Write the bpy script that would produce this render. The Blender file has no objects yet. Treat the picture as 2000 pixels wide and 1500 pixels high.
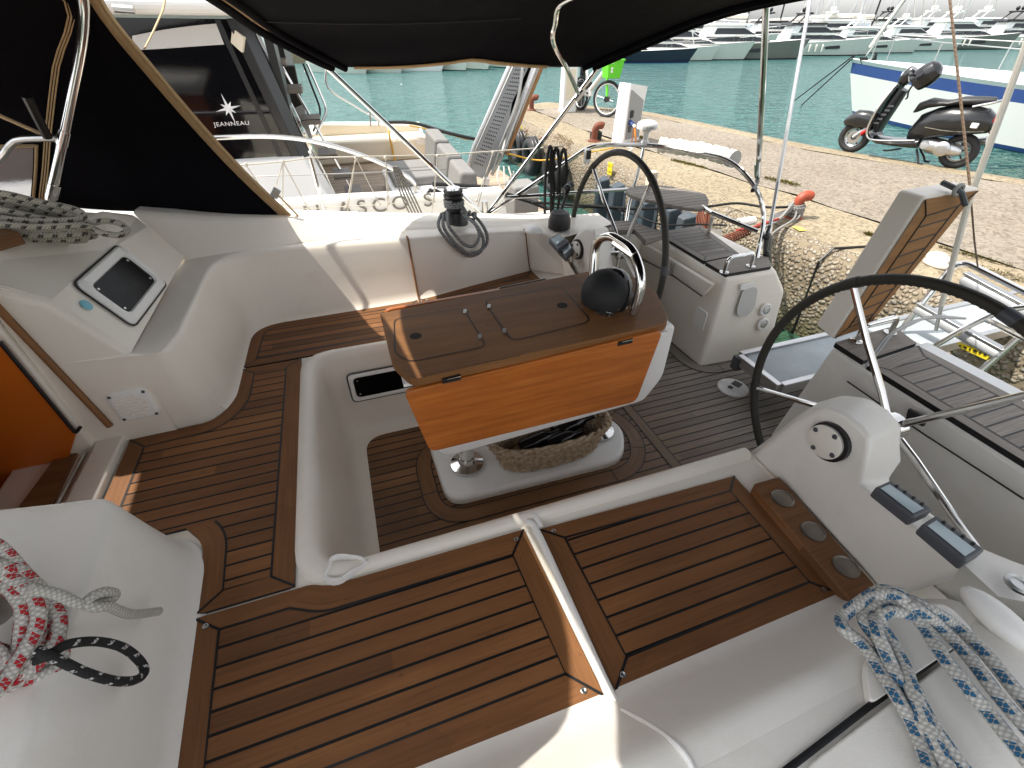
import bpy, bmesh, math, random
from mathutils import Vector as V, Matrix, noise as mnoise
random.seed(7)
S = bpy.context.scene
R = math.radians
# ------------------------------------------------------------------ camera, sky, sun, exposure
PITCH, YAW, CAMZ = math.atan(700 / 900), R(19), 2.25
cam_d = bpy.data.cameras.new('camera'); cam = bpy.data.objects.new('camera', cam_d); S.collection.objects.link(cam)
cam_d.sensor_width = 36; cam_d.lens = 16.2; cam_d.clip_start = 0.02; cam_d.clip_end = 4000
cam.location = (0, 0, CAMZ); cam.rotation_euler = (math.pi / 2 - PITCH, 0, -YAW); S.camera = cam
SUN_TO = V((-0.52, 0.24, 1.0)).normalized()           # towards the sun: high, over the starboard bow
w = bpy.data.worlds.new('World'); S.world = w; w.use_nodes = True
nt = w.node_tree; sky = nt.nodes.new('ShaderNodeTexSky'); sky.sky_type = 'NISHITA'; sky.sun_disc = False
sky.sun_elevation = math.asin(SUN_TO.z); sky.sun_rotation = math.atan2(SUN_TO.x, SUN_TO.y)
sky.air_density = 1.0; sky.dust_density = 2.2; sky.ozone_density = 1.0
bg = nt.nodes['Background']; bg.inputs['Strength'].default_value = 0.15
hs = nt.nodes.new('ShaderNodeHueSaturation'); hs.inputs['Saturation'].default_value = .18; nt.links.new(sky.outputs[0], hs.inputs['Color']); nt.links.new(hs.outputs[0], bg.inputs[0])   # thin high haze
sd = bpy.data.lights.new('sun', 'SUN'); sd.energy = 2.6; sd.angle = R(0.6); sd.color = (1, 0.94, 0.84)
so = bpy.data.objects.new('sun', sd); S.collection.objects.link(so); so.location = (-20, 12, 40)
so.rotation_euler = (-SUN_TO).to_track_quat('-Z', 'Y').to_euler()
S.view_settings.view_transform = 'Standard'; S.view_settings.look = 'None'; S.view_settings.gamma = 1
S.view_settings.exposure = 1.28
S.render.engine = 'CYCLES'; S.cycles.use_denoising = True; S.cycles.max_bounces = 8; S.cycles.diffuse_bounces = 5
S.cycles.glossy_bounces = 4; S.cycles.transmission_bounces = 6; S.cycles.sample_clamp_indirect = 6; S.cycles.caustics_reflective = False; S.cycles.caustics_refractive = False

# ------------------------------------------------------------------ points: a direction of sight met with a real plane of the place
_fh = V((math.sin(YAW), math.cos(YAW), 0)); _rt = V((math.cos(YAW), -math.sin(YAW), 0)); _up = V((0, 0, 1))
_fw = _fh * math.cos(PITCH) - _up * math.sin(PITCH); _u = _fh * math.sin(PITCH) + _up * math.cos(PITCH)
def P(px, py, x=None, y=None, z=None):
    d = _fw + _rt * ((px - 1000) / 900) - _u * ((py - 750) / 900)
    if z is not None: t = (z - CAMZ) / d.z
    elif x is not None: t = x / d.x
    else: t = y / d.y
    return V((d.x * t, d.y * t, CAMZ + d.z * t))
def PD(px, py, dist):
    d = _fw + _rt * ((px - 1000) / 900) - _u * ((py - 750) / 900); h = math.hypot(d.x, d.y)
    return V((d.x * dist / h, d.y * dist / h, CAMZ + d.z * dist / h))
def zs(pts, z): return [P(a, b, z=z) for a, b in pts]

# ------------------------------------------------------------------ mesh builder
def smooth_path(pts, n=6, closed=False):
    pts = [V(p) for p in pts]; out = []; m = len(pts)
    rng = range(m if closed else m - 1)
    for i in rng:
        if closed: a, b, c, d = pts[(i - 1) % m], pts[i], pts[(i + 1) % m], pts[(i + 2) % m]
        else: a, b, c, d = pts[max(i - 1, 0)], pts[i], pts[i + 1], pts[min(i + 2, m - 1)]
        for k in range(n):
            t = k / n
            out.append(0.5 * ((2 * b) + (c - a) * t + (2 * a - 5 * b + 4 * c - d) * t * t + (3 * b - a - 3 * c + d) * t ** 3))
    if not closed: out.append(pts[-1])
    return out
def fillet(pts, r, n=5, closed=False):
    pts = [V(p) for p in pts]; out = []; m = len(pts)
    for i, p in enumerate(pts):
        if not closed and i in (0, m - 1): out.append(p); continue
        a, b = pts[(i - 1) % m] - p, pts[(i + 1) % m] - p
        rr = min(r if not isinstance(r, (list, tuple)) else r[i], a.length * .49, b.length * .49)
        if rr < 1e-5: out.append(p); continue
        s, e = p + a.normalized() * rr, p + b.normalized() * rr
        for k in range(n + 1):
            t = k / n; out.append(s * (1 - t) ** 2 + p * 2 * t * (1 - t) + e * t * t)
    return out
class MB:
    def __init__(s): s.v = []; s.f = []; s.m = []; s.uv = []
    def add(s, vs, fs, m=0, uvs=None):
        o = len(s.v); s.v += [V(p) for p in vs]
        for k, f in enumerate(fs):
            s.f.append([i + o for i in f]); s.m.append(m)
            s.uv.append(uvs[k] if uvs else None)
        return s
    def poly(s, pts, m=0, up=True): return s.add(pts, [list(range(len(pts)))], m)
    def box(s, a, b, m=0):
        x0, y0, z0 = a; x1, y1, z1 = b
        return s.add([(x, y, z) for x in (x0, x1) for y in (y0, y1) for z in (z0, z1)],
                     [(0, 1, 3, 2), (4, 6, 7, 5), (0, 4, 5, 1), (2, 3, 7, 6), (0, 2, 6, 4), (1, 5, 7, 3)], m)
    def obox(s, c, ax, ay, az, m=0):
        c = V(c); ax, ay, az = V(ax), V(ay), V(az)
        vs = [c + ax * i + ay * j + az * k for i in (-1, 1) for j in (-1, 1) for k in (-1, 1)]
        return s.add(vs, [(0, 1, 3, 2), (4, 6, 7, 5), (0, 4, 5, 1), (2, 3, 7, 6), (0, 2, 6, 4), (1, 5, 7, 3)], m)
    def prism(s, pts, vec, m=0, mside=None):
        n = len(pts); pts = [V(p) for p in pts]; vec = V(vec)
        s.add(pts + [p + vec for p in pts], [list(range(n))[::-1], list(range(n, 2 * n))], m)
        o = len(s.v) - 2 * n
        for i in range(n):
            j = (i + 1) % n; s.f.append([o + i, o + j, o + n + j, o + n + i]); s.m.append(m if mside is None else mside); s.uv.append(None)
        return s
    def loft(s, rings, m=0, closed=True, cap=False, ring_closed=False):
        n = len(rings[0]); vs = [p for r in rings for p in r]; fs = []; K = len(rings)
        for i in range(K if ring_closed else K - 1):
            for j in range(n if closed else n - 1):
                a = i * n + j; b = i * n + (j + 1) % n; c = ((i + 1) % K) * n + (j + 1) % n; d = ((i + 1) % K) * n + j
                fs.append((a, b, c, d))
        if cap: fs += [list(range(n))[::-1], list(range((K - 1) * n, K * n))]
        return s.add(vs, fs, m)
    def tube(s, path, r, seg=8, closed=False, m=0, cap=True, flat=1.0, uo=0.0):
        path = [V(p) for p in path]; K = len(path)
        if K < 2: return s
        tang = []
        for i in range(K):
            if closed: t = path[(i + 1) % K] - path[i - 1]
            else: t = path[min(i + 1, K - 1)] - path[max(i - 1, 0)]
            tang.append(t.normalized() if t.length > 1e-9 else V((0, 0, 1)))
        t0 = tang[0]; nrm = t0.orthogonal().normalized()
        if abs(t0.z) < .95: nrm = (V((0, 0, 1)) - t0 * t0.z).normalized()
        vs = []; L = 0; us = []
        for i in range(K):
            if i:
                q = tang[i - 1].rotation_difference(tang[i]); nrm = (q @ nrm); nrm = (nrm - tang[i] * nrm.dot(tang[i])).normalized()
                L += (path[i] - path[i - 1]).length
            bn = tang[i].cross(nrm); rr = r[i] if isinstance(r, (list, tuple)) else r; us.append(L + uo)
            for k in range(seg):
                a = 2 * math.pi * k / seg; vs.append(path[i] + nrm * (math.cos(a) * rr * flat) + bn * (math.sin(a) * rr))
        fs = []; uvs = []
        for i in range(K if closed else K - 1):
            i2 = (i + 1) % K; u2 = us[i2] if i2 else L + (path[0] - path[-1]).length + uo
            for k in range(seg):
                k2 = (k + 1) % seg
                fs.append((i * seg + k, i * seg + k2, i2 * seg + k2, i2 * seg + k))
                uvs.append(((us[i], k / seg), (us[i], (k + 1) / seg), (u2, (k + 1) / seg), (u2, k / seg)))
        if cap and not closed:
            fs += [list(range(seg))[::-1], list(range((K - 1) * seg, K * seg))]; uvs += [[(0, 0)] * seg] * 2
        return s.add(vs, fs, m, uvs)
    def lathe(s, prof, org=(0, 0, 0), axis=(0, 0, 1), seg=16, m=0):
        org = V(org); axis = V(axis).normalized(); e1 = axis.orthogonal().normalized(); e2 = axis.cross(e1)
        rings = [[org + axis * h + (e1 * math.cos(2 * math.pi * k / seg) + e2 * math.sin(2 * math.pi * k / seg)) * max(r, 1e-5) for k in range(seg)] for r, h in prof]
        return s.loft(rings, m, True, True)
    def sphere(s, c, r, seg=14, m=0, sc=(1, 1, 1)):
        c = V(c); n = seg // 2; rings = []
        for i in range(n + 1):
            a = math.pi * i / n
            rings.append([c + V((sc[0] * r * max(math.sin(a), 1e-4) * math.cos(2 * math.pi * k / seg), sc[1] * r * max(math.sin(a), 1e-4) * math.sin(2 * math.pi * k / seg), -sc[2] * r * math.cos(a))) for k in range(seg)])
        return s.loft(rings, m, True, True)
    def band(s, L_, R_, m=0, uo=0.0, vw=None):
        """a board that follows two edge lines; the grain runs along it"""
        n = len(L_); u = uo; fs = []; uvs = []
        for i in range(n - 1):
            d = ((V(L_[i + 1]) - V(L_[i])).length + (V(R_[i + 1]) - V(R_[i])).length) / 2
            wd = (V(L_[i]) - V(R_[i])).length if vw is None else vw
            fs.append((i, i + 1, n + i + 1, n + i)); uvs.append(((u, 0), (u + d, 0), (u + d, wd), (u, wd))); u += d
        return s.add(list(L_) + list(R_), fs, m, uvs)
    def build(s, name, mats, parent=None, smooth=35, bevel=None, bseg=3, at=None, solid=None, sub=None, weld=False, thick_off=-1):
        me = bpy.data.meshes.new(name); org = V(at) if at is not None else V((0, 0, 0))
        me.from_pydata([tuple(p - org) for p in s.v], [], s.f)
        mats = mats if isinstance(mats, (list, tuple)) else [mats]
        for x in mats: me.materials.append(x)
        me.polygons.foreach_set('material_index', s.m)
        ul = me.uv_layers.new(name='UVMap'); li = 0
        for k, p in enumerate(me.polygons):
            u = s.uv[k]
            for q in range(p.loop_total):
                if u: ul.data[p.loop_start + q].uv = u[q]
                else:
                    co = me.vertices[p.vertices[q]].co + org; n = p.normal
                    if abs(n.z) >= max(abs(n.x), abs(n.y)): ul.data[p.loop_start + q].uv = (co.x, co.y)
                    elif abs(n.y) >= abs(n.x): ul.data[p.loop_start + q].uv = (co.x, co.z)
                    else: ul.data[p.loop_start + q].uv = (co.y, co.z)
        if weld or bevel:
            bm = bmesh.new(); bm.from_mesh(me)
            if weld: bmesh.ops.remove_doubles(bm, verts=bm.verts, dist=1e-4)
            if bevel or weld: bmesh.ops.recalc_face_normals(bm, faces=bm.faces)
            bm.to_mesh(me); bm.free()
        if smooth:
            me.polygons.foreach_set('use_smooth', [True] * len(me.polygons)); me.set_sharp_from_angle(angle=R(smooth))
        me.update()
        o = bpy.data.objects.new(name, me); S.collection.objects.link(o)
        if at is not None: o.location = org
        if parent is not None: par(o, parent)
        if sub: mod = o.modifiers.new('sub', 'SUBSURF'); mod.levels = sub; mod.render_levels = sub
        if solid: mod = o.modifiers.new('solid', 'SOLIDIFY'); mod.thickness = solid; mod.offset = thick_off
        if bevel:
            mod = o.modifiers.new('bevel', 'BEVEL'); mod.width = bevel; mod.segments = bseg; mod.limit_method = 'ANGLE'; mod.angle_limit = R(25); mod.harden_normals = False
        return o
def par(o, parent):
    o.parent = parent
    chain = []; q = parent
    while q is not None: chain.append(q); q = q.parent
    m = Matrix.Identity(4)
    for q in reversed(chain): m = m @ (q.matrix_parent_inverse if q.parent else Matrix.Identity(4)) @ Matrix.LocRotScale(q.location, q.rotation_euler, q.scale)
    o.matrix_parent_inverse = m.inverted()
def thing(name, label, cat, loc=(0, 0, 0), group=None):
    o = bpy.data.objects.new(name, None); S.collection.objects.link(o); o.location = loc; o.empty_display_size = .1
    o['label'] = label; o['category'] = cat
    if group: o['group'] = group
    return o
def tag(o, label, cat, group=None):
    o['label'] = label; o['category'] = cat
    if group: o['group'] = group
    return o
def kind(o, k): o['kind'] = k; return o
def dup(root, M, label, group=None):
    """copy a thing and its parts and sub-parts; M moves the copy"""
    r = root.copy(); S.collection.objects.link(r); r.matrix_world = M; r['label'] = label
    if group: r['group'] = group
    for ch in list(root.children):
        c = ch.copy(); S.collection.objects.link(c); c.parent = r
        for g in list(ch.children):
            d = g.copy(); S.collection.objects.link(d); d.parent = c
    return r
def at(loc, rz=0, sc=1, ry=0, rx=0): return Matrix.Translation(V(loc)) @ Matrix.Rotation(rz, 4, 'Z') @ Matrix.Rotation(ry, 4, 'Y') @ Matrix.Rotation(rx, 4, 'X') @ Matrix.Scale(sc, 4)
def place(o, M): o.matrix_world = M; return o
_wt = {}
def text_mesh(txt, org, ex, ey, h, name, m, parent, depth=.002, space=1.0, bold=0.0, sx=1.0):
    """lettering as flat raised mesh, drawn with Blender's own font"""
    cu = bpy.data.curves.new('txt', 'FONT'); cu.body = txt; cu.size = 1; cu.space_character = space; cu.offset = bold; cu.extrude = 0
    o = bpy.data.objects.new('txt', cu); S.collection.objects.link(o)
    me = bpy.data.meshes.new_from_object(o.evaluated_get(bpy.context.evaluated_depsgraph_get()))
    bpy.data.objects.remove(o); bpy.data.curves.remove(cu)
    ex, ey = V(ex).normalized(), V(ey).normalized(); n = ex.cross(ey)
    b = MB(); b.add([V(org) + ex * (v.co.x * h * sx) + ey * (v.co.y * h) + n * depth for v in me.vertices], [list(p.vertices) for p in me.polygons])
    bpy.data.meshes.remove(me)
    return b.build(name, m, parent, smooth=0)

# ------------------------------------------------------------------ materials
class NT:
    def __init__(s, name):
        s.m = bpy.data.materials.new(name); s.m.use_nodes = True; s.t = s.m.node_tree; s.b = s.t.nodes['Principled BSDF']
    def n(s, typ, **k):
        n = s.t.nodes.new('ShaderNode' + typ)
        for a, b in k.items():
            if a.startswith('i_'): n.inputs[int(a[2:]) if a[2:].isdigit() else a[2:].replace('_', ' ')].default_value = b
            else: setattr(n, a, b)
        return n
    def l(s, a, b): s.t.links.new(a, b); return b
    def math(s, op, a, b=None, c=None):
        n = s.t.nodes.new('ShaderNodeMath'); n.operation = op
        for i, q in enumerate((a, b, c)):
            if q is None: continue
            if isinstance(q, (int, float)): n.inputs[i].default_value = q
            else: s.t.links.new(q, n.inputs[i])
        return n.outputs[0]
    def noise(s, vec, scale, detail=4, rough=.55, out='Fac'):
        n = s.n('TexNoise'); n.inputs['Scale'].default_value = scale; n.inputs['Detail'].default_value = detail; n.inputs['Roughness'].default_value = rough
        if vec is not None: s.l(vec, n.inputs['Vector'])
        return n.outputs[out]
    def ramp(s, fac, stops, interp='LINEAR'):
        n = s.n('ValToRGB'); n.color_ramp.interpolation = interp; e = n.color_ramp.elements
        while len(e) < len(stops): e.new(.5)
        for k, (p, c) in enumerate(stops): e[k].position = p; e[k].color = (*c, 1) if len(c) == 3 else c
        s.l(fac, n.inputs[0]); return n.outputs[0]
    def mix(s, fac, a, b, typ='MIX'):
        n = s.n('MixRGB', blend_type=typ)
        for i, q in enumerate((fac, a, b)):
            if isinstance(q, (int, float)): n.inputs[i].default_value = q
            elif isinstance(q, tuple): n.inputs[i].default_value = (*q, 1)
            else: s.l(q, n.inputs[i])
        return n.outputs[0]
    def bump(s, h, strength=.3, dist=.01, normal=None):
        n = s.n('Bump'); n.inputs['Strength'].default_value = strength; n.inputs['Distance'].default_value = dist; s.l(h, n.inputs['Height'])
        if normal is not None: s.l(normal, n.inputs['Normal'])
        s.l(n.outputs[0], s.b.inputs['Normal']); return n.outputs[0]
    def mapping(s, vec, sc, loc=(0, 0, 0), rot=(0, 0, 0)):
        n = s.n('Mapping'); n.inputs['Scale'].default_value = sc; n.inputs['Location'].default_value = loc; n.inputs['Rotation'].default_value = rot; s.l(vec, n.inputs[0]); return n.outputs[0]
    def pos(s): return s.n('NewGeometry').outputs['Position']
    def obj(s): return s.n('TexCoord').outputs['Object']
    def uv(s): return s.n('TexCoord').outputs['UV']
    def set(s, **k):
        for a, b in k.items():
            a = a.replace('_', ' '); i = s.b.inputs[a]
            if isinstance(b, tuple): i.default_value = (*b, 1) if len(b) == 3 else b
            elif isinstance(b, (int, float)): i.default_value = b
            else: s.l(b, i)
        return s
def plain(name, col, rough=.5, metal=0, var=.12, scale=30, bump=0.0, coat=0, spec=.5, bscale=None, dirt=0):
    k = NT(name); o = k.obj(); f = k.noise(o, scale, 5)
    c = k.mix(f, tuple(x * (1 - var) for x in col), tuple(min(1, x * (1 + var)) for x in col))
    if dirt:
        d = k.ramp(k.noise(o, scale * .25, 6, .65), [(.5, (0, 0, 0)), (.75, (1, 1, 1))]); c = k.mix(k.math('MULTIPLY', d, dirt), c, (.12, .10, .08))
    k.set(Base_Color=c, Metallic=metal, Roughness=k.math('ADD', rough - .06, k.math('MULTIPLY', f, .12)))
    k.b.inputs['Specular IOR Level'].default_value = spec
    if coat: k.set(Coat_Weight=coat, Coat_Roughness=.08)
    if bump: k.bump(k.noise(o, bscale or scale * 8, 3), bump, .004)
    return k.m
M = {}
def gel(name, col, grain=.12, stain=.25):
    k = NT(name); o = k.pos(); f = k.noise(o, 3.5, 5, .6); g = k.noise(o, 900, 2)
    c = k.mix(f, tuple(x * .93 for x in col), tuple(min(1, x * 1.04) for x in col))
    st = k.ramp(k.noise(o, 7, 7, .7), [(.52, (0, 0, 0)), (.78, (1, 1, 1))])
    c = k.mix(k.math('MULTIPLY', st, stain), c, tuple(x * y for x, y in zip(col, (.72, .66, .56))))
    k.set(Base_Color=c, Roughness=k.math('ADD', .28, k.math('MULTIPLY', f, .22))); k.bump(g, grain, .0015)
    return k.m
M['gel'] = gel('gelcoat', (.86, .80, .71)); M['gelrough'] = gel('nonskid_gelcoat', (.84, .81, .755), .45, .3)
M['gelwhite'] = gel('white_gelcoat', (.87, .86, .83), .05, .15); M['gelgrey'] = gel('grey_gelcoat', (.56, .55, .53), .2, .2)
def teak(name, sp=.047, lines=True, base=(.215, .112, .052), grey=False, off=0.0, shine=.5, age=None):
    k = NT(name); uv = k.uv(); sx = k.n('SeparateXYZ'); k.l(uv, sx.inputs[0]); u, v = sx.outputs[0], sx.outputs[1]
    row = k.math('DIVIDE', k.math('ADD', v, off), sp); fl = k.math('FLOOR', row); fr = k.math('FRACT', row)
    gv = k.mapping(uv, (5, 150, 1)); g = k.noise(gv, 1.0, 6, .65); g2 = k.noise(k.mapping(uv, (1.4, 16, 1)), 1.0, 4, .6); g3 = k.noise(k.pos(), 2.2, 4, .6)
    cw = k.n('CombineXYZ'); k.l(fl, cw.inputs[0]); k.l(k.math('FLOOR', k.math('ADD', k.math('DIVIDE', u, 1.7), k.math('MULTIPLY', fl, .37))), cw.inputs[1])
    wn = k.n('TexWhiteNoise'); k.l(cw.outputs[0], wn.inputs['Vector'])
    b = base
    c = k.ramp(g, [(.22, tuple(x * .50 for x in b)), (.45, tuple(x * .92 for x in b)), (.62, b), (.85, tuple(min(1, x * 1.5) for x in b))])
    c = k.mix(.5, c, k.ramp(g2, [(.3, (.55, .52, .5)), (.7, (1.25, 1.25, 1.25))]), 'MULTIPLY')
    c = k.mix(1, c, k.ramp(wn.outputs['Value'], [(0, (.70, .70, .72)), (1, (1.22, 1.2, 1.15))]), 'MULTIPLY')
    c = k.mix(.6, c, k.ramp(g3, [(.3, (.72, .68, .66)), (.7, (1.15, 1.15, 1.15))]), 'MULTIPLY')
    if grey or age:
        gr = k.ramp(g, [(.25, (.12, .105, .092)), (.6, (.27, .24, .21)), (.85, (.38, .34, .30))])
        gr = k.mix(.7, gr, k.ramp(wn.outputs['Value'], [(0, (.75, .75, .75)), (1, (1.2, 1.2, 1.2))]), 'MULTIPLY')
        if age:
            px = k.n('SeparateXYZ'); k.l(k.pos(), px.inputs[0])
            fac = k.ramp(k.math('ADD', k.math('DIVIDE', k.math('SUBTRACT', px.outputs[0], age[0]), age[1] - age[0]), k.math('MULTIPLY', k.math('SUBTRACT', g3, .5), .5)), [(0, (0, 0, 0)), (1, (.95, .95, .95))])
            c = k.mix(fac, c, gr)
        else: c = gr
    # dark weathering specks and stains in the wood
    sp_ = k.ramp(k.noise(k.mapping(uv, (22, 60, 1)), 1.0, 3, .6), [(.66, (0, 0, 0)), (.74, (1, 1, 1))]); c = k.mix(k.math('MULTIPLY', sp_, .45), c, (.05, .03, .018))
    rough = k.math('ADD', shine, k.math('MULTIPLY', g, .25)); h = k.math('MULTIPLY', g, .35)
    if lines:
        d = k.math('ABSOLUTE', k.math('SUBTRACT', fr, .5)); mk = k.math('GREATER_THAN', d, .5 - .0034 / sp)
        c = k.mix(mk, c, (.006, .006, .0065)); rough = k.mix(mk, rough, (.45, .45, .45)); h = k.math('SUBTRACT', h, k.math('MULTIPLY', mk, .6))
    k.set(Base_Color=c, Roughness=rough); k.b.inputs['Specular IOR Level'].default_value = .28; k.bump(h, .35, .002)
    return k.m
M['teak'] = teak('teak_planks', .0475, age=(.75, 1.75)); M['teakb'] = teak('teak_board', .5, False, age=(.75, 1.75))
M['seatteak'] = teak('seat_teak_planks', .0475, base=(.225, .100, .037), age=(1.0, 2.4)); M['seatb'] = teak('seat_teak_board', .5, False, base=(.225, .100, .037), age=(1.0, 2.4))
M['greyteak'] = teak('grey_teak_planks', .052, grey=True); M['greyb'] = teak('grey_teak_board', .5, False, grey=True)
M['warmteak'] = teak('warm_teak_planks', .075, base=(.33, .17, .07)); M['warmb'] = teak('warm_teak_board', .5, False, base=(.33, .17, .07))
M['tabletop'] = teak('worn_table_top', .4, False, base=(.27, .125, .045), shine=.42)
M['sill'] = teak('companionway_teak', .4, False, base=(.28, .14, .06))
def varnish():
    k = NT('varnished_wood'); uv = k.uv(); g = k.noise(k.mapping(uv, (3, 60, 1)), 1, 6, .6); g2 = k.noise(k.mapping(uv, (2, 7, 1)), 1.2, 4)
    c = k.ramp(g, [(.2, (.30, .075, .010)), (.5, (.47, .135, .018)), (.8, (.62, .21, .04))]); c = k.mix(.6, c, k.ramp(g2, [(.3, (.72, .68, .62)), (.7, (1.15, 1.15, 1.15))]), 'MULTIPLY')
    sp = k.ramp(k.noise(k.mapping(uv, (45, 160, 1)), 1, 3), [(.63, (0, 0, 0)), (.7, (1, 1, 1))]); c = k.mix(k.math('MULTIPLY', sp, .35), c, (.14, .03, .004))
    k.set(Base_Color=c, Roughness=.34, Coat_Weight=.35, Coat_Roughness=.2); k.bump(g, .12, .002); return k.m
M['varnish'] = varnish()
M['orangewood'] = plain('orange_cabin_wood', (.55, .13, .012), .35, var=.15, scale=4, coat=.3)
M['caulk'] = plain('black_caulk', (.006, .006, .0065), .45, var=.05)
M['chrome'] = plain('polished_steel', (.72, .71, .69), .12, 1, var=.05, scale=14); M['steel'] = plain('brushed_steel', (.55, .55, .54), .3, 1, var=.08)
M['alu'] = plain('aluminium', (.62, .62, .62), .38, 1, var=.1, scale=12, dirt=.3); M['alugrey'] = plain('grey_painted_metal', (.42, .43, .44), .45, .2, var=.1, scale=10, dirt=.4)
M['black'] = plain('black_plastic', (.012, .012, .013), .38, var=.2); M['rubber'] = plain('black_rubber', (.018, .018, .019), .7, var=.3, scale=20, bump=.2)
M['leather'] = plain('wheel_leather', (.030, .027, .020), .55, var=.3, scale=60, bump=.35, bscale=500)
M['darkgrey'] = plain('dark_grey_plastic', (.07, .075, .085), .45, var=.1); M['grey'] = plain('grey_plastic', (.32, .32, .31), .5, var=.1)
M['glassdark'] = plain('dark_window', (.004, .004, .005), .06, var=.1, spec=.55); M['portglass'] = plain('portlight_glass', (.003, .003, .003), .2, var=.1, spec=.08); M['white'] = plain('white_paint', (.80, .79, .77), .4, var=.05, scale=6)
M['cream'] = plain('cream_gelcoat', (.76, .68, .54), .45, var=.06, scale=5, dirt=.12)
M['skyscreen'] = NT('lcd_screen').set(Base_Color=(.46, .55, .58), Roughness=.05).m  # pale sky reflection put into the screen colour
def canvas(name, col, warp=.35):
    k = NT(name); o = k.pos(); f = k.noise(o, 2.5, 5, .6); wv = k.noise(o, 700, 2)
    k.set(Base_Color=k.mix(f, tuple(x * .6 for x in col), tuple(x * 1.5 for x in col)), Roughness=.9)
    k.b.inputs['Specular IOR Level'].default_value = .08
    n1 = k.n('Bump'); n1.inputs['Strength'].default_value = .25; n1.inputs['Distance'].default_value = .002; k.l(wv, n1.inputs['Height'])
    k.bump(k.noise(k.mapping(o, (3, 1.2, 2), rot=(.3, .4, .9)), 2.2, 4, .5), warp, .03, n1.outputs[0]); return k.m
M['canvas'] = canvas('navy_canvas', (.0040, .0035, .0052)); M['tan'] = plain('tan_binding', (.40, .26, .13), .85, var=.2, scale=50, bump=.3, bscale=600); M['tan2'] = plain('faded_tan_strap', (.50, .36, .20), .85, var=.15, scale=50, bump=.3, bscale=500)
M['whitecover'] = plain('white_vinyl_cover', (.74, .70, .63), .6, var=.06, scale=9, bump=.15, bscale=30, dirt=.15)
k = NT('clear_vinyl'); k.set(Base_Color=(.85, .86, .86), Roughness=.25, Transmission_Weight=.75, IOR=1.05); k.bump(k.noise(k.obj(), 14, 3), .4, .01); M['vinyl'] = k.m
def rope(name, a, b, per=.05, duty=.42, fine=.009, twist=2.0):
    k = NT(name); sx = k.n('SeparateXYZ'); k.l(k.uv(), sx.inputs[0]); u, v = sx.outputs[0], sx.outputs[1]
    h1 = k.math('FRACT', k.math('ADD', k.math('DIVIDE', u, per), k.math('MULTIPLY', v, 1.0)))
    p1 = k.math('FRACT', k.math('ADD', k.math('DIVIDE', u, fine), k.math('MULTIPLY', v, 5.0))); p2 = k.math('FRACT', k.math('SUBTRACT', k.math('DIVIDE', u, fine), k.math('MULTIPLY', v, 5.0)))
    w_ = k.math('MULTIPLY', k.math('ABSOLUTE', k.math('SUBTRACT', p1, .5)), k.math('ABSOLUTE', k.math('SUBTRACT', p2, .5)))
    ck = k.math('LESS_THAN', k.math('ABSOLUTE', k.math('SUBTRACT', k.math('FRACT', k.math('MULTIPLY', v, 3.0)), .5)), .3)
    fl = k.math('MULTIPLY', k.math('LESS_THAN', h1, duty), ck)
    fl = k.math('MULTIPLY', fl, k.math('GREATER_THAN', w_, .016)); c = k.mix(k.noise(k.obj(), 40, 4), tuple(x * .75 for x in a), a); c = k.mix(fl, c, b)
    c = k.mix(1, c, k.ramp(w_, [(0, (.62, .62, .62)), (.12, (1.08, 1.08, 1.08))]), 'MULTIPLY')
    k.set(Base_Color=c, Roughness=.85); k.bump(w_, .9, .002); return k.m
M['ropered'] = rope('white_rope_red_fleck', (.66, .63, .58), (.42, .012, .02), .034, .5)
M['ropeblue'] = rope('white_rope_blue_fleck', (.60, .59, .55), (.012, .10, .21), .045, .5)
M['ropeblack'] = rope('white_rope_black_fleck', (.58, .54, .45), (.012, .012, .012), .036, .36)
M['ropegrey'] = rope('grey_rope', (.30, .31, .31), (.05, .055, .06), .02, .5); M['ropeplain'] = rope('old_white_rope', (.56, .54, .49), (.45, .43, .38), .03, .2)
M['bungee'] = rope('black_bungee', (.012, .012, .012), (.45, .44, .42), .034, .22); M['ropeblk'] = rope('black_rope', (.012, .012, .013), (.03, .03, .03), .02, .5)
M['ropebrown'] = rope('brown_rope', (.22, .15, .10), (.10, .06, .04), .02, .5); M['ropesilver'] = rope('grey_laid_rope', (.34, .33, .31), (.12, .11, .10), .022, .5)
M['cordwhite'] = plain('white_cord', (.55, .52, .46), .8, var=.15); M['cordyellow'] = plain('yellow_cable', (.62, .34, .02), .5, var=.1); M['cordorange'] = plain('orange_cable', (.65, .22, .02), .5, var=.1)
def wicker():
    k = NT('wicker'); o = k.obj(); f = k.noise(o, 60, 4); k.set(Base_Color=k.ramp(f, [(.3, (.20, .13, .075)), (.5, (.42, .32, .21)), (.75, (.58, .47, .35))]), Roughness=.7); return k.m
M['wicker'] = wicker()
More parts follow.
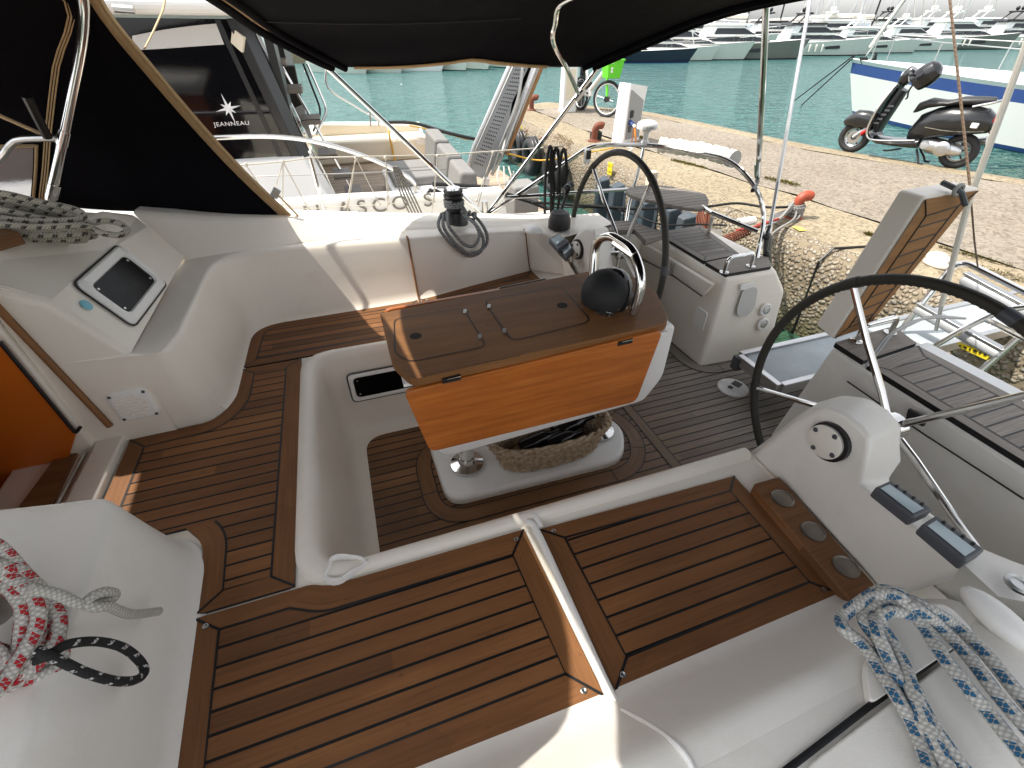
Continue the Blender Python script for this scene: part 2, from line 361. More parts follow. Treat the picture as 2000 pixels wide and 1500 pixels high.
def concrete(name, pebble=False, base=(.54, .44, .31)):
    k = NT(name); o = k.pos(); f = k.noise(o, .9, 6, .65); g = k.noise(o, 60, 4, .7)
    if pebble:
        nz = k.n('TexNoise'); nz.inputs['Scale'].default_value = 9; nz.inputs['Detail'].default_value = 3; k.l(o, nz.inputs['Vector'])
        wv = k.n('VectorMath', operation='MULTIPLY_ADD'); k.l(nz.outputs['Color'], wv.inputs[0]); wv.inputs[1].default_value = (.05, .05, .05); k.l(o, wv.inputs[2])
        vo2 = k.n('TexVoronoi'); vo2.inputs['Scale'].default_value = 30; vo2.inputs['Randomness'].default_value = .9; k.l(wv.outputs[0], vo2.inputs['Vector'])
        cc = k.ramp(vo2.outputs['Color'], [(.1, (.17, .135, .10)), (.45, (.30, .25, .185)), (.75, (.37, .33, .27)), (.95, (.21, .195, .175))])
        e = k.ramp(vo2.outputs['Distance'], [(.12, (1, 1, 1)), (.40, (.75, .75, .75)), (.56, (.12, .12, .12)), (.70, (0, 0, 0))])
        c = k.mix(k.ramp(vo2.outputs['Distance'], [(.42, (1, 1, 1)), (.60, (0, 0, 0))]), (.235, .19, .13), cc); c = k.mix(.5, c, k.ramp(f, [(.3, (.7, .66, .6)), (.7, (1.15, 1.15, 1.15))]), 'MULTIPLY'); h = k.math('ADD', e, k.math('MULTIPLY', g, .25)); st = 1.0; dist = .02
    else:
        sp = k.n('TexVoronoi'); sp.inputs['Scale'].default_value = 38; k.l(o, sp.inputs['Vector'])
        c = k.mix(g, tuple(x * .62 for x in base), tuple(min(1, x * 1.3) for x in base)); c = k.mix(.55, c, k.ramp(sp.outputs['Color'], [(.15, (.38, .33, .28)), (.45, (.95, .95, .95)), (.9, (1.45, 1.42, 1.38))]), 'MULTIPLY')
        c = k.mix(.7, c, k.ramp(f, [(.3, (.78, .72, .66)), (.65, (1.08, 1.08, 1.08))]), 'MULTIPLY'); h = k.math('ADD', g, k.math('MULTIPLY', sp.outputs['Distance'], .6)); st = .5; dist = .01
    zz = k.n('SeparateXYZ'); k.l(o, zz.inputs[0])
    if pebble:  # weed and damp near the water line
        wl = k.ramp(k.math('ADD', zz.outputs[2], k.math('MULTIPLY', f, .25)), [(.18, (1, 1, 1)), (.42, (0, 0, 0))]); c = k.mix(wl, c, (.09, .085, .04))
    k.set(Base_Color=c, Roughness=.9); k.bump(h, st, dist); return k.m
M['qtop'] = concrete('quay_top', base=(.235, .205, .165)); M['qlip'] = concrete('quay_lip', base=(.275, .23, .155)); M['qface'] = concrete('quay_face', True)
M['rust'] = plain('rusty_iron', (.16, .045, .022), .75, var=.5, scale=14, bump=.5); M['orangepaint'] = plain('orange_painted_iron', (.36, .05, .014), .5, var=.25, scale=8, dirt=.3)
M['yellow'] = plain('yellow_sign', (.80, .62, .02), .5, var=.05); M['green'] = plain('bright_green_plastic', (.13, .62, .03), .35, var=.05); M['skyblue'] = plain('light_blue_plastic', (.20, .55, .68), .4, var=.06)
M['fender'] = plain('slate_rubber_fender', (.045, .062, .078), .55, var=.25, scale=12, dirt=.25); M['navy'] = plain('navy_paint', (.018, .045, .16), .3, var=.1, scale=3)
M['red'] = plain('red_lens', (.55, .012, .012), .25, var=.1); M['scooter'] = plain('graphite_paint', (.012, .0125, .0135), .25, 0, var=.1, scale=3, coat=.3); M['seatvinyl'] = plain('black_vinyl', (.022, .022, .022), .5, var=.2, scale=20, bump=.2)
M['moss'] = plain('dry_moss', (.20, .17, .02), .9, var=.4, scale=60, bump=.8); M['paint_yellow'] = plain('worn_yellow_paint', (.72, .55, .10), .8, var=.2, scale=40)
M['greyteakn'] = teak('pale_teak_deck', .06, base=(.42, .33, .24)); M['cushion'] = plain('grey_cushion', (.22, .215, .205), .85, var=.1, scale=20, bump=.3, bscale=400)
M['hullshade'] = plain('shaded_hull', (.52, .55, .50), .35, var=.06, scale=1.5); M['hulldark'] = plain('dark_hull', (.010, .016, .035), .2, var=.1); M['hulltan'] = plain('grey_green_hull', (.15, .15, .13), .25, var=.1, scale=1)  # first one: white hulls, shade and green water reflection put into the colour
M['lettergrey'] = plain('grey_lettering', (.20, .185, .165), .5, var=.05); M['letterwhite'] = plain('silver_lettering', (.75, .75, .76), .3, .3, var=.03); M['letterblack'] = plain('black_lettering', (.01, .01, .01), .5)
def sea():
    k = NT('harbour_water'); o = k.pos(); px = k.n('SeparateXYZ'); k.l(o, px.inputs[0])
    n1 = k.noise(k.mapping(o, (.55, 1.5, 1), rot=(0, 0, .3)), 1.0, 4, .55); n2 = k.noise(k.mapping(o, (2.2, 5.5, 1), rot=(0, 0, .2)), 1.0, 3, .55); n3 = k.noise(o, .12, 3)
    c = k.mix(n3, (.040, .125, .118), (.070, .18, .17))
    near = k.ramp(k.math('DIVIDE', k.math('SUBTRACT', px.outputs[1], k.math('MULTIPLY', n1, 2)), 10), [(.35, (1, 1, 1)), (.75, (0, 0, 0))]); c = k.mix(near, c, (.030, .075, .045))   # greener by the quay
    k.set(Base_Color=c, Roughness=.07, IOR=1.33); k.b.inputs['Specular IOR Level'].default_value = .6
    h = k.math('ADD', k.math('MULTIPLY', n1, .7), k.math('MULTIPLY', n2, .35)); k.bump(h, 1.0, .6); return k.m
M['sea'] = sea()
M['hill'] = plain('distant_hill', (.16, .20, .24), .95, var=.15, scale=.02)
M['net'] = plain('dark_foliage_net', (.02, .02, .015), .9, var=.5, scale=40)
M['bronze'] = plain('dull_bronze', (.30, .27, .235), .38, .9, var=.2, scale=20); M['redrope'] = rope('faded_red_rope', (.42, .05, .035), (.2, .03, .02), .03, .5)
# ================================================================== OUR YACHT (x aft, y starboard)
SOLE, SEAT = .60, 1.05
yacht = thing('sailing_yacht', 'white sailing yacht with teak cockpit filling the foreground, moored stern-to the quay', 'sailing yacht', (0, 1.4, .3))
def plan(pts, z): return [V((a, b, z)) for a, b in pts]
def inset(pts, ws):
    """inward offset of a plan polygon (counter-clockwise or not), one width per edge"""
    n = len(pts); A = sum(pts[i].x * pts[(i + 1) % n].y - pts[(i + 1) % n].x * pts[i].y for i in range(n)); sg = 1 if A > 0 else -1
    ln = []
    for i in range(n):
        a, b = pts[i], pts[(i + 1) % n]; d = (b - a); d.z = 0; d.normalize(); nn = V((-d.y, d.x, 0)) * sg; ln.append((a + nn * ws[i], d))
    out = []
    for i in range(n):
        (p, d), (q, e) = ln[i - 1], ln[i]; cr = d.x * e.y - d.y * e.x
        if abs(cr) < .35 and d.dot(e) > 0:
            m_ = (d + e).normalized(); hn = V((-m_.y, m_.x, 0)) * sg; o = pts[i] + hn * ((ws[i - 1] + ws[i]) / 2 / max(.6, hn.dot(V((-e.y, e.x, 0)) * sg)))
        elif abs(cr) < 1e-4: o = q.copy()
        else: t = ((q.x - p.x) * e.y - (q.y - p.y) * e.x) / cr; o = p + d * t
        o.z = pts[i].z; out.append(o)
    return out
def ribbon(b, pts, wd, m, dz=.0012):
    """a thin caulk line lying on a level deck"""
    pts = [V(p) for p in pts]; L_, R_ = [], []
    for i, p in enumerate(pts):
        t = pts[min(i + 1, len(pts) - 1)] - pts[max(i - 1, 0)]; t.z = 0; t.normalize(); n = V((-t.y, t.x, 0)) * (wd / 2)
        L_.append(p + n + V((0, 0, dz))); R_.append(p - n + V((0, 0, dz)))
    b.band(R_, L_, m)
def teak_panel(name, outline, z, mats, parent, th=.012, joints=(), screws=(), off=0.0):
    """outline: (x, y, corner radius, margin width of the edge that starts here)"""
    pts, ws, tight = [], [], {}
    n = len(outline); raw = [V((q[0], q[1], z)) for q in outline]; rawin = inset(raw, [q[3] for q in outline])
    area = sum(raw[i].x * raw[(i + 1) % n].y - raw[(i + 1) % n].x * raw[i].y for i in range(n))
    for i, (x, y, r, wd) in enumerate(outline):
        p = V((x, y, z)); a = V((*outline[i - 1][:2], z)) - p; c = V((*outline[(i + 1) % n][:2], z)) - p
        r = min(r, a.length * .45, c.length * .45)
        if r > 0:
            s, e = p + a.normalized() * r, p + c.normalized() * r
            convex = (a.cross(c).z < 0) == (area > 0)
            for k in range(9):
                if convex and r < 1.6 * max(wd, outline[i - 1][3]): tight[len(pts)] = rawin[i]
                t = k / 8; pts.append(s * (1 - t) ** 2 + p * 2 * t * (1 - t) + e * t * t); ws.append(wd if k == 8 else max(wd, outline[i - 1][3]))
        else: pts.append(p); ws.append(wd)
    ins = inset(pts, ws); b = MB(); N = len(pts)
    for i, p in tight.items(): ins[i] = p.copy()
    # body, planked field (uv = plan position), margin boards with the grain along them
    b.prism([p - V((0, 0, th)) for p in pts], (0, 0, th - .0015), 2)
    f = [p.copy() for i, p in enumerate(ins) if i == 0 or (p - ins[i - 1]).length > 1e-5]
    b.add(f, [list(range(len(f)))], 0, [[(p.x, p.y + off) for p in f]])
    run = []; u0 = 0
    for i in range(N):
        j = (i + 1) % N
        if ws[i] > 1e-4:
            b.band([pts[i], pts[j]], [ins[i], ins[j]], 1, uo=u0, vw=ws[i]); u0 += (pts[j] - pts[i]).length
            if not run: run = [ins[i]]
            run.append(ins[j])
            ang = abs((pts[i] - pts[i - 1]).angle(pts[j] - pts[i]))
            if ws[i - 1] > 1e-4 and ang > .35: ribbon(b, [pts[i], ins[i]], .0065, 2)
        elif run: ribbon(b, run, .0065, 2); run = []
    if run: ribbon(b, run, .0065, 2)
    for q in joints: ribbon(b, [V((*p, z)) for p in q], .005, 2)
    o = b.build(name, [M[m] for m in mats] + [M['caulk']], parent, smooth=0)
    for x, y in screws:
        MB().lathe([(.0075, -.001), (.0075, .0015), (.0055, .002), (.004, .001), (.0, .001)], (x, y, z)).build('screw', M['steel'], o)
    return o

# ---- cockpit well, seat tops, sole
def upath(d, z, n=6):
    r = max(.13 - d * .2, .06)
    return fillet(plan([(1.16, .795 + d), (-.335 + d * 1.35, .795 + d), (-.335 + d * 1.35, 1.955 - d), (1.16, 1.955 - d)], z), r, n)
b = MB(); prof = [(-.012, 1.04), (-.008, 1.058), (.0, 1.066), (.012, 1.069), (.026, 1.066), (.036, 1.055), (.042, 1.03), (.05, .95), (.065, .75), (.08, .65), (.10, .612), (.13, .600)]
b.loft([upath(d, z) for d, z in prof], 0, closed=False)
for pp in ([(-1.06, .15), (1.3, .15), (1.3, .80), (-1.06, .80)], [(-1.06, 1.95), (1.3, 1.95), (1.3, 2.75), (-1.06, 2.75)], [(-1.06, .80), (-.33, .80), (-.33, 1.95), (-1.06, 1.95)]):
    b.add(plan(pp, 1.044), [(0, 1, 2, 3)], 0)
r0_ = upath(-.006, 1.0462)
for c0, k0 in ((V((-.36, .78, 1.0462)), 2), (V((-.36, 1.97, 1.0462)), 9)):      # corners behind the rounded rim
    fan = r0_[k0 - 1:k0 + 6]; b.add([c0] + fan, [(0, i, i + 1) for i in range(1, len(fan))], 0)
for y0, y1 in ((.1, .80), (1.95, 2.7)):       # after ends of the seats
    b.add([(1.17, y0, .55), (1.17, y1, .55), (1.17, y1, 1.05), (1.17, y0, 1.05)], [(0, 1, 2, 3)], 0)
b.build('cockpit_moulding', M['gel'], yacht, smooth=50)
so_ = teak_panel('cockpit_sole', [(-.225, .90, .05, .055), (1.25, .90, 0, 0), (1.30, .02, 0, 0), (2.42, .02, 0, 0), (2.42, 2.62, 0, 0), (1.30, 2.72, 0, 0), (1.25, 1.86, 0, 0), (-.225, 1.86, .05, .055)], SOLE, ('teak', 'teakb'), yacht, .02, off=.012)
b = MB()                                        # curved king boards laid into the sole
def inlay(pts, wd, closed=False):
    c = fillet(plan(pts, SOLE + .0022), .16, 8, closed); c = c + [c[0]] if closed else c; L_, R_ = [], []
    for i, p in enumerate(c):
        if closed and i in (0, len(c) - 1): t = c[1] - c[-2]
        else: t = c[min(i + 1, len(c) - 1)] - c[max(i - 1, 0)]
        t.normalize(); n = V((-t.y, t.x, 0)) * wd / 2; L_.append(p + n); R_.append(p - n)
    b.band(R_, L_, 0); ribbon(b, L_, .005, 1); ribbon(b, R_, .005, 1)
    for k in range(0, len(c), 9): ribbon(b, [L_[k], R_[k]], .004, 1)
inlay([(.085, 1.66), (.085, 1.21), (1.05, 1.19), (1.17, 1.44), (1.05, 1.70)], .07, True)
inlay([(1.78, 2.75), (1.79, 1.74), (2.3, 1.74), (2.40, 1.74)], .075)
inlay([(1.62, .02), (1.74, .98), (2.3, 1.0), (2.40, 1.0)], .08)
inlay([(1.22, 1.9), (1.22, .9)], .05)
b.build('deck_inlay', [M['teakb'], M['caulk']], yacht, smooth=0)
# plinth under the table
b = MB(); pl = fillet(plan([(.135, 1.62), (.145, 1.265), (.99, 1.245), (1.10, 1.44), (1.0, 1.64)], SOLE - .01), .09, 6)
b.prism(pl, (0, 0, .055)); b.build('table_plinth', M['gelwhite'], yacht, bevel=.018)
# fittings of the sole: flush deck plate
dp = P(1431, 758, z=SOLE)
o = MB().lathe([(.085, -.005), (.085, .006), (.08, .010), (.0, .011)], dp, seg=28).build('deck_plate', M['white'], yacht)
MB().lathe([(.015, .0), (.015, .002), (0, .002)], dp + V((-.02, .0, .011)), seg=14).build('socket', M['black'], o)
MB().obox(dp + V((.035, .012, .012)), (.02, .008, 0), (-.008, .022, 0), (0, 0, .003)).build('socket', M['black'], o)
for a in range(4): MB().lathe([(.006, 0), (.004, .003), (0, .003)], dp + V((.068 * math.cos(a * 1.57 + .5), .068 * math.sin(a * 1.57 + .5), .010)), seg=8).build('screw', M['steel'], o)

# ---- teak panels of the benches
TZ = SEAT + .003
teak_panel('bridge_deck', [(-.93, 1.595, 0, .06), (-.655, 1.61, .06, .06), (-.60, 1.70, .06, .06), (-.595, 1.945, 0, .05), (-.345, 1.945, 0, .062), (-.345, .805, 0, .05), (-.585, .805, 0, .062), (-.60, 1.03, .08, .062), (-.66, 1.105, 0, .0), (-.93, 1.105, 0, .06)], TZ, ('seatteak', 'seatb'), yacht, off=.02)
teak_panel('bench_panel', [(-.585, .795, 0, .05), (-.30, .795, .03, .07), (-.26, .775, .04, .07), (.302, .77, 0, .062), (.325, .30, 0, .07), (-.565, .30, 0, .062)], TZ, ('seatteak', 'seatb'), yacht, screws=[(-.555, .765), (.27, .745), (.285, .325)], off=.015)
teak_panel('bench_panel', [(.345, .755, 0, .05), (1.045, .735, 0, .055), (1.035, .305, 0, .055), (.352, .30, 0, .062)], TZ, ('seatteak', 'seatb'), yacht, screws=[(.385, .735), (.385, .325), (1.0, .33)], off=.02)
teak_panel('bench_panel', [(-.59, 1.955, 0, .05), (-.57, 2.335, .13, .055), (.252, 2.345, 0, .05), (.272, 1.97, 0, .05)], TZ, ('seatteak', 'seatb'), yacht, off=.022)
teak_panel('bench_panel', [(.29, 1.97, 0, .05), (.272, 2.345, 0, .05), (.985, 2.50, 0, .05), (1.02, 1.97, 0, .06)], TZ, ('seatteak', 'seatb'), yacht, screws=[(.30, 2.32)], off=.022)
# white welt between the two near panels
b = MB(); b.tube(smooth_path([(.318, .785, 1.06), (.335, .755, 1.062), (.338, .55, 1.058), (.34, .30, 1.056), (.348, .262, 1.07)], 4), .010, 8); b.tube(smooth_path([(.348, .80, 1.064), (.352, .755, 1.06)], 3), .009, 8); b.build('bench_welt', M['gelwhite'], yacht)
# teak strip with three metal drink discs
cp = [V((1.075, .735, 1.066)), V((1.145, .735, 1.066)), V((1.175, .33, 1.066)), V((1.06, .30, 1.066))]
o = MB().prism(fillet(zs([(1468, 945), (1522, 930), (1716, 1148), (1664, 1176)], 1.085), .02, 4, True), (0, 0, -.045)).build('drink_holder_strip', M['seatb'], yacht, bevel=.006)
for px, py in ((1529, 974), (1588, 1038), (1652, 1107)):
    c = P(px, py, z=1.085)
    MB().lathe([(.034, .0), (.034, .003), (.031, .004), (.027, .001), (.0, .004)], c, seg=24).build('drink_disc', M['bronze'], o)

# ---- coamings and backrests, lofted along the cockpit edge
SP = [(0, -.28), (.03, -.1), (.07, .03), (.15, .16), (.5, .5), (.84, .80), (.94, .90), (.985, .985), (1.0, 1.09), (1.0, 1.25)]
def backrest(bot, top, rb, rt, n, extra):
    B_, T_ = fillet(bot, rb, n), fillet(top, rt, n)
    def dens(c):
        out = []
        for i in range(len(c) - 1):
            for k in range(3): out.append(c[i].lerp(c[i + 1], k / 3))
        return out + [c[-1]]
    B_, T_ = dens(B_), dens(T_); rings = []
    for h, s in SP: rings.append([V((p.x + (q.x - p.x) * s, p.y + (q.y - p.y) * s, p.z + (q.z - p.z) * h)) for p, q in zip(B_, T_)])
    for ex in extra: rings.append([ex(p, q, rings[-1][i]) for i, (p, q) in enumerate(zip(B_, T_))])
    return rings
bb = [V((-.96, 1.60, 1.046)), V((-.66, 1.615, 1.046)), V((-.60, 1.72, 1.046)), V((-.585, 2.34, 1.046)), V((.27, 2.352, 1.046)), V((1.02, 2.53, 1.046))]
tt = [V((-.96, 1.60, 1.40)), V((-.69, 1.595, 1.385)), V((-.66, 1.72, 1.39)), V((-.64, 2.46, 1.40)), V((.27, 2.47, 1.352)), V((1.05, 2.63, 1.255))]
rg = backrest(bb, tt, [0, .07, .07, .16, .1, 0], [0, .03, .03, .24, .1, 0], 8, [])
b = MB(); b.loft(rg, 0, closed=False)
# shelf behind the crest and the raised coaming up to the deck
crest = rg[-1]; foot = []; top = []; outer = []
def lerpz(x, tb):
    for (x0, a), (x1, c) in zip(tb, tb[1:]):
        if x <= x1: t = max(0, (x - x0) / (x1 - x0)); return a + (c - a) * t
    return tb[-1][1]
for p in crest:
    x = p.x
    if p.y < 2.3 and x < -.55: f_ = V((-.778 + .02 * (p.y - 1.6), max(p.y, 1.60), 1.397))
    else: f_ = V((x - .11 * max(0, min(1, (-.35 - x) / .3)), max(p.y + .055, lerpz(x, [(-.9, 2.43), (-.2, 2.53), (1.1, 2.70)])), p.z + .004))
    foot.append(f_)
b.loft([crest, foot, [p + (V((-.05, .0, -.02)) if p.y < 2.3 and p.x < -.55 else V((0, .05, -.02))) for p in foot]], 0, closed=False)
b.build('coaming_backrest', M['gel'], yacht, smooth=60)
b = MB(); tl = [(-.90, 2.47, 1.60), (-.6, 2.55, 1.525), (-.24, 2.61, 1.458), (.277, 2.68, 1.368), (1.05, 2.76, 1.262), (1.30, 2.78, 1.25)]
fl = [(-.76, 2.40, 1.405), (-.5, 2.46, 1.40), (-.2, 2.525, 1.395), (.277, 2.60, 1.352), (1.05, 2.69, 1.250), (1.30, 2.72, 1.240)]
tl, fl = smooth_path(tl, 5), smooth_path(fl, 5)
rows = [[p + V((0, -.01, -.015)) for p in fl]] + [[V(p).lerp(q, t) + V((0, .012 * math.sin(t * 3.14), 0)) for p, q in zip(fl, tl)] for t in (.15, .5, .85)] + [[q + V((0, .012, .004)) for q in tl], [q + V((0, .05, .006)) for q in tl], [q + V((0, .20, -.005)) for q in tl], [q + V((0, .23, -.03)) for q in tl], [V((q.x, q.y + .26, 1.08)) for q in tl], [V((q.x, 3.22, 1.04)) for q in tl], [V((q.x, 3.27, .98)) for q in tl], [V((q.x, 3.15, -.3)) for q in tl]]
b.loft(rows, 0, closed=False); b.build('coaming', M['gel'], yacht, smooth=50)
# slim lid line and seam of the locker in the backrest
b = MB()
for x in (.262, .985):
    ln = []
    for k in range(len(rg)):
        r_ = rg[k]; best = min(r_, key=lambda p: abs(p.x - x) + (9 if p.y < 2 else 0)); t = [p for p in r_ if p.y > 2.2 and p.x > -.3]
        for p, q in zip(t, t[1:]):
            if p.x <= x <= q.x: best = p.lerp(q, (x - p.x) / (q.x - p.x + 1e-9))
        ln.append(best + V((0, -.002, .001)))
    b.tube(ln, .006 if x < .5 else .0035, 6)
b.build('locker_seam', M['sill'], yacht)
# corner pod with the portlight, coachroof behind it, wall beside the companionway
a_, b2, c_ = V((-.895, 1.60, 1.606)), V((-.778, 1.60, 1.398)), V((-.757, 2.40, 1.418))
pn = (b2 - a_).cross(c_ - b2).normalized()
def onpod(px, py):
    o0 = V((0, 0, CAMZ)); d = (P(px, py, z=1.0) - o0); return o0 + d * ((a_ - o0).dot(pn) / d.dot(pn))
d_ = onpod(287, 443); e_ = onpod(217, 486)
r1, r2, r3 = P(0, 475, z=1.72), P(190, 470, z=1.69), P(255, 412, z=1.66)
far1 = V((-2.2, 1.60, 1.86)); far2 = V((-2.2, 2.5, 1.80))
b = MB(); gz = V((-1.04, 1.60, 1.05)); gt = V((-1.06, 1.60, 1.70)); cf = V((-.90, 2.47, 1.60))
vs = [a_, b2, c_, d_, e_, gt, V((-1.10, 1.60, 1.765)), V((-.93, 2.30, 1.68)), cf, far1, far2, V((-.778, 1.6, 1.05)), gz]
b.add(vs, [(0, 1, 2, 3, 4), (0, 5, 12, 11, 1), (0, 4, 7, 6, 5), (4, 3, 8, 7), (3, 2, 8), (6, 7, 8, 10, 9)], 0)
b.build('coachroof_corner', M['gel'], yacht, smooth=0, bevel=.035, bseg=5, weld=True)
b = MB(); b.add([(-.96, 1.601, 1.04), (-.70, 1.601, 1.04), (-.70, 1.601, 1.39), (-.778, 1.601, 1.398), (-.96, 1.601, 1.40)], [(0, 1, 2, 3, 4)]); 
# portlight
def frame_on(c, ex, ey, n, w_, h_, r, gm, fm, parent, name='portlight', rim=.03, th=.012, glass='pane'):
    ex, ey, n = V(ex).normalized(), V(ey).normalized(), V(n).normalized()
    def rr(s, dz): return fillet([c + ex * (sx * (w_ + s)) + ey * (sy * (h_ + s)) + n * dz for sx, sy in ((-1, -1), (1, -1), (1, 1), (-1, 1))], r, 6, True)
    q = MB(); q.loft([rr(rim, -.004), rr(rim, th * .5), rr(rim - .006, th), rr(.004, th), rr(0, th * .4)], 0, True); o = q.build(name, fm, parent, smooth=40)
    g = MB(); g.poly(rr(.003, th * .35)); g.build(glass, gm, o, smooth=0)
    MB().tube(rr(rim + .004, .001), .003, 6, True).build('seal', M['black'], o)
    for sx, sy in ((-1, -1), (1, -1), (1, 1), (-1, 1)): MB().lathe([(.005, 0), (.004, .003), (0, .003)], c + ex * sx * (w_ - .018) + ey * sy * (h_ - .018) + n * (th * .35), n, 8).build('bolt', M['steel'], o)
    return o
pc = onpod(243, 556); eL = (onpod(262, 497) - onpod(193, 565)); eD = (onpod(258, 613) - onpod(193, 565)); pnn = pn if pn.z > 0 else -pn
frame_on(pc + pnn * .004, eL, eL.cross(pnn), pnn, .150, .062, .03, M['portglass'], M['gelwhite'], yacht, rim=.034)
q = onpod(167, 597); MB().lathe([(.018, 0), (.018, .003), (.014, .005), (0, .005)], q + pnn * .003, pnn, 20).build('badge', M['skyblue'], yacht)
# ventilator in the corner wall
vc = P(262, 790, y=1.598); q = MB(); ex, ez, n_ = V((1, 0, 0)), V((0, 0, 1)), V((0, -1, 0))
def sq(s, dz, r=.03): return fillet([vc + ex * (i * s) + ez * (j * s) + n_ * dz for i, j in ((-1, -1), (1, -1), (1, 1), (-1, 1))], r, 5, True)
q.loft([sq(.062, -.002), sq(.062, .004), sq(.056, .008), sq(.050, .008)], 0, True); q.poly(sq(.050, .008)[::-1])
vent = q.build('ventilator', M['gelwhite'], yacht, smooth=40)
for k in range(7):
    hh = -.039 + k * .013; ww = math.sqrt(max(.046 ** 2 - hh ** 2, .0004))
    MB().tube([vc + ex * -ww + ez * hh + n_ * .009, vc + ex * ww + ez * hh + n_ * .009], .004, 6).build('louvre', M['gel'], vent)
for i, j in ((-1, -1), (1, -1), (1, 1), (-1, 1)): MB().lathe([(.006, 0), (.004, .003), (0, .003)], vc + ex * i * .05 + ez * j * .05 + n_ * .008, n_, 8).build('screw', M['darkgrey'], vent)
# near coaming, mirrored in form
bb = [V((-.97, 1.075, 1.046)), V((-.67, 1.07, 1.046)), V((-.60, .98, 1.046)), V((-.565, .30, 1.046)), V((.3, .288, 1.046)), V((1.06, .295, 1.046))]
tt = [V((-.97, 1.05, 1.34)), V((-.71, 1.02, 1.325)), V((-.70, .96, 1.325)), V((-.66, .15, 1.32)), V((.35, .135, 1.30)), V((1.06, .15, 1.285))]
rg2 = backrest(bb, tt, [0, .06, .06, .14, .1, 0], [0, .03, .03, .2, .1, 0], 8, [])
b = MB(); b.loft(rg2, 0, closed=False); crest = rg2[-1]; f1, f2, f3 = [], [], []
for p in crest:
    if p.y > .32 and p.x < -.5: f1.append(V((p.x - .10, min(p.y, 1.03), 1.335))); f2.append(V((p.x - .22, min(p.y, 1.03) - .03, 1.43))); f3.append(V((p.x - .9, min(p.y, 1.02) - .05, 1.50)))
    else: f1.append(V((p.x - .05 * max(0, -p.x), p.y - .06, p.z + .012))); f2.append(V((p.x - .1 * max(0, -p.x * 2), p.y - .25, p.z + .02))); f3.append(V((p.x - .6 * max(0, -p.x * 1.5), p.y - .62, p.z + .01)))
b.loft([crest, f1, f2, f3], 0, closed=False); b.build('near_coaming', M['gelrough'], yacht, smooth=60)
# lid lines and the black gap of the near coaming locker
b = MB(); b.tube([P(1500, 1532, z=1.31), P(1700, 1378, z=1.308), P(1862, 1262, z=1.306)], .006, 6, flat=.5); b.build('locker_gap', M['caulk'], yacht)
b = MB(); b.tube(smooth_path([P(1215, 1388, z=1.10), P(1262, 1412, z=1.20), P(1318, 1452, z=1.30), P(1352, 1500, z=1.305), P(1365, 1540, z=1.305)], 5), .005, 6); b.build('locker_welt', M['gelwhite'], yacht)
b = MB(); lid = fillet(zs([(1690, 1300), (1745, 1188), (1850, 1178), (1908, 1236), (1862, 1266), (1700, 1376)], 1.318), .02, 4, True); b.prism(lid, (0, 0, -.02)); b.build('locker_lid', M['gelrough'], yacht, bevel=.006)
b = MB(); lid = fillet(zs([(1570, 1500), (1870, 1275), (1990, 1330), (2100, 1500), (1900, 1800), (1500, 1900)], 1.316), .03, 4, True); b.prism(lid, (0, 0, -.02)); b.build('locker_lid', M['gelrough'], yacht, bevel=.008)
c = P(1950, 1208, z=1.31); b = MB(); b.sphere(c, 1, 20, sc=(.032, .070, .026)); b.build('deck_light', M['gelwhite'], yacht)
c = P(1985, 1145, z=1.30); MB().lathe([(.024, 0), (.024, .006), (.016, .008), (.015, .004), (0, .004)], c + V((0, 0, .004)), seg=20).build('deck_filler', M['steel'], yacht)

# ---- companionway: sill, step, frame, orange cabin wood seen through it
cw = MB(); cw.add([(-1.10, 1.59, 1.03), (-.935, 1.59, 1.03), (-.935, 1.08, 1.03), (-1.10, 1.08, 1.03)], [(0, 1, 2, 3)])
cw.box((-1.03, 1.02, 1.0), (-.94, 1.64, 1.075)); cw.box((-1.30, 1.58, .98), (-1.03, 1.64, 1.80)); cw.box((-1.28, 1.02, .2), (-1.03, 1.62, 1.045))
cw.box((-1.30, 1.00, .98), (-1.03, 1.06, 1.3))
fr = cw.build('companionway_frame', M['gel'], yacht, bevel=.01)
MB().tube([P(215, 832, y=1.592), P(0, 606, y=1.592), P(-120, 470, y=1.592)], .011, 6).build('washboard_groove', M['sill'], fr)
MB().tube([(-1.055, 1.56, 1.06), (-1.055, 1.10, 1.06)], .006, 6).build('track', M['steel'], fr)
b = MB(); b.prism([P(150, 846, y=1.578), P(0, 665, y=1.578), P(-200, 520, y=1.578), P(-300, 1100, y=1.578), P(100, 1000, y=1.578)], (0, -.012, 0)); b.build('cabin_panel', M['orangewood'], yacht, smooth=0)
b = MB(); b.prism(zs([(168, 846), (143, 844), (20, 1010), (98, 992)], 1.055), (0, 0, -.05)); b.build('companionway_step', M['sill'], yacht, bevel=.004)
b = MB(); b.prism(zs([(140, 900), (20, 940), (-120, 1080), (60, 1090)], .94), (0, 0, -.03)); b.build('companionway_step', M['orangewood'], yacht, bevel=.004)
b = MB(); b.tube(fillet([P(0, 668, y=1.562), P(148, 846, y=1.562), P(157, 834, y=1.562)], .01), .006, 6); b.build('door_seal', M['black'], yacht)
MB().obox(P(-4, 468, z=1.73), (.035, -.035, 0), (.03, .03, 0), (0, 0, .02)).build('wood_chock', M['sill'], yacht, bevel=.005)
b = MB(); s_ = []
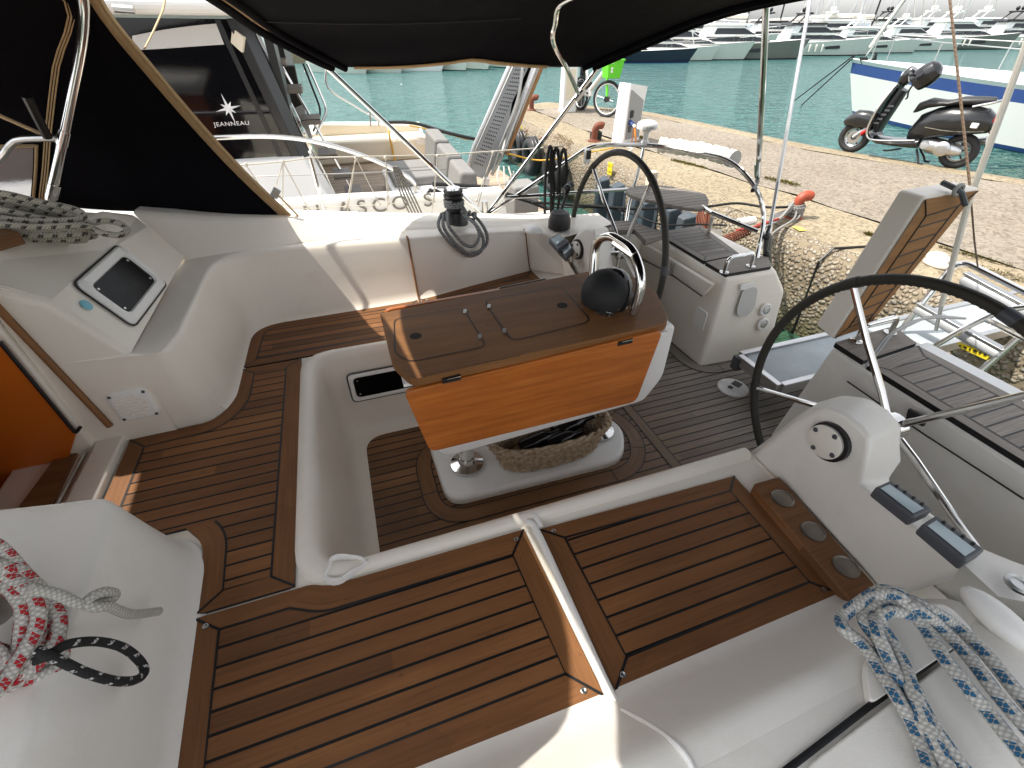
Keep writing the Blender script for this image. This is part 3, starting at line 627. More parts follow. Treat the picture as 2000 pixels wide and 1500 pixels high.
# block fairlead cup moulded in the near corner of the well
cpt = P(672, 1108, z=1.062)
rr = [(.055, 0), (.055, .035), (.05, .042), (.043, .04), (.04, -.0)]
b = MB(); ringpts = []
for r_, h in rr:
    ringpts.append([cpt + V((math.cos(a) * r_ * (1 + .22 * math.cos(3 * a + .8)), math.sin(a) * r_ * (.7 + .14 * math.cos(3 * a)), h - .028)) for a in [2 * math.pi * k / 30 for k in range(30)]])
b.loft(ringpts, 0, True); b.build('rope_cup', M['gelwhite'], yacht)
# portlight in the far wall of the well
c = P(757, 745, y=1.886); frame_on(c, (1, 0, 0), (0, .09, 1), (0, -1, .09), .155, .055, .025, M['portglass'], M['gelwhite'], yacht, rim=.02)

# cabin interior seen through the companionway, and the closed underside of the hull
b = MB(); b.add([(-4, .35, .15), (-1.28, .35, .15), (-1.28, 2.4, .15), (-4, 2.4, .15), (-4, .35, 1.72), (-1.28, .35, 1.72), (-1.28, 2.4, 1.72), (-4, 2.4, 1.72)], [(0, 1, 2, 3), (0, 1, 5, 4), (3, 2, 6, 7), (0, 3, 7, 4), (4, 5, 6, 7)]); b.build('cabin_interior', M['orangewood'], yacht, smooth=0)
b = MB(); b.box((-6, -.45, -.35), (2.4, 2.66, -.28)); b.add([(-6, -.45, -.3), (2.4, -.45, -.3), (2.4, -.45, 1.12), (-6, -.45, 1.3)], [(0, 1, 2, 3)]); b.add([(-1.28, -.45, -.3), (-1.28, .36, -.3), (-1.28, .36, 1.4), (-1.28, -.45, 1.4)], [(0, 1, 2, 3)]); b.build('hull', M['gel'], yacht, smooth=0)
b = MB(); b.add([(-6, 1.62, 1.80), (-2.1, 1.62, 1.86), (-2.1, -.45, 1.5), (-6, -.45, 1.5), (-1.0, 1.0, 1.45), (-1.5, -.45, 1.45)], [(0, 1, 2, 3)]); b.build('coachroof', M['gel'], yacht, smooth=0)
# ================================================================== steering pedestals, lockers (parts of the yacht)
F_ = [P(1440, 905, x=1.185), P(1478, 880, x=1.19), P(1510, 855, x=1.195), P(1555, 820, x=1.2), P(1608, 790, x=1.2), P(1650, 806, x=1.205), P(1681, 832, x=1.205), P(1702, 857, x=1.205), P(1699, 885, x=1.205), P(1678, 948, x=1.2)]
B_ = [P(1470, 880, x=1.42), P(1510, 850, x=1.42), P(1560, 810, x=1.42), P(1605, 782, x=1.42), P(1650, 771, x=1.42), P(1697, 776, x=1.42), P(1737, 800, x=1.42), P(1763, 832, x=1.42), P(1752, 902, x=1.42), P(1738, 938, x=1.40)]
low = [P(1775, 1018, z=1.285), P(1880, 1100, z=1.285), P(1860, 1132, z=1.22), P(1745, 1166, z=1.10), P(1716, 1147, z=1.055), P(1522, 931, z=1.055), P(1440, 925, x=1.185)]
b = MB(); face = F_ + low
b.add(face, [list(range(len(face)))]); b.loft([F_, B_], 0, closed=False)
for p in (B_,): b.add(p + [V((1.42, .62, .6)), V((1.42, .9, .6))], [list(range(len(p) + 2))])
nq = len(b.v)
sh = [P(1678, 948, x=1.2), P(1738, 938, x=1.40), P(1900, 1070, z=1.285), P(2060, 1120, z=1.285), P(2120, 1200, z=1.285), P(1950, 1165, z=1.288), P(1880, 1100, z=1.285), P(1775, 1018, z=1.285)]
b.add(sh, [list(range(len(sh)))])
b.add([P(1738, 938, x=1.40), P(1900, 1070, z=1.285), P(2060, 1120, z=1.285), V((1.55, .05, .6)), V((1.42, .25, .6)), V((1.42, .45, .6))], [(0, 1, 2, 3, 4), (0, 4, 5)])
b.add([P(1440, 905, x=1.185), P(1470, 880, x=1.42), V((1.42, .9, .6)), V((1.185, .86, .6)), P(1440, 925, x=1.185)], [(0, 1, 2, 3, 4)])
b.build('steering_pedestal', M['gelrough'], yacht, smooth=40, bevel=.016, bseg=4, weld=True)
def pod_disc(c, n, r, par_):
    n = V(n).normalized(); o = MB().lathe([(r + .004, -.01), (r + .004, .012), (r - .002, .012), (r - .003, .008)], c, n, 30).build('pedestal_cap', M['black'], par_)
    d = MB().lathe([(r - .004, .006), (r - .004, .016), (r - .008, .018), (0, .018)], c + V((0, .006, -.004)), n, 30).build('cap_plate', M['whitecover'], o)
    e = n.orthogonal().normalized(); f = n.cross(e)
    for k in range(4):
        a = k * math.pi / 2 + .35; MB().lathe([(.008, 0), (.006, .004), (0, .003)], c + V((0, .006, -.004)) + (e * math.cos(a) + f * math.sin(a)) * (r * .74) + n * .018, n, 10).build('screw', M['darkgrey'], o)
pod_disc(P(1622, 862, x=1.198), (-1, -.03, .04), .056, yacht)
# far pedestal and the console beside it
F2 = [P(1092, 512, x=1.17), P(1128, 455, x=1.2), P(1142, 446, x=1.2), P(1160, 447, x=1.2), P(1166, 470, x=1.2), P(1170, 545, x=1.2)]
B2 = [P(1120, 480, x=1.42), P(1150, 440, x=1.42), P(1165, 436, x=1.42), P(1187, 445, x=1.42), P(1196, 478, x=1.42), P(1198, 560, x=1.42)]
b = MB(); lw = [P(1172, 580, x=1.2), P(1085, 560, z=1.06), P(1034, 530, z=1.06), P(1034, 500, x=1.06)]
b.add(F2 + [P(1172, 640, x=1.2), V((1.2, 2.75, .60)), P(1085, 515, x=1.17)], [list(range(9))]); b.loft([F2 + [P(1172, 640, x=1.2)], B2 + [P(1200, 660, x=1.42)]], 0, closed=False)
b.build('steering_pedestal', M['gelrough'], yacht, smooth=40, bevel=.014, bseg=4, weld=True)
pod_disc(P(1129, 487, x=1.193), (-1, -.1, .12), .052, yacht)
b = MB(); q = [V((1.04, 2.53, 1.046)), V((1.18, 2.45, 1.046)), V((1.19, 2.42, 1.17)), V((1.19, 2.58, 1.225)), V((1.07, 2.63, 1.25)), V((1.04, 2.62, 1.25))]
b.add([V((1.0, 2.525, 1.046)), V((1.19, 2.36, 1.046)), V((1.19, 2.36, 1.16)), V((1.19, 2.50, 1.235)), V((1.0, 2.62, 1.262)), V((1.6, 2.62, 1.235)), V((1.6, 2.85, 1.235)), V((1.0, 2.82, 1.265))], [(0, 1, 2, 3, 4), (4, 3, 5, 6, 7)])
b.build('console', M['gel'], yacht, smooth=0, bevel=.012, weld=True)
# after wells under the helms and hull sides aft
b = MB(); b.add([(1.16, 2.0, .6), (1.16, 2.68, .6), (1.16, 2.72, 1.24), (1.16, 2.0, 1.05)], [(0, 1, 2, 3)])
b.add([(1.18, 2.74, .6), (1.9, 2.64, .6), (2.5, 2.62, .6), (2.5, 2.62, 1.10), (1.9, 2.64, 1.13), (1.18, 2.74, 1.23), (1.18, 2.70, -.3), (1.9, 2.60, -.3), (2.5, 2.55, -.3)], [(0, 1, 4, 5), (1, 2, 3, 4), (0, 6, 7, 1), (1, 7, 8, 2)])
b.add([(1.45, .02, .6), (2.4, .02, .6), (2.4, .02, 1.1), (1.45, .02, 1.22), (2.4, -.45, 1.1), (1.45, -.45, 1.22)], [(0, 1, 2, 3), (3, 2, 4, 5)])
b.add([(2.43, 2.62, -.3), (2.43, 2.62, .60), (2.43, -.45, .60), (2.43, -.45, -.3)], [(0, 1, 2, 3)])
b.build('stern_moulding', M['gel'], yacht, smooth=0)
b = MB(); b.prism(zs([(1105, 446), (1128, 433), (1232, 431), (1302, 456), (1262, 470), (1240, 448), (1160, 452)], 1.225), (0, 0, -.03)); b.build('side_deck_teak', M['greyteak'], yacht, smooth=0)
# starboard helm locker
lt = zs([(1238, 452), (1318, 442), (1512, 522), (1408, 548)], 1.15)
LK = [V((1.90, 2.62, 1.13)), V((1.92, 1.885, 1.13)), V((2.27, 1.88, 1.13)), V((2.36, 2.10, 1.13)), V((2.34, 2.62, 1.13))]
LB = [V((1.83, 2.62, .60)), V((1.84, 1.80, .60)), V((2.34, 1.78, .60)), V((2.48, 1.95, .60)), V((2.48, 2.62, .60))]
Lm = [a.lerp(c, .25) for a, c in zip(LK, LB)]; Lm[2] = V((2.36, 1.845, .99)); Lm[3] = V((2.50, 2.05, .99))
b = MB(); b.loft([LB, Lm, LK], 0, True); b.add(LK, [(0, 1, 2, 3, 4)])
loc = b.build('stern_locker', M['gel'], yacht, smooth=0, bevel=.022, bseg=4, weld=True)
o = teak_panel('locker_teak', [(1.925, 2.60, 0, .05), (1.925, 2.09, 0, .05), (2.20, 2.11, 0, .045), (2.30, 2.62, 0, .05)], 1.148, ('greyteak', 'greyb'), yacht, .022)
teak_panel('locker_teak', [(1.925, 2.075, 0, .0), (1.93, 1.90, .01, .0), (2.25, 1.90, .02, .0), (2.33, 2.02, 0, 0), (2.205, 2.10, 0, 0)], 1.148, ('greyb', 'greyb'), yacht, .022)
b = MB(); lid = [P(1236, 462, x=1.853), P(1390, 556, x=1.853), P(1372, 577, x=1.853), P(1308, 532, x=1.853), P(1237, 496, x=1.853)]
b.prism(lid, (.03, 0, 0)); b.build('locker_lid', M['gel'], loc, smooth=0, bevel=.006)
MB().tube([p + V((-.003, 0, -.004)) for p in lid[2:]], .004, 5).build('lid_gap', M['caulk'], loc)
hs = P(1312, 523, x=1.845); b = MB(); b.box(hs + V((-.008, -.012, -.02)), hs + V((.0, .012, .035))); b.box(hs + V((-.014, -.016, -.05)), hs + V((.0, .016, -.018))); o = b.build('padlock', M['steel'], loc, bevel=.003)
c = P(1368, 622, x=1.838); b = MB(); b.prism(fillet([c + V((0, sy * .05, sz * .062)) for sy, sz in ((-1, -1), (1, -1), (1, 1), (-1, 1))], .018, 5, True), (-.008, 0, 0)); b.build('inspection_hatch', M['gelwhite'], loc, bevel=.004)
for px, py in ((1495, 605), (1490, 633)):
    c = P(px, py, y=1.822 if py < 620 else 1.806); n = V((.0, -1, .16)).normalized()
    o = MB().lathe([(.040, -.002), (.040, .006), (.036, .009), (.028, .009), (.027, .003), (0, .003)], c, n, 24).build('socket', M['gelwhite'], loc)
    MB().lathe([(.021, .002), (.021, .011), (.012, .013), (0, .011)], c, n, 16).build('socket_cap', M['steel'], o)
b = MB(); c0, c1 = P(1452, 563, y=1.868), P(1437, 615, y=1.83)
b.prism(fillet([P(1445, 555, y=1.865), P(1471, 551, y=1.865), P(1472, 558, y=1.862), P(1456, 563, y=1.862), P(1444, 566, y=1.862)], .006, 4, True), (0, -.012, 0)); b.build('lip', M['gelwhite'], loc, bevel=.003)
b = MB(); g0 = [P(1452, 562, y=1.858), P(1480, 560, y=1.858), P(1474, 600, y=1.838), P(1458, 618, y=1.828), P(1440, 618, y=1.828), P(1438, 605, y=1.834)]
b.prism(fillet(g0, .03, 5, True), (0, -.004, 0)); b.build('recess', M['gelgrey'], loc, smooth=0, bevel=.003)
def staple(p0, p1, h, name, parent, r=.011, lean=V((0, 0, 0)), flange=.026):
    up = V((0, 0, h)) + lean; pts = fillet([p0, p0 + up, p1 + up, p1], h * .55, 6)
    o = MB().tube(pts, r, 10).build(name, M['chrome'], parent)
    for p in (p0, p1): MB().lathe([(flange, 0), (flange, .004), (r, .010), (0, .01)], p, seg=16).build('foot', M['chrome'], o)
    return o
staple(P(1414, 532, z=1.15), P(1466, 520, z=1.15), .085, 'grab_handle', yacht)
# port helm locker
PK = [V((1.87, -.3, 1.13)), V((1.885, .97, 1.13)), V((1.895, 1.155, 1.13)), V((2.30, 1.17, 1.13)), V((2.30, -.3, 1.13))]
PB = [V((1.83, -.3, .60)), V((1.83, .93, .60)), V((1.80, 1.18, .60)), V((2.45, 1.16, .60)), V((2.45, -.3, .60))]
b = MB(); pmid = [a.lerp(c, .3) for a, c in zip(PK, PB)]; b.loft([PB, pmid, PK], 0, True); b.add(PK, [(0, 1, 2, 3, 4)]); ploc = b.build('stern_locker', M['gelrough'], yacht, smooth=0, bevel=.02, bseg=4, weld=True)
teak_panel('locker_teak', [(1.875, -.3, 0, .05), (1.89, .985, 0, .06), (2.225, 1.02, 0, .055), (2.225, -.3, 0, .05)], 1.148, ('greyteak', 'greyb'), yacht, .022)
teak_panel('locker_teak', [(1.895, 1.01, 0, 0), (1.90, 1.158, .01, 0), (2.28, 1.175, .01, 0), (2.235, 1.035, 0, 0)], 1.150, ('greyb', 'greyb'), yacht, .022)
b = MB(); b.tube([P(1655, 745, x=1.842), P(1800, 845, x=1.842), P(2000, 975, x=1.842)], .0035, 6); b.build('locker_seam', M['black'], ploc)
c = P(1790, 815, x=1.835); MB().obox(c, (.008, 0, 0), (0, .03, -.005), (0, .006, .02)).build('hasp', M['black'], ploc, bevel=.003)
staple(P(1672, 667, z=1.152), P(1738, 650, z=1.152), .085, 'grab_handle', yacht)
b = MB(); b.box(V((2.225, .2, 1.12)), V((2.30, 1.03, 1.145))); b.build('alloy_sill', M['steel'], yacht, bevel=.004)

# ================================================================== raised helm seat flap
fl_ = thing('helm_seat_flap', 'white seat flap with a teak face hinged upright on the port stern locker', 'seat flap', (2.05, 1.2, 1.15))
fb = [P(1625, 664, y=1.17), P(1692, 640, y=1.17), P(1915, 366, y=1.17), P(1807, 384, y=1.17)]
bk = [P(1595, 627, y=1.27), P(1660, 600, y=1.27), P(1880, 340, y=1.27), P(1769, 378, y=1.27)]
bk = [fb[0] + V((.0, .10, .02)), fb[1] + V((0, .10, .02)), fb[2] + V((.0, .10, .0)), fb[3] + V((.0, .10, .0))]
b = MB(); b.loft([fb, bk], 0, True, True); b.build('flap_body', M['gel'], fl_, smooth=0, bevel=.012, weld=True)
ex = (fb[1] - fb[0]); ez = (fb[3] - fb[0]); n_ = V((0, -1, 0))
def fp(u, v, o=.004): return fb[0] * (1 - u) * (1 - v) + fb[1] * u * (1 - v) + fb[2] * u * v + fb[3] * (1 - u) * v + n_ * o
b = MB()
b.add([fp(.02, .015), fp(.98, .015), fp(.98, .985), fp(.02, .985)], [(0, 1, 2, 3)], 0, [[(0, 0), (.26, 0), (.26, .6), (0, .6)]])
for i in range(8):
    v = .12 + i * .097
    b.tube([fp(.25, v, .0055), fp(.80, v + .02, .0055)], .0028, 4, m=1)
for q in ([fp(.25, .08, .0055), fp(.25, .87, .0055)], [fp(.8, .10, .0055), fp(.8, .90, .0055)], [fp(.02, .015, .0055), fp(.25, .08, .0055), fp(.8, .10, .0055), fp(.98, .02, .0055)], [fp(.02, .98, .0055), fp(.25, .87, .0055), fp(.8, .90, .0055), fp(.97, .98, .0055)]): b.tube(q, .0028, 4, m=1)
b.build('teak_face', [M['warmb'], M['caulk']], fl_, smooth=0)
c = P(1870, 370, y=1.15); MB().tube([c + V((0, .06, .01)), c, c + V((.015, -.01, -.01)), c + V((.06, -.02, -.055))], .010, 8).build('pull_toggle', M['darkgrey'], fl_)
MB().tube([c + V((.02 * math.cos(a), -.004, .018 * math.sin(a))) for a in [k * .628 for k in range(10)]], .007, 6, True).build('ring', M['grey'], fl_)

# ================================================================== wheels
def wheel(name, label, c, r, a0, tilt):
    t = thing(name, label, 'steering wheel', c, 'leather rimmed steering wheels')
    ax = V((-math.cos(tilt), 0, math.sin(tilt))); e1 = V((0, 1, 0)); e2 = ax.cross(e1); e2 = e2 if e2.z > 0 else -e2
    def at_(a, rr, d=0): return V(c) + (e1 * math.sin(a) + e2 * math.cos(a)) * rr + ax * d
    K = 96; MB().tube([at_(2 * math.pi * k / K, r) for k in range(K)], .0165, 12, True).build('rim', M['leather'], t)
    st = MB()
    for k in range(150): a = 2 * math.pi * k / 150; st.obox(at_(a, r - .0165), (at_(a + .01, r) - at_(a, r)) * .7, (at_(a, r + 1) - at_(a, r)) * .0016, ax * .0022)
    st.build('rim_stitching', M['black'], t)
    for k in range(5):
        a = a0 + k * 2 * math.pi / 5
        MB().tube([at_(a, .03, -.07), at_(a, r * .25, -.06), at_(a, r * .6, -.025), at_(a, r - .012, 0)], [.013, .012, .011, .010], 10).build('spoke', M['chrome'], t)
        MB().tube([at_(a - .045, r), at_(a, r), at_(a + .045, r)], .0185, 12).build('spoke_binding', M['leather'], t)
    MB().lathe([(.05, -.09), (.05, -.05), (.03, -.04), (.022, -.02), (0, -.018)], c, ax, 20).build('hub', M['chrome'], t)
    a = a0 - .0; MB().tube([at_(a - .9, r), at_(a - .86, r), at_(a - .82, r)], .019, 12).build('king_spoke_mark', M['darkgrey'], t)
    MB().tube([V(c) - ax * .05, V(c) + V((-.14, 0, .0))], .022, 12).build('axle', M['steel'], t)
    return t
wheel('steering_wheel', 'large leather rimmed steering wheel nearest the viewer, cut by the edge of the picture', (1.50, .66, 1.185), .497, R(37), 0.04)
wheel('steering_wheel', 'leather rimmed steering wheel beyond the table, in front of the teak topped locker', (1.40, 2.29, 1.20), .523, R(-30), 0.05)

# ================================================================== instruments
def plotter(q, name, label, par_=None, dz=.05):
    """q: four top corners, clockwise from the upper left"""
    t = thing(name, label, 'display', tuple(sum(q, V()) / 4), 'cockpit chart displays')
    n = (q[1] - q[0]).cross(q[3] - q[0]).normalized(); n = n if n.z > 0 else -n
    b = MB(); b.loft([[p - n * dz for p in q], q], 0, True, True); b.build('case', M['darkgrey'], t, smooth=0, bevel=.006, weld=True)
    def uv_(u, v, o=.0015): return q[0] * (1 - u) * (1 - v) + q[1] * u * (1 - v) + q[2] * u * v + q[3] * (1 - u) * v + n * o
    b = MB(); b.poly([uv_(.12, .09), uv_(.68, .09), uv_(.68, .91), uv_(.12, .91)]); b.build('screen', M['skyscreen'], t, smooth=0)
    for k in range(4): MB().obox(uv_(.84, .2 + k * .2, .003), (q[1] - q[0]) * .06, (q[3] - q[0]) * .035, n * .002).build('button', M['black'], t, bevel=.001)
    return t
def quad4(pts, z): return zs(pts, z)
plotter(quad4([(1709, 951), (1740, 937), (1824, 994), (1786, 1011)], 1.325), 'chart_plotter', 'grey framed chart display on the near coaming, closer to the wheel pedestal', dz=.036)
plotter(quad4([(1800, 1024), (1830, 1005), (1926, 1073), (1888, 1097)], 1.325), 'chart_plotter', 'grey framed chart display on the near coaming, closer to the picture edge', dz=.036)
plotter(quad4([(1072, 466), (1090, 486), (1112, 470), (1090, 456)], 1.262), 'instrument_display', 'small black instrument with a pale screen beside the far wheel pedestal', dz=.03)
plotter(quad4([(1090, 487), (1106, 503), (1120, 488), (1111, 471)], 1.235), 'instrument_display', 'small black instrument mounted lowest beside the far wheel pedestal', dz=.03)
b = MB(); c = P(1092, 444, z=1.25); b.lathe([(.07, 0), (.07, .05), (.055, .095), (.02, .105), (0, .105)], c, seg=20); tag(b.build('instrument_cover', M['black']), 'rounded black cover on the far coaming in front of the far wheel', 'cover')
b = MB(); b.lathe([(.055, 0), (.053, .012), (.035, .028), (0, .033)], P(1042, 452, z=1.258), seg=20); tag(b.build('deck_dome', M['gelwhite']), 'low white dome on the far coaming beside the black instrument cover', 'dome')
b = MB(); c = P(1092, 428, z=1.29); b.tube([c + V((.02, .05, .0)), P(1112, 365, y=2.82)], .013, 8); b.tube([P(1108, 368, y=2.80), P(1114, 360, y=2.86)], .022, 10); b.tube([P(1100, 372, y=2.80), P(1117, 360, y=2.83)], .02, 10); tag(b.build('engine_lever', M['black']), 'black throttle lever standing behind the black cover on the far coaming', 'lever')

# ================================================================== cockpit table
tb = thing('cockpit_table', 'drop-leaf cockpit table with worn teak top and varnished orange leaf hanging down', 'table', (.55, 1.44, .655))
TZ_ = 1.38
TP = [(.028, 1.64), (.03, 1.62), (.03, 1.30), (.075, 1.18), (1.02, 1.215), (1.055, 1.25), (1.135, 1.46), (1.125, 1.60), (1.05, 1.72), (.98, 1.728)]
tp = fillet(plan(TP, TZ_), .03, 4, True); b = MB(); b.prism([p - V((0, 0, .032)) for p in tp], (0, 0, .032)); top_ = b.build('tabletop', M['tabletop'], tb, smooth=40, bevel=.006)
for k, (ln, hole, hg) in enumerate(((fillet(zs([(905, 602), (770, 624), (771, 690), (800, 708), (950, 677)], TZ_), .03, 5, True), (812, 657), ((908, 608), (937, 657))), (fillet(zs([(945, 587), (1095, 559), (1156, 628), (1000, 667)], TZ_), .04, 5, True), (1098, 597), ((955, 598), (985, 646))))):
    o = MB(); ins_ = inset(ln, [.004] * len(ln)); o.poly([p + V((0, 0, .0012)) for p in ins_]); ribbon(o, ln + [ln[0], ln[1]], .0045, 1, .0016); o = o.build('table_hatch', [M['tabletop'], M['caulk']], tb, smooth=0)
    MB().lathe([(.021, .0), (.021, .0022), (.0, .0022)], P(*hole, z=TZ_), seg=20).build('finger_hole', M['net'], o)
    for h in hg: c = P(*h, z=TZ_ + .003); MB().obox(c, (.006, -.002, 0), (.005, .014, 0), (0, 0, .0015)).build('hinge', M['steel'], o)
b = MB(); q = [P(975, 563, z=TZ_ - .005), P(1065, 545, z=TZ_ - .005)]; b.tube(q, .006, 6, flat=.6); b.build('far_leaf_hinge', M['steel'], tb)
b = MB(); lf = fillet([V((.045, 1.178, 1.338)), V((.098, 1.172, 1.055)), V((.935, 1.178, 1.055)), V((1.0, 1.195, 1.368)), ], .03, 4, True); b.prism(lf, (0, .022, 0)); b.build('drop_leaf', M['varnish'], tb, smooth=0, bevel=.005)
b = MB(); lf = fillet([V((.045, 1.735, 1.338)), V((.098, 1.735, 1.055)), V((.935, 1.735, 1.055)), V((1.0, 1.735, 1.36))], .03, 4, True); b.prism(lf, (0, .022, 0)); b.build('drop_leaf', M['varnish'], tb, smooth=0, bevel=.005)
for x in (.2, .84): MB().obox((x, 1.178 + .02 * x, 1.352), (.03, 0, .001), (0, .006, 0), (0, 0, .009)).build('leaf_hinge', M['black'], tb); MB().tube([(x - .014, 1.173 + .02 * x, 1.358), (x + .03, 1.173 + .02 * x, 1.359)], .0035, 6).build('hinge_pin', M['chrome'], tb)
b = MB(); q = [(.09, 1.345), (.13, .965), (.165, .928), (.5, .945), (1.03, .975), (1.10, 1.09), (1.10, 1.345)]; b.prism(fillet([V((x, 1.25, z)) for x, z in q], .03, 4, True), (0, .40, 0)); b.build('table_box', M['gelwhite'], tb, smooth=30, bevel=.012)
b = MB(); b.box((.05, 1.205, 1.338), (1.03, 1.66, 1.350)); b.build('underframe', M['gelwhite'], tb)
for x in (.277, .955):
    o = MB().lathe([(.034, .65), (.034, .95)], (x, 1.443, 0), seg=20).build('leg', M['chrome'], tb); MB().lathe([(.075, .652), (.075, .662), (.04, .672), (.036, .70)], (x, 1.443, 0), seg=28).build('foot_flange', M['chrome'], o)
h0, h1 = P(1157, 546, z=TZ_), P(1238, 612, z=TZ_); hp = fillet([h0, P(1163, 470, x=.955), P(1192, 459, x=.965), P(1236, 487, x=.965), P(1256, 545, x=.962), h1], [0, .06, .05, .05, .06, 0], 6)
hoop = MB().tube(hp, .0185, 12).build('grab_hoop', M['chrome'], tb)
MB().tube([P(1203, 474, x=.962), P(1241, 500, x=.962)], .020, 8, flat=.75).build('hoop_latch', M['chrome'], hoop)
# compass under its cover, keys
cm = thing('binnacle_compass', 'black domed compass with its cover tipped, inside the steel hoop on the table', 'compass', tuple(P(1190, 596, z=TZ_)))
c = P(1193, 584, z=TZ_ + .0); b = MB(); b.lathe([(.082, 0), (.088, .01), (.085, .03)], c, seg=24); b.build('compass_base', M['black'], cm)
MB().sphere(c + V((.0, .0, .055)), .080, 22, sc=(1, 1, .95)).build('compass_dome', M['glassdark'], cm)
b = MB(); ax = V((-.8, -.22, .5)).normalized(); b.lathe([(.098, -.02), (.100, .0), (.096, .015), (.087, .045), (.062, .075), (.0, .092)], c + V((-.035, -.012, .035)), ax, 24); b.build('compass_cover', M['rubber'], cm)
MB().lathe([(.104, -.022), (.104, -.008)], c + V((-.035, -.012, .035)), ax, 24).build('cover_rim', M['black'], cm)
ky = thing('key_ring', 'bunch of keys with a brown leather tag on the table by the hoop', 'keys', tuple(P(1195, 608, z=TZ_)))
c = P(1190, 608, z=TZ_ + .006); MB().tube([c + V((.014 * math.cos(a), .014 * math.sin(a), .003 * math.sin(2 * a))) for a in [k * .524 for k in range(12)]], .0016, 6, True).build('ring', M['chrome'], ky)
for k, (dx, dy) in enumerate(((-.03, .005), (-.025, -.012), (-.01, -.02), (.005, -.018))): MB().obox(c + V((dx, dy, -.002)), (dx * .6, dy * .6, 0), (-dy * .2, dx * .2, 0), (0, 0, .0015)).build('key', M['steel'], ky)
MB().prism(fillet([c + V(p) for p in ((.01, .0, 0), (.035, -.012, .006), (.062, .0, .004), (.06, .022, .006), (.03, .03, .008))], .008, 3, True), (0, 0, .004)).build('tag', M['sill'], ky, smooth=0)
MB().prism(fillet([c + V(p) for p in ((.055, -.01, 0), (.075, -.01, .006), (.08, .012, .004), (.06, .014, .004))], .004, 3, True), (0, 0, .004)).build('tag', M['whitecover'], ky, smooth=0)
# wicker basket with dark bottles
bk_ = thing('wicker_basket', 'oval wicker basket of dark bottles on the white plinth under the table', 'basket', (.68, 1.37, .655))
bc = V((.665, 1.395, .655))
def oval(a, s, h): return bc + V((.285 * s * math.copysign(abs(math.cos(a)) ** .75, math.cos(a)), .115 * s * math.copysign(abs(math.sin(a)) ** .85, math.sin(a)), h))
K = 46
for lay in range(6):
    h = .008 + lay * .021; b = MB(); K = 30
    b.tube([oval(2 * math.pi * k / 200, .82 + .16 * h / .13 + .022 * math.sin(22 * 2 * math.pi * k / 200 + lay * math.pi), h) for k in range(200)], .0095, 8, True)
    b.build('weave_row', M['wicker'], bk_)
b = MB()
for ph in range(3): b.tube([oval(2 * math.pi * k / 140, .99 + .05 * math.cos(k * .45 + ph * 2.1), .137 + .011 * math.sin(k * .45 + ph * 2.1)) for k in range(140)], .009, 8, True)
b.build('braided_rim', M['wicker'], bk_)
b = MB()
for k in range(44): a = 2 * math.pi * k / 44 + .07; b.tube([oval(a, .81, 0), oval(a, .98, .13)], .004, 5)
b.build('stakes', M['wicker'], bk_)
MB().poly([oval(2 * math.pi * k / 40, .8, .004) for k in range(40)]).build('basket_bottom', M['wicker'], bk_, smooth=0)
for x, y, l in ((.52, 1.38, .20), (.70, 1.42, .22), (.64, 1.35, .18)):
    p0 = V((x, y, .735)); d = V((1, .12, .12)).normalized()
    o = MB().lathe([(.034, 0), (.037, .01), (.037, l * .6), (.014, l * .78), (.014, l), (0, l)], p0, d, 18).build('bottle', M['glassdark']); tag(o, {.20: 'dark bottle lying at the forward end of the wicker basket', .22: 'dark bottle lying at the after end of the wicker basket', .18: 'dark bottle lying nearest the viewer in the wicker basket'}[l], 'bottle', 'bottles in the basket')
# ================================================================== sprayhood
hood = thing('spray_hood', 'dark navy sprayhood with tan edging stretched over the companionway', 'sprayhood', (-1.0, 1.37, 1.6))
def mir(half, cy=1.30):
    return [V(p) for p in half] + [V((p[0], 2 * cy - p[1], p[2])) for p in half[::-1]]
HA = [P(571, 427, y=2.675), P(476, 336, y=2.64), P(386, 238, y=2.58), P(284, 118, y=2.48), P(205, 20, y=2.36)] + [V(p) for p in [(-.60, 2.12, 2.44), (-.555, 1.85, 2.51), (-.515, 1.47, 2.53), (-.475, 1.05, 2.53), (-.462, .78, 2.49), (-.58, .52, 2.42), (-.9, .3, 2.26), (-1.02, .18, 1.9), (-1.08, .1, 1.56)]]
HC = [P(74, 398, y=2.56), P(82, 330, y=2.54), P(87, 262, y=2.50), P(102, 130, y=2.42), P(124, 0, y=2.30)] + [V(p) for p in [(-.86, 2.08, 2.43), (-.92, 1.82, 2.49), (-.95, 1.45, 2.50), (-.96, 1.05, 2.50), (-1.0, .78, 2.46), (-1.05, .52, 2.38), (-1.2, .3, 2.22), (-1.25, .2, 1.95), (-1.25, .1, 1.6)]]
HB = [p.lerp(q, .5) for p, q in zip(HA, HC)]
HD = [V(p) for p in [(-2.0, 2.55, 1.72), (-2.0, 2.53, 1.85), (-2.0, 2.48, 1.98), (-1.95, 2.38, 2.14), (-1.8, 2.22, 2.27), (-1.62, 2.02, 2.34), (-1.55, 1.82, 2.37), (-1.53, 1.45, 2.38), (-1.53, 1.05, 2.38), (-1.56, .8, 2.35), (-1.62, .56, 2.27), (-1.7, .4, 2.1), (-1.8, .3, 1.9), (-1.8, .2, 1.6)]]
arch = [HA, HB, HC, HD]
def sag(p, q, t, s): m = p.lerp(q, t); return m
grid = []
for a0, a1 in ((HA, HB), (HB, HC), (HC, HD)):
    for t in ((0, .25, .5, .75) if a0 is not HC else (0, .035, .40, .70)): grid.append([p.lerp(q, t) + (V((0, 1.30 - p.y, -.4)).normalized() * .02 * math.sin(math.pi * t)) for p, q in zip(a0, a1)])
grid.append(HD)
def dens(r_, n=4): return smooth_path(r_, n)
grid = [dens(g) for g in grid]; N = len(grid[0]); b = MB()
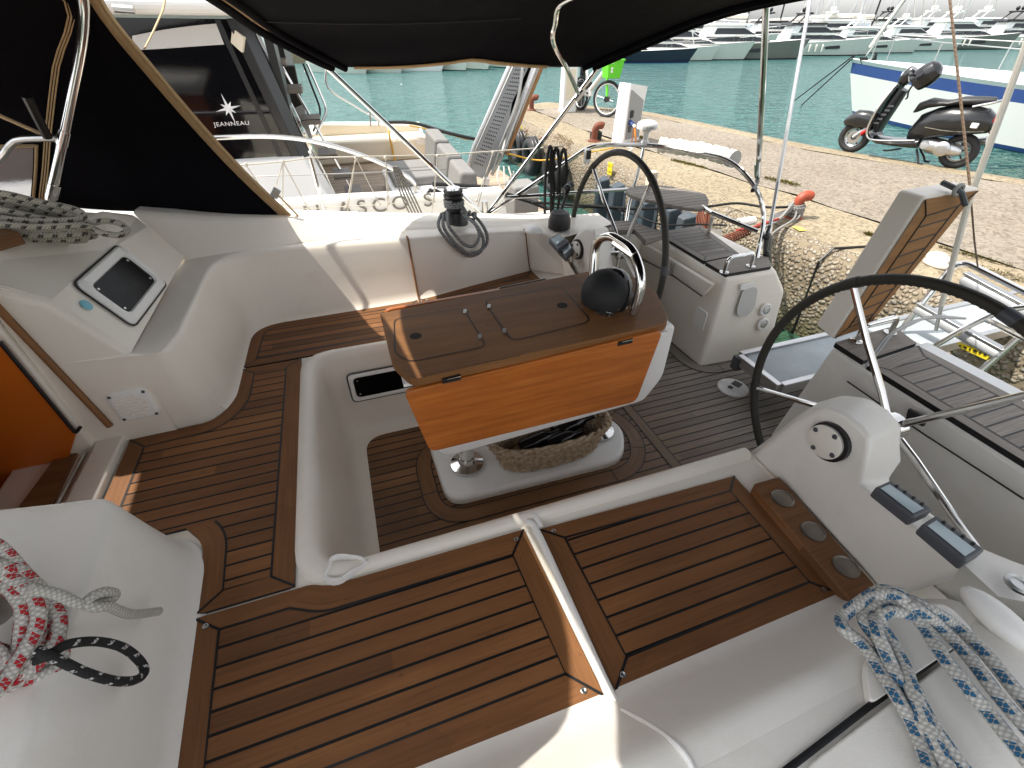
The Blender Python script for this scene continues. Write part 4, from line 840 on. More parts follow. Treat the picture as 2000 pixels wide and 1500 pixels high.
vs = [p for g in grid for p in g]; fs = []
for i in range(len(grid) - 1):
    for j in range(N - 1):
        if 9 <= i and j < 9: continue
        if 9 <= i and j >= N - 1 - 9: continue
        fs.append((i * N + j, i * N + j + 1, (i + 1) * N + j + 1, (i + 1) * N + j))
b.add(vs, fs); b.build('hood_cloth', M['canvas'], hood, smooth=60, solid=.004)
b = MB(); wn = []                                   # side windows of clear vinyl with a canvas surround
for side in (0, 1):
    b = MB(); rows = [[g[j] if not side else g[N - 1 - j] for j in range(0, 10)] for g in grid[9:]]
    b.loft([[q.copy() for q in r_[:8]] for r_ in rows], 0, closed=False); b.build('window', M['vinyl'], hood, smooth=60)
    b = MB(); b.loft([[q.copy() for q in r_[7:]] for r_ in rows], 0, closed=False); b.build('window_surround', M['canvas'], hood, smooth=60)
    b = MB(); b.tube([rows[0][j] + V((.012, 0, 0)) for j in range(0, 8)] + [r_[7] for r_ in rows], .012, 6, flat=.3); b.build('window_binding', M['tan2'], hood)
b = MB()
def edge_band(path, wd, inn, m, name, th=.004):
    b = MB(); L_, R_ = [], []
    for i, p in enumerate(path):
        t = (path[min(i + 1, len(path) - 1)] - path[max(i - 1, 0)]).normalized(); q = inn[i] - p; q = (q - t * q.dot(t)).normalized(); n = t.cross(q) * (.004 if t.cross(q).dot(V((0, 0, CAMZ)) - p) > 0 else -.004)
        L_.append(p - q * wd * .25 + n); R_.append(p + q * wd * .75 + n)
    b.loft([L_, R_], 0, closed=False); return b.build(name, m, hood if name.startswith('aft') or name.startswith('seam') else None, smooth=60, solid=.003, thick_off=0)
hb = edge_band(grid[0], .045, grid[1], M['tan'], 'aft_binding')
MB().tube([p + V((.004, -.004, 0)) for p in grid[0]], .006, 6).build('edge_piping', M['tan2'], hood)
for j0 in (0,):
    pth = grid[8]; sm = [p + (V((0, .9, 1.9)) - p).normalized() * .008 for p in pth]
    for dx in (0, .009, .018): MB().tube([p + V((dx, 0, 0)) for p in sm], .0028, 5).build('stitched_seam', M['tan2'] if dx != .012 else M['tan'], hood)
b = MB(); b.tube([P(570, 428, y=2.66), P(430, 424, y=2.60), P(320, 422, y=2.55), P(283, 420, y=2.54)], .007, 6, flat=.5); b.build('foot_binding', M['tan2'], hood)
st = [P(535, 373, y=2.66), P(560, 398, y=2.665), P(590, 430, y=2.67)]; b = MB(); b.tube(st, .018, 6, flat=.25); o = b.build('tie_strap', M['tan2'], hood)
MB().obox(P(538, 377, y=2.655), (.014, 0, -.012), (.0, .006, 0), (.016, 0, .02)).build('buckle', M['steel'], o, bevel=.002)
hb_ = [P(160, -140, y=2.15), P(158, -40, y=2.2), P(163, 20, y=2.22), P(158, 90, y=2.22), P(142, 180, y=2.22), P(125, 265, y=2.22), P(112, 325, y=2.22), P(98, 390, y=2.22)]
hoop_ = MB().tube(smooth_path(hb_, 5), .0155, 12).build('hood_hoop', M['chrome'], hood)
for px, py in ((124, 268), (103, 372)): p, q = P(px + 3, py - 12, y=2.22), P(px - 3, py + 14, y=2.22); MB().tube([p, q], .0185, 12).build('clamp', M['chrome'], hoop_)
MB().tube(smooth_path([P(-80, 400, y=2.3), P(0, 310, y=2.3), P(22, 282, y=2.28), P(45, 272, y=2.26), P(115, 270, y=2.22)], 5), .011, 10).build('hood_hoop', M['steel'], hood)
MB().tube([P(52, 188, y=2.15), P(70, 224, y=2.17), P(93, 268, y=2.2)], .014, 10).build('hoop_strut', M['black'], hood)
MB().tube([P(-40, 210, y=2.32), P(0, 226, y=2.32), P(50, 248, y=2.30), P(82, 262, y=2.28)], .007, 8).build('hoop_strut', M['tan2'], hood)
b = MB(); b.tube([P(330, -40, y=2.75), P(318, 20, y=2.72), P(300, 60, y=2.66), P(283, 94, y=2.58)], .012, 6, flat=.25); b.build('tie_strap', M['tan2'], hood)

# ================================================================== bimini
bim = thing('bimini', 'dark navy bimini awning with tan piping on steel tubes over the cockpit', 'awning', (.8, 1.3, 1.3))
A0 = [(.039, 3.0, 2.085), (-.05, 2.90, 2.13), (-.225, 2.74, 2.233), (-.325, 2.43, 2.324), (-.42, 1.95, 2.41), (-.45, 1.67, 2.43), (-.43, 1.3, 2.44), (-.385, .87, 2.43), (-.35, .5, 2.41), (-.28, .1, 2.36), (-.2, -.25, 2.25)]
A1 = [(.80, 3.01, 2.10), (.86, 2.90, 2.17), (.92, 2.72, 2.25), (.97, 2.40, 2.33), (1.0, 2.0, 2.40), (1.02, 1.6, 2.43), (1.02, 1.1, 2.44), (1.0, .6, 2.43), (.95, .2, 2.39), (.85, -.1, 2.30), (.80, -.3, 2.20)]
A2 = [(1.568, 3.0, 2.056), (1.68, 2.88, 2.12), (1.80, 2.75, 2.187), (1.93, 2.50, 2.28), (1.98, 2.2, 2.333), (2.02, 1.7, 2.38), (2.02, 1.1, 2.40), (1.95, .6, 2.38), (1.8, .2, 2.34), (1.6, -.15, 2.25), (1.4, -.35, 2.12)]
A0, A1, A2 = [[V(p) for p in a] for a in (A0, A1, A2)]
g = []
for t in [k / 6 for k in range(6)]: g.append([p.lerp(q, t) + V((0, 0, -.016 * math.sin(math.pi * t))) for p, q in zip(A0, A1)])
for t in [k / 6 for k in range(7)]: g.append([p.lerp(q, t) + V((0, 0, -.014 * math.sin(math.pi * t))) for p, q in zip(A1, A2)])
g = [smooth_path(r_, 5) for r_ in g]
b = MB(); b.loft(g, 0, closed=False); b.build('awning_cloth', M['canvas'], bim, smooth=60, solid=.004, thick_off=1)
def strip_on(path, inn, w0, w1, m, name):
    b = MB(); L_, R_ = [], []
    for i, p in enumerate(path):
        t = (path[min(i + 1, len(path) - 1)] - path[max(i - 1, 0)]).normalized(); q = inn[i] - p; q = (q - t * q.dot(t)).normalized(); n = t.cross(q); n = n if n.dot(V((0, .2, 0)) + V((0, 0, 1.6)) - p) > 0 else -n
        L_.append(p + q * w0 + n * .006); R_.append(p + q * w1 + n * .006)
    b.loft([L_, R_], 0, closed=False); return b.build(name, m, bim, smooth=60, solid=.003, thick_off=0)
sidee = smooth_path([r_[0] for r_ in g], 2); sidei = smooth_path([r_[3] for r_ in g], 2); sidee = sidee[2:-5]; sidei = sidei[2:-5]
strip_on(sidee, sidei, -.004, .024, M['tan'], 'side_binding')
# front and after hems: a sleeve of cloth round the hoops and a tan zip line
for r_, r2, off in ((g[0], g[1], .05), (g[-1], g[-2], .05)):
    MB().tube([p + (q - p).normalized() * .02 + V((0, 0, -.004)) for p, q in zip(r_, r2)], .020, 10).build('hoop_sleeve', M['canvas'], bim)
    MB().tube([p + (q - p).normalized() * .085 + V((0, 0, -.006)) for p, q in zip(r_, r2)], .017, 10).build('hoop_sleeve', M['canvas'], bim)
    strip_on(r_, r2, .046, .060, M['tan'], 'zip_tape')
for k in (2, 3):
    MB().tube([r_[k * 5 + 2] + V((0, -.002, -.006)) for r_ in g[:7]], .0022, 5).build('seam', M['darkgrey'], bim)
ms = g[6]; MB().tube([p + V((0, 0, -.018)) for p in ms[17:]], .022, 8).build('hoop_sleeve', M['canvas'], bim)
base = V((.838, 2.98, 1.27)); J = P(1131, 186, y=2.98)
tu = [MB().tube([A0[0] + V((-.02, 0, .012)), base + V((-.02, 0, .0))], .0135, 10), MB().tube([A2[0] + V((.02, -.01, .01)), base + V((.02, 0, 0))], .0135, 10)]
for q in tu: q.build('awning_tube', M['chrome'], bim)
mt = smooth_path([J, P(1108, 135, y=2.85), P(1086, 95, y=2.68), P(1079, 70, y=2.5), P(1084, 45, y=2.38), P(1096, 5, y=2.25), V((1.0, 1.95, 2.36))], 6)
MB().tube(mt, .0125, 10).build('awning_tube', M['chrome'], bim)
for p, d in ((J, (A2[0] - base).normalized()), (base + V((0, 0, .05)), V((0, 0, 1)))): MB().tube([p - d * .03, p + d * .03], .020, 10).build('tube_joint', M['steel'], bim)
MB().lathe([(.032, 0), (.032, .006), (.018, .012), (.016, .05), (0, .05)], base + V((0, 0, -.01)), seg=14).build('deck_socket', M['steel'], bim)
MB().tube([P(1480, 352, z=1.5), P(1489, 180, x=2.15), P(1497, 2, x=1.97), P(1499, -30, x=1.95)], .0155, 10).build('support_pole', M['chrome'], bim)
MB().tube([P(1480, 340, z=1.53), P(1479, 356, z=1.5), P(1470, 372, z=1.5)], .012, 8).build('pole_foot', M['black'], bim)
MB().tube([P(1480, 320, x=2.37), P(1480, 345, x=2.4)], .019, 10).build('tube_joint', M['steel'], bim)
b = MB(); b.obox(P(1098, 25, y=2.6), (.004, 0, .022), (0, .006, 0), (.006, 0, -.002)); b.build('strap_clip', M['steel'], bim)
b = MB(); b.tube([P(1106, 22, y=2.6), P(1118, 14, y=2.6), P(1124, 16, y=2.6), P(1112, 24, y=2.6)], .008, 6, flat=.4); b.build('strap_end', M['tan2'], bim)

# ================================================================== pushpit rail with its seat
pp = thing('pushpit_rail', 'polished tube guard rail round the starboard quarter with a small teak corner seat', 'guard rail', (2.0, 2.9, 1.2))
tr = fillet([base + V((-.02, -.02, -.02)), P(1150, 287, y=2.95), P(1180, 283, y=2.95), P(1282, 283, y=2.88), P(1432, 312, z=1.62), P(1482, 372, z=1.48), P(1494, 425, z=1.33), P(1478, 505, z=1.14)], [0, .05, .05, .15, .12, .2, .2, 0], 6)
MB().tube(tr, .0135, 10).build('top_rail', M['chrome'], pp)
MB().tube([P(985, 386, y=2.95), P(1120, 377, y=2.93), P(1235, 369, y=2.87)], .0125, 10).build('lower_rail', M['chrome'], pp)
MB().tube([P(1372, 404, z=1.37), P(1390, 415, z=1.37), P(1480, 452, z=1.30)], .0135, 10).build('lower_rail', M['chrome'], pp)
MB().tube([P(1258, 284, y=2.90), P(1248, 330, y=2.88), P(1228, 400, y=2.85), P(1222, 440, y=2.80)], .0125, 10).build('stanchion', M['chrome'], pp)
MB().tube([P(1392, 422, z=1.34), P(1378, 478, z=.95)], .012, 8).build('stanchion', M['whitecover'], pp)
sp_ = fillet(zs([(1226, 366), (1240, 361), (1300, 362), (1378, 377), (1386, 393), (1372, 409), (1330, 404), (1236, 384), (1222, 374)], 1.38), .05, 4, True)
b = MB(); b.prism([p - V((0, 0, .02)) for p in sp_], (0, 0, .02), 0); b.build('corner_seat', M['greyteak'], pp, smooth=0, bevel=.004)
b = MB(); c = P(1147, 300, y=2.93); b.box(c + V((-.02, -.015, -.06)), c + V((.02, .015, .03))); o = b.build('switch_holder', M['white'], pp, bevel=.005); MB().box(c + V((-.012, -.02, -.03)), c + V((.018, -.014, .02))).build('switch', M['black'], o)
# GPS mushroom
gp = thing('satellite_antenna', 'white mushroom shaped satellite antenna on the corner of the guard rail', 'antenna', tuple(P(1258, 286, y=2.9)))
c = P(1259, 283, y=2.9); d = P(1264, 248, y=2.9)
b = MB(); b.lathe([(.026, 0), (.026, .02), (.017, .03), (.019, .07), (.03, .085), (.0, .086)], c, d - c, 18); b.build('stem', M['white'], gp)
dm = MB().lathe([(.03, -.012), (.064, -.010), (.066, .012), (.060, .025), (.045, .034), (.02, .039), (0, .04)], d, seg=28).build('dome', M['white'], gp)
tc = d + V((-.048, -.056, .0)); vx = V((.80, -.60, 0))
text_mesh('FURUNO', d + V((-.70 * .068 * .62 - .03, -.068 * .70 + .008, -.004)), (.86, -.32, 0), (0, 0, 1), .019, 'lettering', M['letterblack'], dm, depth=.012, space=1.05)
# white rolled cover on the rail
k_ = []
cv = [P(1287, 283, z=1.60), P(1330, 288, z=1.60), P(1380, 296, z=1.60), P(1432, 310, z=1.60)]
cp_ = smooth_path(cv, 12); b = MB(); rr = [.046 + .004 * math.sin(i * 1.9) + .003 * math.sin(i * .7) for i in range(len(cp_))]; rr[0] = .03; rr[-1] = .036
b.tube(cp_, rr, 14); wc = b.build('rail_cover', M['whitecover'], smooth=60); tag(wc, 'wrinkled white vinyl cover rolled round the stern guard rail', 'cover')
b = MB(); e = cp_[-1]; dd = (cp_[-1] - cp_[-3]).normalized(); b.tube([e - dd * .03, e + dd * .015], .05, 14); b.build('end_cap', M['gelgrey'], wc)
bx = P(1272, 350, y=2.95); b = MB(); b.box(bx + V((-.03, -.03, -.06)), bx + V((.035, .03, .055))); b.build('battery_box', M['cream'], None, bevel=.012); tag(bpy.data.objects['battery_box'], 'small cream box fixed on the rail post above the corner seat', 'box')
# black ropes hung on the rail
for k, (x0, lo, w_) in enumerate(((1072, 440, 8), (1084, 432, 8), (1098, 395, 9), (1077, 380, 5))):
    yy = 2.93; b = MB(); b.tube(smooth_path([P(x0 - w_, lo - 8 * k, y=yy), P(x0 - w_ + 1, 350, y=yy - .02), P(x0, 292 + 2 * k, y=yy - .03), P(x0 + w_ * .7, 292 + 3 * k, y=yy), P(x0 + w_, 330, y=yy + .01), P(x0 + w_ * 1.2, lo - 60, y=yy), P(x0 + w_ * .6, lo - 15 * k - 5, y=yy)], 6), .0095, 8)
    tag(b.build('hanging_rope', M['ropeblk']), ['black rope draped over the stern rail, longest hanging end', 'black rope draped over the stern rail, second longest end', 'black rope draped over the stern rail, nearest the far wheel', 'black rope draped over the stern rail, shortest bight'][k], 'rope', 'black ropes on the rail')

# ================================================================== winch and ropes
wn_ = thing('winch', 'chrome and black sheet winch on the far coaming with grey rope round its drum', 'winch', (.585, 2.75, 1.31))
wc_ = V((.585, 2.745, 1.305))
MB().lathe([(.078, 0), (.078, .015), (.070, .03), (.060, .075), (.048, .085)], wc_, seg=28).build('base', M['black'], wn_)
MB().lathe([(.05, .08), (.042, .10), (.040, .14), (.05, .155), (.056, .16)], wc_, seg=28).build('drum', M['rubber'], wn_)
MB().lathe([(.058, .16), (.058, .175), (.05, .178), (.05, .184), (.058, .188), (.056, .20), (.03, .204)], wc_, seg=28).build('self_tailer', M['black'], wn_)
MB().lathe([(.045, .198), (.042, .21), (.025, .216), (.012, .217), (0, .21)], wc_, seg=24).build('cap', M['chrome'], wn_)
MB().tube([wc_ + V((-.09, .02, .214)), wc_ + V((0, 0, .208)), wc_ + V((.08, -.03, .205))], .008, 8, flat=.5).build('tailer_arm', M['chrome'], wn_)
def ropething(name, label, paths, r, mat, cat='rope', group=None, seg=10):
    b = MB(); u = 0
    for p in paths: b.tube(p, r, seg, uo=u); u += 2
    return tag(b.build(name, M[mat], smooth=60), label, cat, group)
turns = smooth_path([wc_ + V(((.05 + .004 * (k % 2)) * math.cos(k * .7), (.05 + .004 * (k % 2)) * math.sin(k * .7), .105 + .0011 * k)) for k in range(34)], 3)
cm_ = [[(862, 418, 2.66), (856, 440, 2.60), (868, 462, 2.57), (890, 485, 2.55), (915, 500, 2.545), (938, 492, 2.55), (944, 468, 2.56), (930, 440, 2.60), (905, 420, 2.66)],
       [(866, 416, 2.66), (866, 442, 2.59), (880, 465, 2.56), (900, 486, 2.54), (922, 496, 2.535), (948, 480, 2.55), (950, 455, 2.58), (930, 425, 2.64), (900, 412, 2.68)],
       [(874, 415, 2.66), (876, 440, 2.58), (892, 462, 2.55), (908, 478, 2.53), (926, 480, 2.53), (936, 458, 2.56), (925, 432, 2.62)],
       [(905, 405, 2.70), (915, 420, 2.63), (928, 416, 2.62), (925, 428, 2.61), (912, 424, 2.62), (918, 412, 2.64)]]
ropething('sheet_rope', 'grey flecked sheet coiled round the winch and hanging down the far backrest', [turns] + [smooth_path([P(a, c, y=yv - (.085 if c > 435 else .03 if c > 424 else 0)) for a, c, yv in q], 6) for q in cm_], .0088, 'ropegrey')
# black-flecked coil on the coachroof
paths = []; rnd = random.Random(3)
for k in range(11):
    top_y = 375 + k * 6 + rnd.uniform(-4, 4); bot_y = 424 + (k % 6) * 7 + rnd.uniform(-3, 3); ex_ = 172 + rnd.uniform(-22, 18); yy = 1.95 + .03 * (k % 4) - .02 * (k // 4)
    paths.append(smooth_path([P(-70, top_y + 6, y=yy + .03), P(0, top_y + 4 + k, y=yy), P(80, top_y + 22 + k * .6, y=yy), P(ex_ - 25, top_y + 34, y=yy), P(ex_, (top_y + bot_y) / 2 + 22, y=yy - .02), P(ex_ - 22, bot_y + 5, y=yy - .05), P(70, bot_y + 8, y=yy - .06), P(0, bot_y + 2, y=yy - .06), P(-70, bot_y, y=yy - .05)], 6))
paths.append(smooth_path([P(150, 448, y=1.88), P(195, 432, y=1.9), P(232, 436, y=1.9), P(248, 450, y=1.88), P(232, 459, y=1.85), P(200, 455, y=1.85), P(170, 440, y=1.88)], 6))
ropething('rope_coil', 'white rope with black flecks coiled on the coachroof beside the sprayhood', paths, .0098, 'ropeblack')
# red-flecked coil on the near winch
paths = []; rnd = random.Random(5); cc = P(5, 1198, x=-.745)
exx = (P(95, 1215, x=-.70) - cc); eyy = (P(0, 1075, x=-.745) - cc)
for k in range(8):
    a1 = .62 + .075 * (k % 5) + rnd.uniform(-.03, .03); b1 = .60 + .08 * ((k * 2) % 5) + rnd.uniform(-.03, .05); ph = rnd.uniform(-.25, .25); off = V((.012 * (k % 3), -.006 * k, .010 * (k % 4)))
    paths.append(smooth_path([cc + off + exx * (a1 * 1.28 * math.cos(t + ph)) + eyy * (b1 * math.sin(t)) + V((.010 * math.sin(3 * t + k), 0, .010 * math.cos(2 * t + k))) for t in [2 * math.pi * j / 14 for j in range(14)]], 5, True) )
    paths[-1].append(paths[-1][0])
ropething('rope_coil', 'thick white rope with red flecks coiled at the near companionway corner', paths, .0125, 'ropered')
kn = [(60, 1150, -.66), (110, 1160, -.64), (150, 1178, -.625), (185, 1180, -.615), (215, 1172, -.605), (224, 1160, -.60), (205, 1156, -.60), (180, 1165, -.61), (170, 1180, -.615), (190, 1186, -.605), (212, 1184, -.60), (230, 1192, -.60), (260, 1200, -.60), (310, 1194, -.60)]
ropething('knotted_rope_end', 'frayed plain white rope end tied in a knot on the near moulding', [smooth_path([P(a, c, x=x) for a, c, x in kn], 6)], .0095, 'ropeplain')
bu = [(70, 1290, -.68), (100, 1276, -.65), (135, 1258, -.63), (190, 1253, -.615), (240, 1265, -.60), (272, 1290, -.59), (282, 1312, -.585), (265, 1328, -.585), (225, 1330, -.59), (170, 1315, -.61), (120, 1292, -.63), (70, 1270, -.66)]
ropething('bungee_loop', 'loop of black shock cord with white flecks on the near moulding', [smooth_path([P(a, c, x=x) for a, c, x in bu], 6)], .0085, 'bungee')
b = MB(); b.lathe([(.05, 0), (.05, .03), (.035, .06), (.035, .09), (0, .09)], P(-25, 1185, x=-.80), V((.3, -.2, 1)), 20); tag(b.build('winch_drum', M['steel']), 'small steel winch drum showing under the red flecked coil', 'winch')
# blue-flecked rope on the near coaming
Z_ = 1.335
st = [[(1320, 530), (1200, 510), (1080, 580), (985, 660), (1000, 730), (1100, 810), (1200, 960), (1290, 1100), (1380, 1260), (1450, 1430), (1500, 1600)],
      [(1430, 600), (1340, 560), (1200, 585), (1120, 625), (1112, 690), (1180, 780), (1240, 900), (1310, 1010), (1385, 1060), (1440, 1180), (1560, 1370), (1720, 1580)],
      [(1400, 660), (1330, 635), (1240, 625), (1195, 685), (1262, 800), (1330, 930), (1380, 1070), (1480, 1310), (1600, 1540)],
      [(1150, 545), (1230, 525), (1310, 545), (1380, 630), (1460, 740), (1550, 880), (1680, 1050), (1800, 1190), (1930, 1350), (2050, 1500)],
      [(1220, 610), (1330, 590), (1420, 620), (1540, 720), (1690, 880), (1850, 1090), (2050, 1320)],
      [(1250, 575), (1360, 570), (1480, 620), (1620, 710), (1790, 870), (1930, 1040), (2060, 1200)],
      [(1180, 640), (1170, 700), (1225, 850), (1330, 1060), (1420, 1270), (1550, 1420), (1640, 1560)]]
zz_ = [.0, .006, .012, .022, .016, .008, .0]
paths = []
for i, q in enumerate(st):
    pts = []
    for k, (a, c) in enumerate(q):
        h = Z_ + zz_[i] + (.018 if k in (1, 2) else 0) + .004 * math.sin(k * 2 + i)
        pts.append(P(1300 + a * .35, 975 + c * .35, z=h))
    paths.append(smooth_path(pts, 7))
ropething('rope_coil', 'white rope with blue flecks laid in long bights on the near coaming', paths, .0118, 'ropeblue')

# ================================================================== backstays and lines at the stern
b = MB(); b.tube([P(1586, -20, x=2.6), P(1502, 455, x=2.35)], .0105, 8); bs = b.build('backstay', M['alu'], None); tag(bs, 'grey covered backstay rising from the starboard stern beside the awning pole', 'backstay', 'backstays')
MB().tube([P(1504, 440, x=2.352), P(1498, 462, x=2.35), P(1494, 500, x=2.33), P(1489, 592, x=2.25)], [.008, .018, .012, .014], 8).build('tensioner', M['black'], bs)
for py in (462, 496): MB().sphere(P(1497, py, x=2.335), .022, 10).build('shackle', M['black'], bs)
b = MB(); b.tube([P(2060, -70, x=2.25), P(2000, 100, x=2.3), P(1890, 400, x=2.4), P(1838, 600, x=2.6)], .0115, 8); bs = b.build('backstay', M['whitecover'], None); tag(bs, 'white sheathed backstay beside the raised seat flap', 'backstay', 'backstays')
MB().tube([P(1840, 592, x=2.59), P(1828, 645, x=2.62)], .008, 8).build('tensioner', M['steel'], bs)
b = MB(); b.tube([P(1852, -30, x=2.5), P(1895, 370, x=2.4)], .0052, 6); b.tube([P(1895, 370, x=2.4), P(1903, 470, x=2.5), P(1910, 524, x=3.05)], .0035, 6); tag(b.build('topping_line', M['ropebrown']), 'thin brown line hanging beside the raised seat flap', 'line')
b = MB()
for k in range(2): b.tube(smooth_path([P(1693, 715 - 2 * k, z=1.17), P(1708 + k * 6, 688, z=1.20), P(1735 + 5 * k, 655, z=1.25), P(1775, 635 - 4 * k, z=1.24), P(1820, 618 + 3 * k, z=1.2), P(1885, 622, z=1.15)], 6), .006, 6)
tag(b.build('hose_pair', M['grey']), 'pair of grey hoses looping over the port stern locker', 'hose')
# stern platform, passerelle, folded bathing ladder
ps = thing('boarding_plank', 'blue grey boarding plank with alloy edges running from the cockpit to the quay', 'gangplank', (3, 1.44, .75))
b = MB(); b.box((1.90, 1.315, .765), (4.25, 1.585, .80)); b.build('tread', plain('worn_blue_deck', (.36, .40, .42), .6, var=.25, scale=9, dirt=.4), ps, bevel=.003)
for y in (1.30, 1.60): MB().box((1.90, y - .016, .75), (4.25, y + .016, .815)).build('edge_rail', M['alu'], ps, bevel=.004)
MB().box((1.87, 1.30, .75), (1.905, 1.59, .812)).build('end_rail', M['alu'], ps, bevel=.004); MB().box((1.86, 1.56, .72), (1.93, 1.61, .80)).build('bracket', M['darkgrey'], ps, bevel=.004)
ld = thing('bathing_ladder', 'folded steel bathing ladder with two grey rolled steps at the stern', 'ladder', (3.0, 1.25, .5))
MB().tube(fillet([P(1750, 657, x=2.95), P(1830, 557, x=3.05), P(1865, 516, x=3.1), P(1890, 514, x=3.1), P(2020, 580, x=3.1)], .06, 6), .0155, 10).build('side_rail', M['chrome'], ld)
MB().tube(fillet([P(1808, 686, x=2.9), P(1885, 640, x=2.95), P(1960, 604, x=3.0), P(2020, 598, x=3.05)], .06, 6), .0155, 10).build('side_rail', M['chrome'], ld)
MB().tube([P(1893, 744, x=2.95), P(2020, 632, x=3.05)], .0155, 10).build('side_rail', M['chrome'], ld)
MB().tube([P(1918, 620, x=2.98), P(2020, 672, x=2.98)], .0145, 10).build('side_rail', M['chrome'], ld)
for q in (((1793, 604), (1950, 692), 3.0), ((1884, 546), (2025, 622), 3.1)):
    p, e = P(*q[0], x=q[2]), P(*q[1], x=q[2]); d = (e - p).normalized(); st_ = MB().tube([p - d * .012, p, e, e + d * .012], [.018, .030, .030, .018], 14).build('step', M['alugrey'], ld)
    MB().obox((p + e) / 2 + V((-.004, 0, .034)), (e - p) * .53, (.022, .0, 0), (0, 0, .006)).build('tread', M['steel'], st_, bevel=.002)
q = [P(1870, 668, x=2.99), P(1938, 691, x=2.98), P(1926, 703, x=2.98), P(1874, 679, x=2.99)]
lb = MB().prism(q, (.004, 0, .0)).build('warning_label', M['yellow'], ld, smooth=0)
e = q[1] - q[0]
for k, wv in enumerate((.05, .09, .05, .11, .06, .08)): MB().obox(q[0] + e * (.14 + k * .145) + V((-.004, 0, -.014)), e * wv * .5, (.001, 0, 0), (0, 0, .005)).build('glyph', M['black'], lb)
# ================================================================== guard wires of our own boat
lf = thing('lifeline', 'guard wires with knotted white netting cord along the starboard deck edge', 'guard wire', (-.15, 3.05, 1.1))
yl = 3.05
MB().tube([P(330, 335, y=yl), P(560, 315, y=yl), P(605, 308, y=yl), P(860, 303, y=yl + .02), P(985, 294, y=yl + .03), P(1100, 286, y=2.95)], .0042, 6).build('upper_wire', M['cordwhite'], lf)
MB().tube([P(330, 352, y=yl), P(520, 344, y=yl), P(640, 340, y=yl), P(770, 335, y=yl), P(870, 330, y=yl)], .003, 6).build('middle_wire', M['steel'], lf)
MB().tube([P(605, 308, y=yl), P(638, 432, y=yl), P(642, 450, y=yl)], .011, 8).build('stanchion', M['chrome'], lf)
tops = [(480, 322), (553, 316), (695, 308), (753, 308), (855, 305), (963, 298)]; bots = [(530, 395), (602, 408), (676, 403), (742, 400), (760, 398), (802, 395), (847, 394), (931, 392)]
seq = [(480, 322), (530, 395), (553, 316), (602, 408), (553, 316), (552, 420), (676, 403), (695, 308), (742, 400), (695, 308), (676, 430), (760, 398), (753, 308), (758, 428), (802, 395), (768, 328), (847, 394), (855, 305), (842, 430), (931, 392), (963, 298), (928, 420)]
b = MB()
for a, c in zip(seq, seq[1:]):
    if abs(a[1] - c[1]) > 40: b.tube([P(*a, y=yl - .004), P(*c, y=yl - .004)], .0032, 5)
b.tube([P(x, y_, y=yl) for x, y_ in bots], .0024, 5)
for t in tops: b.sphere(P(*t, y=yl), .011, 8)
for t in bots: b.sphere(P(*t, y=yl), .009, 8)
b.build('netting', M['cordwhite'], lf)
b = MB()
for k in range(5): b.tube(smooth_path([P(768 + k * 2, 325, y=yl - .02), P(772 + 4 * k, 345, y=yl - .02), P(785 + 6 * k, 385, y=yl - .02), P(805 + 6 * k, 428, y=yl - .02)], 4), .0052, 6)
tag(b.build('line_hank', M['ropesilver']), 'grey line hanging in a hank from the starboard guard wires', 'rope')

# ================================================================== neighbouring motor yacht
nb = thing('motor_yacht', 'white motor yacht with black cabin glass moored next to the sailing yacht', 'motor yacht', (-2, 6, 0))
ny, fy = 3.9, 8.1
def sheer(x): return 1.20 - .045 * max(0, x + .2) if x > -1 else 1.20 + .05 * (-1 - x) * .8
hx = [1.27, .7, 0, -.7, -1.5, -3, -5, -7, -8.5]
b = MB(); rows = []
for x in hx:
    tp = max(0, (-x - 4) / 4.5); y0 = ny + 2.1 * tp ** 1.8; s_ = sheer(x); xx = x
    rows.append([V((xx + (.12 if x > 1 else 0), y0 + .12, -.3)), V((xx + (.10 if x > 1 else 0), y0 + .03, .5)), V((xx, y0, s_ - .04)), V((xx - .0, y0 + .02, s_)), V((xx, y0 + .15, s_ + .005)), V((xx, y0 + .17, s_ - .03)), V((xx, y0 + .17, .74))])
b.loft(rows, 0, closed=False); b.add(rows[0], [(0, 1, 6), (1, 2, 3, 4, 5, 6)])
rows = []
for x in hx:
    tp = max(0, (-x - 4) / 4.5); y0 = fy - 2.1 * tp ** 1.8; s_ = sheer(x) - .05
    rows.append([V((x, y0 - .12, -.3)), V((x, y0, s_)), V((x, y0 - .15, s_)), V((x, y0 - .30, s_ - .10)), V((x, y0 - .32, .74))])
b.loft([r_[::-1] for r_ in rows], 0, closed=False); b.add(rows[0], [(0, 1, 2, 3, 4)])
b.add([(1.37, ny + .1, -.3), (1.37, fy - .1, -.3), (1.30, fy - .1, .74), (1.30, ny + .1, .74)], [(0, 1, 2, 3)])
hull = b.build('hull', M['gelwhite'], nb, smooth=35)
b = MB(); b.add([(-8, 4.05, .745), (1.30, 4.05, .745), (1.30, 7.9, .745), (-8, 7.9, .745)], [(0, 1, 2, 3)]); b.build('cockpit_floor', M['greyteakn'], nb, smooth=0)
b = MB(); b.prism([(1.30, 4.2, .36), (2.35, 4.45, .36), (2.42, 5.8, .36), (2.42, 7.6, .36), (1.30, 7.9, .36)], (0, 0, .06)); sp2 = b.build('stern_platform', M['greyteakn'], nb, smooth=0, bevel=.01)
b = MB(); b.prism([(1.30, 4.17, .30), (2.38, 4.42, .30), (2.45, 5.8, .30), (2.45, 7.65, .30), (1.30, 7.95, .30)], (0, 0, .09)); b.build('platform_edge', M['gelwhite'], sp2, bevel=.01)
